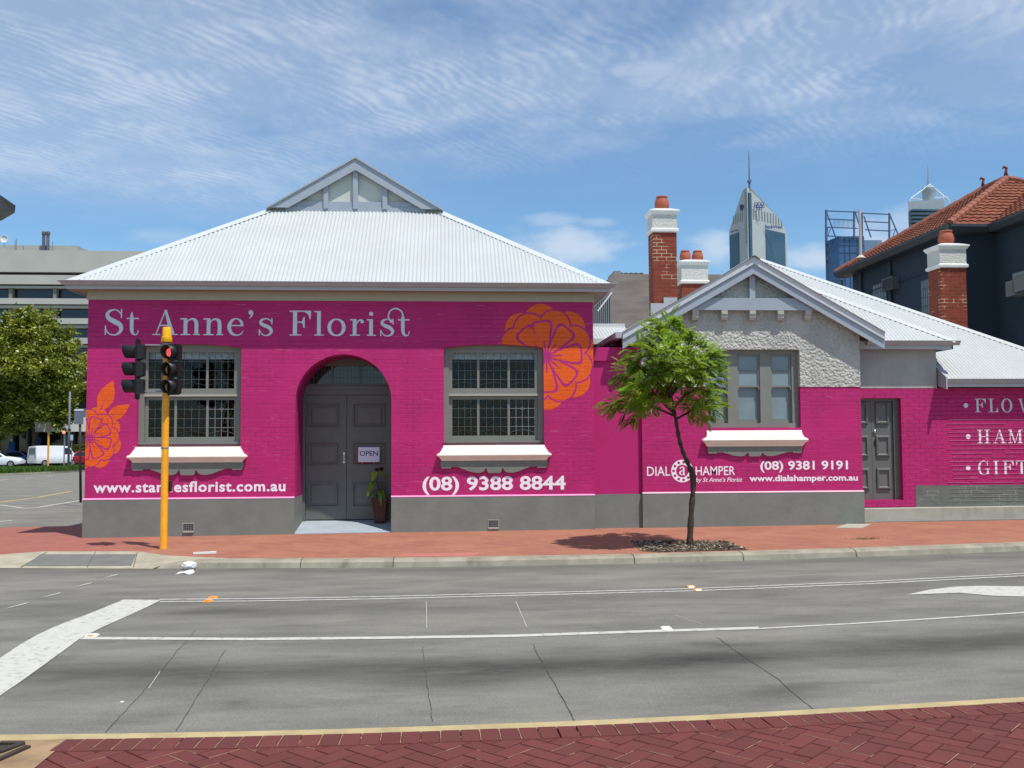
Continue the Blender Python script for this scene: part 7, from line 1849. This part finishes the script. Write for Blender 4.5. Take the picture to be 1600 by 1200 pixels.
def tower_a():
    Y = 800; P = lambda px, py, Yd=Y: PY(px, py, Yd); gb = -5
    pal = mat('pale_cladding', lin((172, 178, 180)), .6, .03, .05); dk = mat('blue_tower_glass', lin((62, 90, 108)), .2, .12, .06)
    A = lambda px, py, d: PY(px, py, Y + d)
    t = thing('office_tower', (P(1184, 700).x, Y, gb), 'pale pointed skyscraper with a thin mast and blue logos above the cottage gable', 'skyscraper')
    # plan: ridge corner towards the viewer at px 1170; left and right wings run back
    C, L, Rr = A(1169, 400, 0), A(1140, 400, 30), A(1230, 400, 34); 
    zs = lambda px, py, d: A(px, py, d).z
    Bk = Vector((L.x + Rr.x - C.x, L.y + Rr.y - C.y, 0))
    hC, hT = zs(1169, 292, 0), 0
    def wall(p, q, tops, name, m):   # polygon on the vertical plane through p-q; tops = list (fraction, z)
        mb = MB(); fn = lambda f: Vector((p.x + (q.x - p.x) * f, p.y + (q.y - p.y) * f, 0))
        pts = [fn(0) + Vector((0, 0, gb)), fn(1) + Vector((0, 0, gb))] + [fn(f) + Vector((0, 0, z)) for f, z in tops]
        mb.poly(pts); return mb
    lowL, lowR = zs(1140, 361, 30), zs(1230, 362, 34)
    mb = MB()
    pC = Vector((C.x, C.y, 0)); pL = Vector((L.x, L.y, 0)); pR = Vector((Rr.x, Rr.y, 0))
    U = Vector((0, 0, 1))
    pC2 = pC.lerp(pR, .10); s1 = pC.lerp(pL, .22)
    mb.v = [pL + U * gb, pC + U * gb, pR + U * gb, Bk + U * gb, pL + U * lowL, s1 + U * hC * .995, pC + U * hC, pC2 + U * hC, pC.lerp(pR, .80) + U * zs(1218, 341, 27), pR + U * lowR, Bk + U * lowR]
    mb.f = [(0, 1, 6, 5, 4), (1, 2, 9, 8, 7, 6), (2, 3, 10, 9), (3, 0, 4, 10), (4, 5, 10), (5, 6, 7, 8, 10), (8, 9, 10)]
    mb.build('tower_body', pal, t, fixn=False)
    def pan(p, q, f0, f1, z0, z1_, m, nm, off=.6, bands=False):
        a = p.lerp(q, f0); b = p.lerp(q, f1); n = (q - p).cross(U).normalized(); n = n if n.y < 0 else -n
        mb = MB(); mb.hexa([a + U * z0, b + U * z0, b + n * off + U * z0, a + n * off + U * z0], [a + U * z1_, b + U * z1_, b + n * off + U * z1_, a + n * off + U * z1_]); return mb.build(nm, m, t)
    fL = lambda px: None
    zp = lambda py, d=20: zs(1190, py, d)
    pan(pC, pR, .44, .94, gb, zp(362, 25), dk, 'blue_glass_panel'); pan(pC, pL, .46, .95, gb, zs(1148, 366, 22), dk, 'blue_glass_panel')
    pan(pC, pR, .02, .075, gb, zs(1170, 302, 2), dk, 'dark_fin', 1.5); pan(pC, pL, .04, .10, zs(1165, 380, 2), zs(1165, 296, 2), mat('mid_grey_strip', lin((140, 148, 152)), .5), 'grey_strip', .8)
    mb = MB()
    for i in range(11):
        f = .14 + i * .072; a = pC.lerp(pR, f); b = pC.lerp(pR, f + .022); n = Vector((0, -1, 0)); zb_ = zp(348, 20); zt_ = min(zp(333, 20), zs(1218, 341, 27) + (.80 - f) / .70 * (hC - zs(1218, 341, 27)) * .8)
        mb.hexa([a + U * zb_, b + U * zb_, b + n * .5 + U * zb_, a + n * .5 + U * zb_], [a + U * zt_, b + U * zt_, b + n * .5 + U * zt_, a + n * .5 + U * zt_])
    for i in range(6):
        f = .25 + i * .10; a = pC.lerp(pL, f); b = pC.lerp(pL, f + .03); n = Vector((0, -1, 0)); zb_ = zs(1155, 348, 15); zt_ = zs(1155, 334, 15)
        mb.hexa([a + U * zb_, b + U * zb_, b + n * .5 + U * zb_, a + n * .5 + U * zb_], [a + U * zt_, b + U * zt_, b + n * .5 + U * zt_, a + n * .5 + U * zt_])
    mb.build('vertical_slots', mat('slot_grey', lin((128, 138, 144)), .6), t)
    # floor lines of the glass
    # logo of linked rings and the name
    blue = mat('logo_blue', lin((38, 66, 120)), .5)
    def ring(mb, cx, cz, r, w, yy): 
        n = 20
        for i in range(n):
            a, b = 2 * math.pi * i / n, 2 * math.pi * (i + 1) / n
            mb.add([(cx + (r - w) * math.cos(a), yy, cz + (r - w) * math.sin(a)), (cx + (r + w) * math.cos(a), yy, cz + (r + w) * math.sin(a)), (cx + (r + w) * math.cos(b), yy, cz + (r + w) * math.sin(b)), (cx + (r - w) * math.cos(b), yy, cz + (r - w) * math.sin(b))], [(0, 1, 2, 3)])
    mb = MB(); d = 4.5; k = (Y + d) / 1500
    for i, (u, v) in enumerate(((-5, 3.2), (0, 3.6), (5, 3.2), (-2.7, -1.2), (2.7, -1.2), (-1.8, -4.4), (1.8, -4.4), (-5.6, -.6), (5.6, -.6))):
        q = A(1186 + u, 322 - v, d); ring(mb, q.x, q.z, 2.2 * k, .55 * k, q.y - .3 - .05 * i)
    mb.build('ring_logo', blue, t, fixn=False)
    mb = MB(); 
    for i, (u, v) in enumerate(((-1.2, 3), (1.2, 3.2), (-1.0, 0), (1.6, .4), (0, -3.2))): q = A(1158.5 + u, 325 - v, 6.0); ring(mb, q.x, q.z, 1.3 * k, .8 * k, q.y - .3 - .05 * i)
    mb.build('ring_logo', blue, t, fixn=False)
    q = A(1209, 354.5, 12.5); q0, q1 = A(1195.5, 355, 12.5), A(1222.5, 355, 12.5); text_obj('BankWest', 'name_lettering', blue, t, (q.x, q.y, q.z), 6.2 * k, (q1.x - q0.x), .03)
    q = A(1148, 360.5, 13.5); text_obj('BankWest', 'name_lettering', blue, t, (q.x, q.y, q.z), 3.6 * k, 12 * k, .03, tilt=.3)
    m = MB(); b = A(1171, 292, 3); m.tube([(b.x, b.y, b.z - 4), (b.x, b.y, zs(1171, 284, 3)), (b.x, b.y, zs(1171, 280, 3)), (b.x, b.y, zs(1171, 262, 3)), (b.x, b.y, zs(1171, 236, 3))], [.9, .9, .6, .5, .25], 6)
    m.box(b.x - 1.4, b.x + 1.4, b.y - 1.4, b.y + 1.4, zs(1171, 285, 3), zs(1171, 281.5, 3)); m.build('mast', mat('mast_grey', lin((92, 104, 124)), .5), t)
tower_a()
def tower_b():
    Y = 900; P = lambda px, py, d=0: PY(px, py, Y + d); t = thing('office_tower', (P(1450, 700).x, Y, -5), 'grey skyscraper with a round top and white aerial above the tiled roof', 'skyscraper')
    k = Y / 1500; pal = mat('grey_tower_cladding', lin((156, 166, 172)), .5, .04, .05); dk = mat('slate_glass', lin((74, 98, 120)), .2)
    x0, x1_, x2_ = P(1421, 400).x, P(1473, 400).x, P(1484, 400).x; z = lambda py: P(1450, py).z
    m = MB(); m.add([(x0, Y, -5), (x1_, Y - 6, -5), (x2_, Y + 20, -5), (x0 * (Y + 40) / Y, Y + 40, -5), (x0, Y, z(315)), (x1_, Y - 6, z(313)), (x2_, Y + 20, z(314)), (x0 * (Y + 40) / Y, Y + 40, z(315))], [(0, 1, 5, 4), (1, 2, 6, 5), (2, 3, 7, 6), (3, 0, 4, 7), (4, 5, 6, 7)]); m.build('tower_body', pal, t)
    m = MB()
    for py in (329.5, 335.5, 341.5, 347.5, 353.5, 359.5): m.box(x0 + .8, x1_ - 1, Y - 7.5, Y - .2, z(py + 2.6), z(py))
    m.build('window_band', dk, t)
    c = P(1451, 300, 8); m = MB(); m.lathe((c.x, c.y, 0), [(10.2 * k, z(315)), (10.2 * k, z(298)), (10.9 * k, z(296.5)), (10.9 * k, z(291)), (9.0 * k, z(289)), (3.5 * k, z(287.5))], 20); m.build('round_top', pal, t, smooth='auto')
    m = MB(); m.tube([(c.x, c.y, z(290)), (c.x, c.y, z(275)), (c.x, c.y, z(253))], [1.1, .7, .25], 6)
    for py in (277, 281, 284.5): m.box(c.x - 2.2, c.x + 2.2, c.y - .4, c.y + .4, z(py + .6), z(py))
    m.build('mast', mat('pale_mast', lin((150, 158, 172)), .5), t)
    m = MB(); ap = Vector((c.x, c.y - 3, z(286)))
    for px, py in ((1422, 311), (1474, 306), (1483, 313)): q = P(px, py, 2); m.tube([ap, q], .55, 6); m.tube([q, (q.x, q.y, z(316))], .55, 6)
    m.tube([P(1422, 310), P(1442, 312)], .4, 5); m.tube([P(1460, 309), P(1482, 308)], .4, 5); m.build('white_struts', M['white'], t)
tower_b()
def frame_tower():
    Y = 210; P = lambda px, py, d=0: PY(px, py, Y + d); t = thing('glass_tower', (P(1330, 700).x, Y, gz(22, 90)), 'blue glass block with open steel roof frames left of the tiled house', 'office building')
    z = lambda py: P(1330, py).z; x = lambda px: P(px, 400).x; gb = -3
    gl = mat('mid_blue_glass', lin((60, 92, 134)), .15, .15, .5, spec=.6); st = mat('blue_steel', lin((72, 92, 124)), .5)
    m = MB(); m.add([(x(1290), Y, gb), (x(1306), Y - 2, gb), (x(1345), Y - 2, gb), (x(1345), Y + 12, gb), (x(1290) * (Y + 12) / Y, Y + 12, gb), (x(1290), Y, z(378)), (x(1306), Y - 2, z(372.5)), (x(1345), Y - 2, z(371.5)), (x(1345), Y + 12, z(372)), (x(1290) * (Y + 12) / Y, Y + 12, z(376))],
        [(0, 1, 6, 5), (1, 2, 7, 6), (2, 3, 8, 7), (3, 4, 9, 8), (4, 0, 5, 9), (5, 6, 7, 8, 9)]); m.build('wall', gl, t)
    m = MB(); m.box(x(1346), x(1385), Y + 2, Y + 12, gb, z(372)); m.build('rear_wall', mat('pale_blue_wall', lin((112, 136, 166)), .4, .1, .5), t)
    m = MB()
    for px in (1314, 1322, 1334): m.box(x(px) - .12, x(px) + .12, Y - 2.06, Y - 2.01, gb, z(373))
    for py in (386, 398): m.box(x(1306), x(1345), Y - 2.08, Y - 2.061, z(py) - .08, z(py) + .08)
    m.box(x(1289.5), x(1292.5), Y - .4, Y - .05, gb, z(372)); m.build('mullions', mat('dark_mullion', lin((52, 66, 92)), .5), t)
    m = MB(); B = lambda a, b, w=.22: m.beam(P(*a, -2.3), P(*b, -2.3), w, w)
    B((1290.5, 328), (1290.5, 376), .34); B((1334.5, 330), (1334.5, 372), .34); B((1289, 329.5), (1340, 331.5)); B((1290, 342), (1334, 344)); B((1292, 355), (1340, 357)); B((1292, 368.5), (1345, 372)); B((1291, 330), (1306, 372)); B((1293, 356), (1291, 374)); B((1298, 357), (1292, 372), .15)
    B((1336, 331), (1342, 350)); B((1347, 334), (1347, 372), .3); B((1346, 333), (1389, 335)); B((1350, 346), (1389, 348)); B((1352, 359), (1390, 361)); B((1350, 338), (1361, 371)); B((1389.5, 333), (1389.5, 373), .34); B((1390, 335), (1404, 368)); B((1391, 361), (1398, 358), .15); B((1399, 358), (1395, 370), .15)
    m.build('roof_frame', st, t)
    m = MB()
    for i in range(16): a = P(1302 + i * 2, 344, -2.3); b = P(1302 + i * 2, 356, -2.3); m.beam(a, b, .05, .05)
    m.build('frame_grille', st, t)
frame_tower()

def tiled_house():
    C0 = PY(1483, 352, 23.6)           # near eave corner
    XW = C0.x; ZE_ = C0.z; YN_ = 23.6
    fp = ray(1307, 424); s = XW / fp.x; YFAR = fp.y * s
    t = thing('terracotta_roof_house', (XW + 4, YN_ + 3, gz(14, 26)), 'dark blue rendered two storey house with a terracotta tiled hip roof at right', 'house')
    wall = mat('navy_render', lin((50, 64, 76)), .75, .08, .8, .004, 20)
    gb = gz(14, 26); ov = .38; X0 = XW + ov; Y0 = YN_ + ov
    X2 = PY(1555, 360, Y0).x       # step in plan: second wing comes forward here
    m = MB(); m.box(X0, X0 + 9, Y0, YFAR - ov, gb, ZE_ - .12); m.build('wall', wall, t)
    m = MB(); m.box(X2, X2 + 8, Y0 - 7.2, Y0 + .01, gb, ZE_ - .13); m.build('front_wing_wall', wall, t)
    # tiles: stepped courses with pantile waves, built like the iron but deeper
    def tiles(mb, O, U, V, poly, course=.30, wave=.21, amp=.03):
        O, U, V = Vector(O), Vector(U).normalized(), Vector(V).normalized(); N = U.cross(V); N = N if N.z > 0 else -N
        us = [p[0] for p in poly]; vs = [p[1] for p in poly]; v = min(vs); vmax = max(vs)
        def span(vv):
            h = []
            for (a, b), (c, d) in zip(poly, poly[1:] + poly[:1]):
                if min(b, d) <= vv <= max(b, d) and abs(b - d) > 1e-9: h.append(a + (c - a) * (vv - b) / (d - b))
            return (min(h), max(h)) if h else None
        while v < vmax - .02:
            v2 = min(v + course, vmax - .001); r = span(v + 1e-3); r2 = span(v2)
            if r:
                r2 = r2 or r; a0, a1 = min(r[0], r2[0]), max(r[1], r2[1]); a0, a1 = r[0], r[1]
                n = max(2, int((a1 - a0) / (wave / 4))); prev = None
                for i in range(n + 1):
                    f = i / n; u = a0 + (a1 - a0) * f; ub = min(max(u, r2[0]), r2[1]); w = amp * abs(math.sin(math.pi * u / wave)) ; k = len(mb.v)
                    mb.v += [O + U * u + V * (v - .0) + N * (w - .02), O + U * u + V * (v - .0) + N * (w + .028), O + U * ub + V * v2 + N * (w * .9 - .002)]
                    if prev is not None: mb.f += [(prev, k, k + 1, prev + 1), (prev + 1, k + 1, k + 2, prev + 2)]
                    prev = k
            v += course
    d = ray(1572, 281); s_ = (C0.y - C0.x) / (d.y - d.x); tA = s_ * d.x - C0.x; zA_ = CAMZ + s_ * d.z; TPH = (zA_ - ZE_) / tA
    print('house pitch', math.degrees(math.atan(TPH)), 'run', tA, 'far', YFAR)
    L_ = math.sqrt(1 + TPH ** 2); D = YFAR - YN_; yr1 = YN_ + tA + 1.25
    m = MB()
    tiles(m, (XW, YN_, ZE_), (0, 1, 0), (1, 0, TPH), [(0, 0), (D, 0), (yr1 - YN_, tA * L_), (tA, tA * L_)])
    Wd = 2 * tA
    tiles(m, (XW, YN_, ZE_), (1, 0, 0), (0, 1, TPH), [(0, 0), (Wd, 0), (tA, tA * L_)])
    tiles(m, (XW + Wd, YN_, ZE_), (0, 1, 0), (-1, 0, TPH), [(0, 0), (D, 0), (yr1 - YN_, tA * L_), (tA, tA * L_)])
    tiles(m, (XW, YFAR, ZE_), (1, 0, 0), (0, -(YFAR - yr1), zA_ - ZE_), [(0, 0), (Wd, 0), (tA, math.hypot(YFAR - yr1, zA_ - ZE_))])
    # front wing roof: slope facing left, running towards the viewer
    XV = X2 - ov
    tiles(m, (XV, YN_ - 7.6, ZE_), (0, 1, 0), (1, 0, TPH), [(0, 0), (7.6, 0), (7.6 + 3.2, 3.2 * L_), (0, 3.2 * L_)])
    rf = m.build('roof', mat('terracotta_tiles', lin((128, 74, 54)), .85, .3, 2.4, .003, 30), t, fixn=False)
    m = MB()
    for a, b in (((XW, YN_, ZE_), (XW + tA, YN_ + tA, zA_)), ((XW + tA, YN_ + tA, zA_), (XW + tA, yr1, zA_)), ((XW + tA, yr1, zA_), (XW, YFAR, ZE_)), ((XW + Wd, YN_, ZE_), (XW + tA, YN_ + tA, zA_))):
        a, b = Vector(a) + Vector((0, 0, .04)), Vector(b) + Vector((0, 0, .04)); n = int((b - a).length / .4)
        for i in range(n): m.tube([a.lerp(b, i / n), a.lerp(b, (i + 1.08) / n)], [.115, .10], 8)
    m.build('ridge_tiles', mat('ridge_terracotta', lin((140, 86, 68)), .8, .15, 5), rf, smooth='auto')
    for y in (YN_ + tA, yr1):
        m = MB(); q = Vector((XW + tA, y, zA_ + .1)); m.tube([q, q + Vector((0, 0, .16)), q + Vector((.03, 0, .26)), q + Vector((-.06, 0, .30)), q + Vector((-.10, 0, .24))], [.07, .04, .045, .04, .02], 8); m.build('finial', mat('dark_finial', lin((120, 60, 56)), .7), rf, smooth=True)
    gmat = mat('dark_gutter', lin((62, 68, 74)), .5); m = MB(); gp_ = [(0, -.16), (0, .0), (-.03, .02), (-.14, .02), (-.14, -.0), (-.05, -.16)]
    gp_ = [(a + .02, b) for a, b in gp_]
    run_sweep(m, (XW, YN_ - .02, ZE_), (XW, YFAR, ZE_), [(-a, b) for a, b in [(-x, z_) for x, z_ in ((0, -.17), (.12, -.05), (.12, .02), (0, .02))]], (-1, 0, 0))
    run_sweep(m, (XW - .0, YN_, ZE_), (XV, YN_, ZE_), ((0, -.17), (.12, -.05), (.12, .02), (0, .02)), (0, -1, 0)); run_sweep(m, (XV, YN_ - 7.6, ZE_), (XV, YN_, ZE_), ((0, -.17), (.12, -.05), (.12, .02), (0, .02)), (-1, 0, 0))
    m.build('gutter', gmat, t)
    m = MB(); m.box(XW + .01, X0 - .001, YN_ + .01, YFAR, ZE_ - .17, ZE_ - .14); m.box(XW + .01, XV - .01, YN_ + .012, Y0 - .001, ZE_ - .172, ZE_ - .142); m.box(XV + .01, X2 - .001, YN_ - 7.6, YN_ - .001, ZE_ - .17, ZE_ - .14); m.build('soffit', gmat, t)
    # things on the left-facing wall: glass-block windows, box, pipes
    def onw(px, py, X=None): return PX(px, py, (X0 if X is None else X) - .01)
    gbm = mat('glass_blocks', lin((120, 134, 138)), .3, .15, 6)
    for (a, b, c_, d_) in ((1364, 443, 1386, 480), (1439.5, 437, 1457.5, 520)):
        p, q = onw(a, b), onw(c_, d_); zt_ = (onw(c_, b - 4 if a < 1400 else b - 3)).z; m = MB(); m.box(X0 - .02, X0 - .001, q.y, p.y, min(p.z, q.z) - 1.0, zt_); w = m.build('window', gbm, t)
        m = MB(); n = 5; 
        for i in range(n + 1): y = q.y + (p.y - q.y) * i / n; m.box(X0 - .026, X0 - .0205, y - .012, y + .012, zt_ - 2.2, zt_)
        for i in range(9): z_ = zt_ - .24 * i; m.box(X0 - .028, X0 - .0262, q.y, p.y, z_ - .012, z_ + .012)
        m.build('frame', mat('block_joint', lin((88, 98, 102)), .7), w)
    p, q = onw(1388, 430), onw(1405, 450); m = MB(); m.box(X0 - .22, X0 - .001, q.y, p.y, q.z - .02, q.z + .36); ac = m.build('air_conditioner', mat('grey_unit', lin((92, 96, 98)), .5), t)
    m = MB()
    for i in range(9): z_ = q.z + .02 + .035 * i; m.box(X0 - .23, X0 - .2205, q.y + .04, p.y - .04, z_, z_ + .02)
    m.build('louvre', M['black'], ac)
    m = MB()
    for px in (1318, 1347, 1393): a = onw(px, 440); m.tube([(X0 - .06, a.y, gb), (X0 - .06, a.y, ZE_ - .17)], .05, 8)
    m.build('downpipe', gmat, t)
    a, b = onw(1416, 436), onw(1462, 419); m = MB(); m.box(X0 - .03, X0 - .0005, Y0, YFAR - ov, a.z - .02, a.z + .02); m.build('string_course', wall, t)
    # right-hand front wing wall: two air conditioners
    for (a, b, c_, d_) in ((1582, 428, 1602, 452), (1571, 441, 1584, 461)):
        p, q = PX(a, b, X2 - .4), PX(c_, d_, X2 - .4); m = MB(); m.box(X2 - .4, X2 - .001, min(p.y, q.y), max(p.y, q.y), min(p.z, q.z), max(p.z, q.z)); u = m.build('air_conditioner', mat('pale_grey_unit', lin((132, 138, 140)), .5), t)
        m = MB()
        for i in range(8): z_ = min(p.z, q.z) + .04 + (abs(p.z - q.z) - .08) * i / 8; m.box(X2 - .412, X2 - .4005, min(p.y, q.y) + .04, max(p.y, q.y) - .04, z_, z_ + .02)
        m.build('louvre', M['greypaint'], u)
    # flue on the slope
    a = PY(1345, 401, YFAR - 1.2); m = MB(); zt_ = PY(1344.5, 328, a.y).z; m.tube([(a.x, a.y, a.z - .3), (a.x, a.y, zt_)], .045, 8); m.lathe((a.x, a.y, 0), [(.16, a.z - .05), (.05, a.z + .05)], 10); m.build('flue_pipe', mat('cream_pipe', lin((190, 184, 176)), .5), t)
tiled_house()
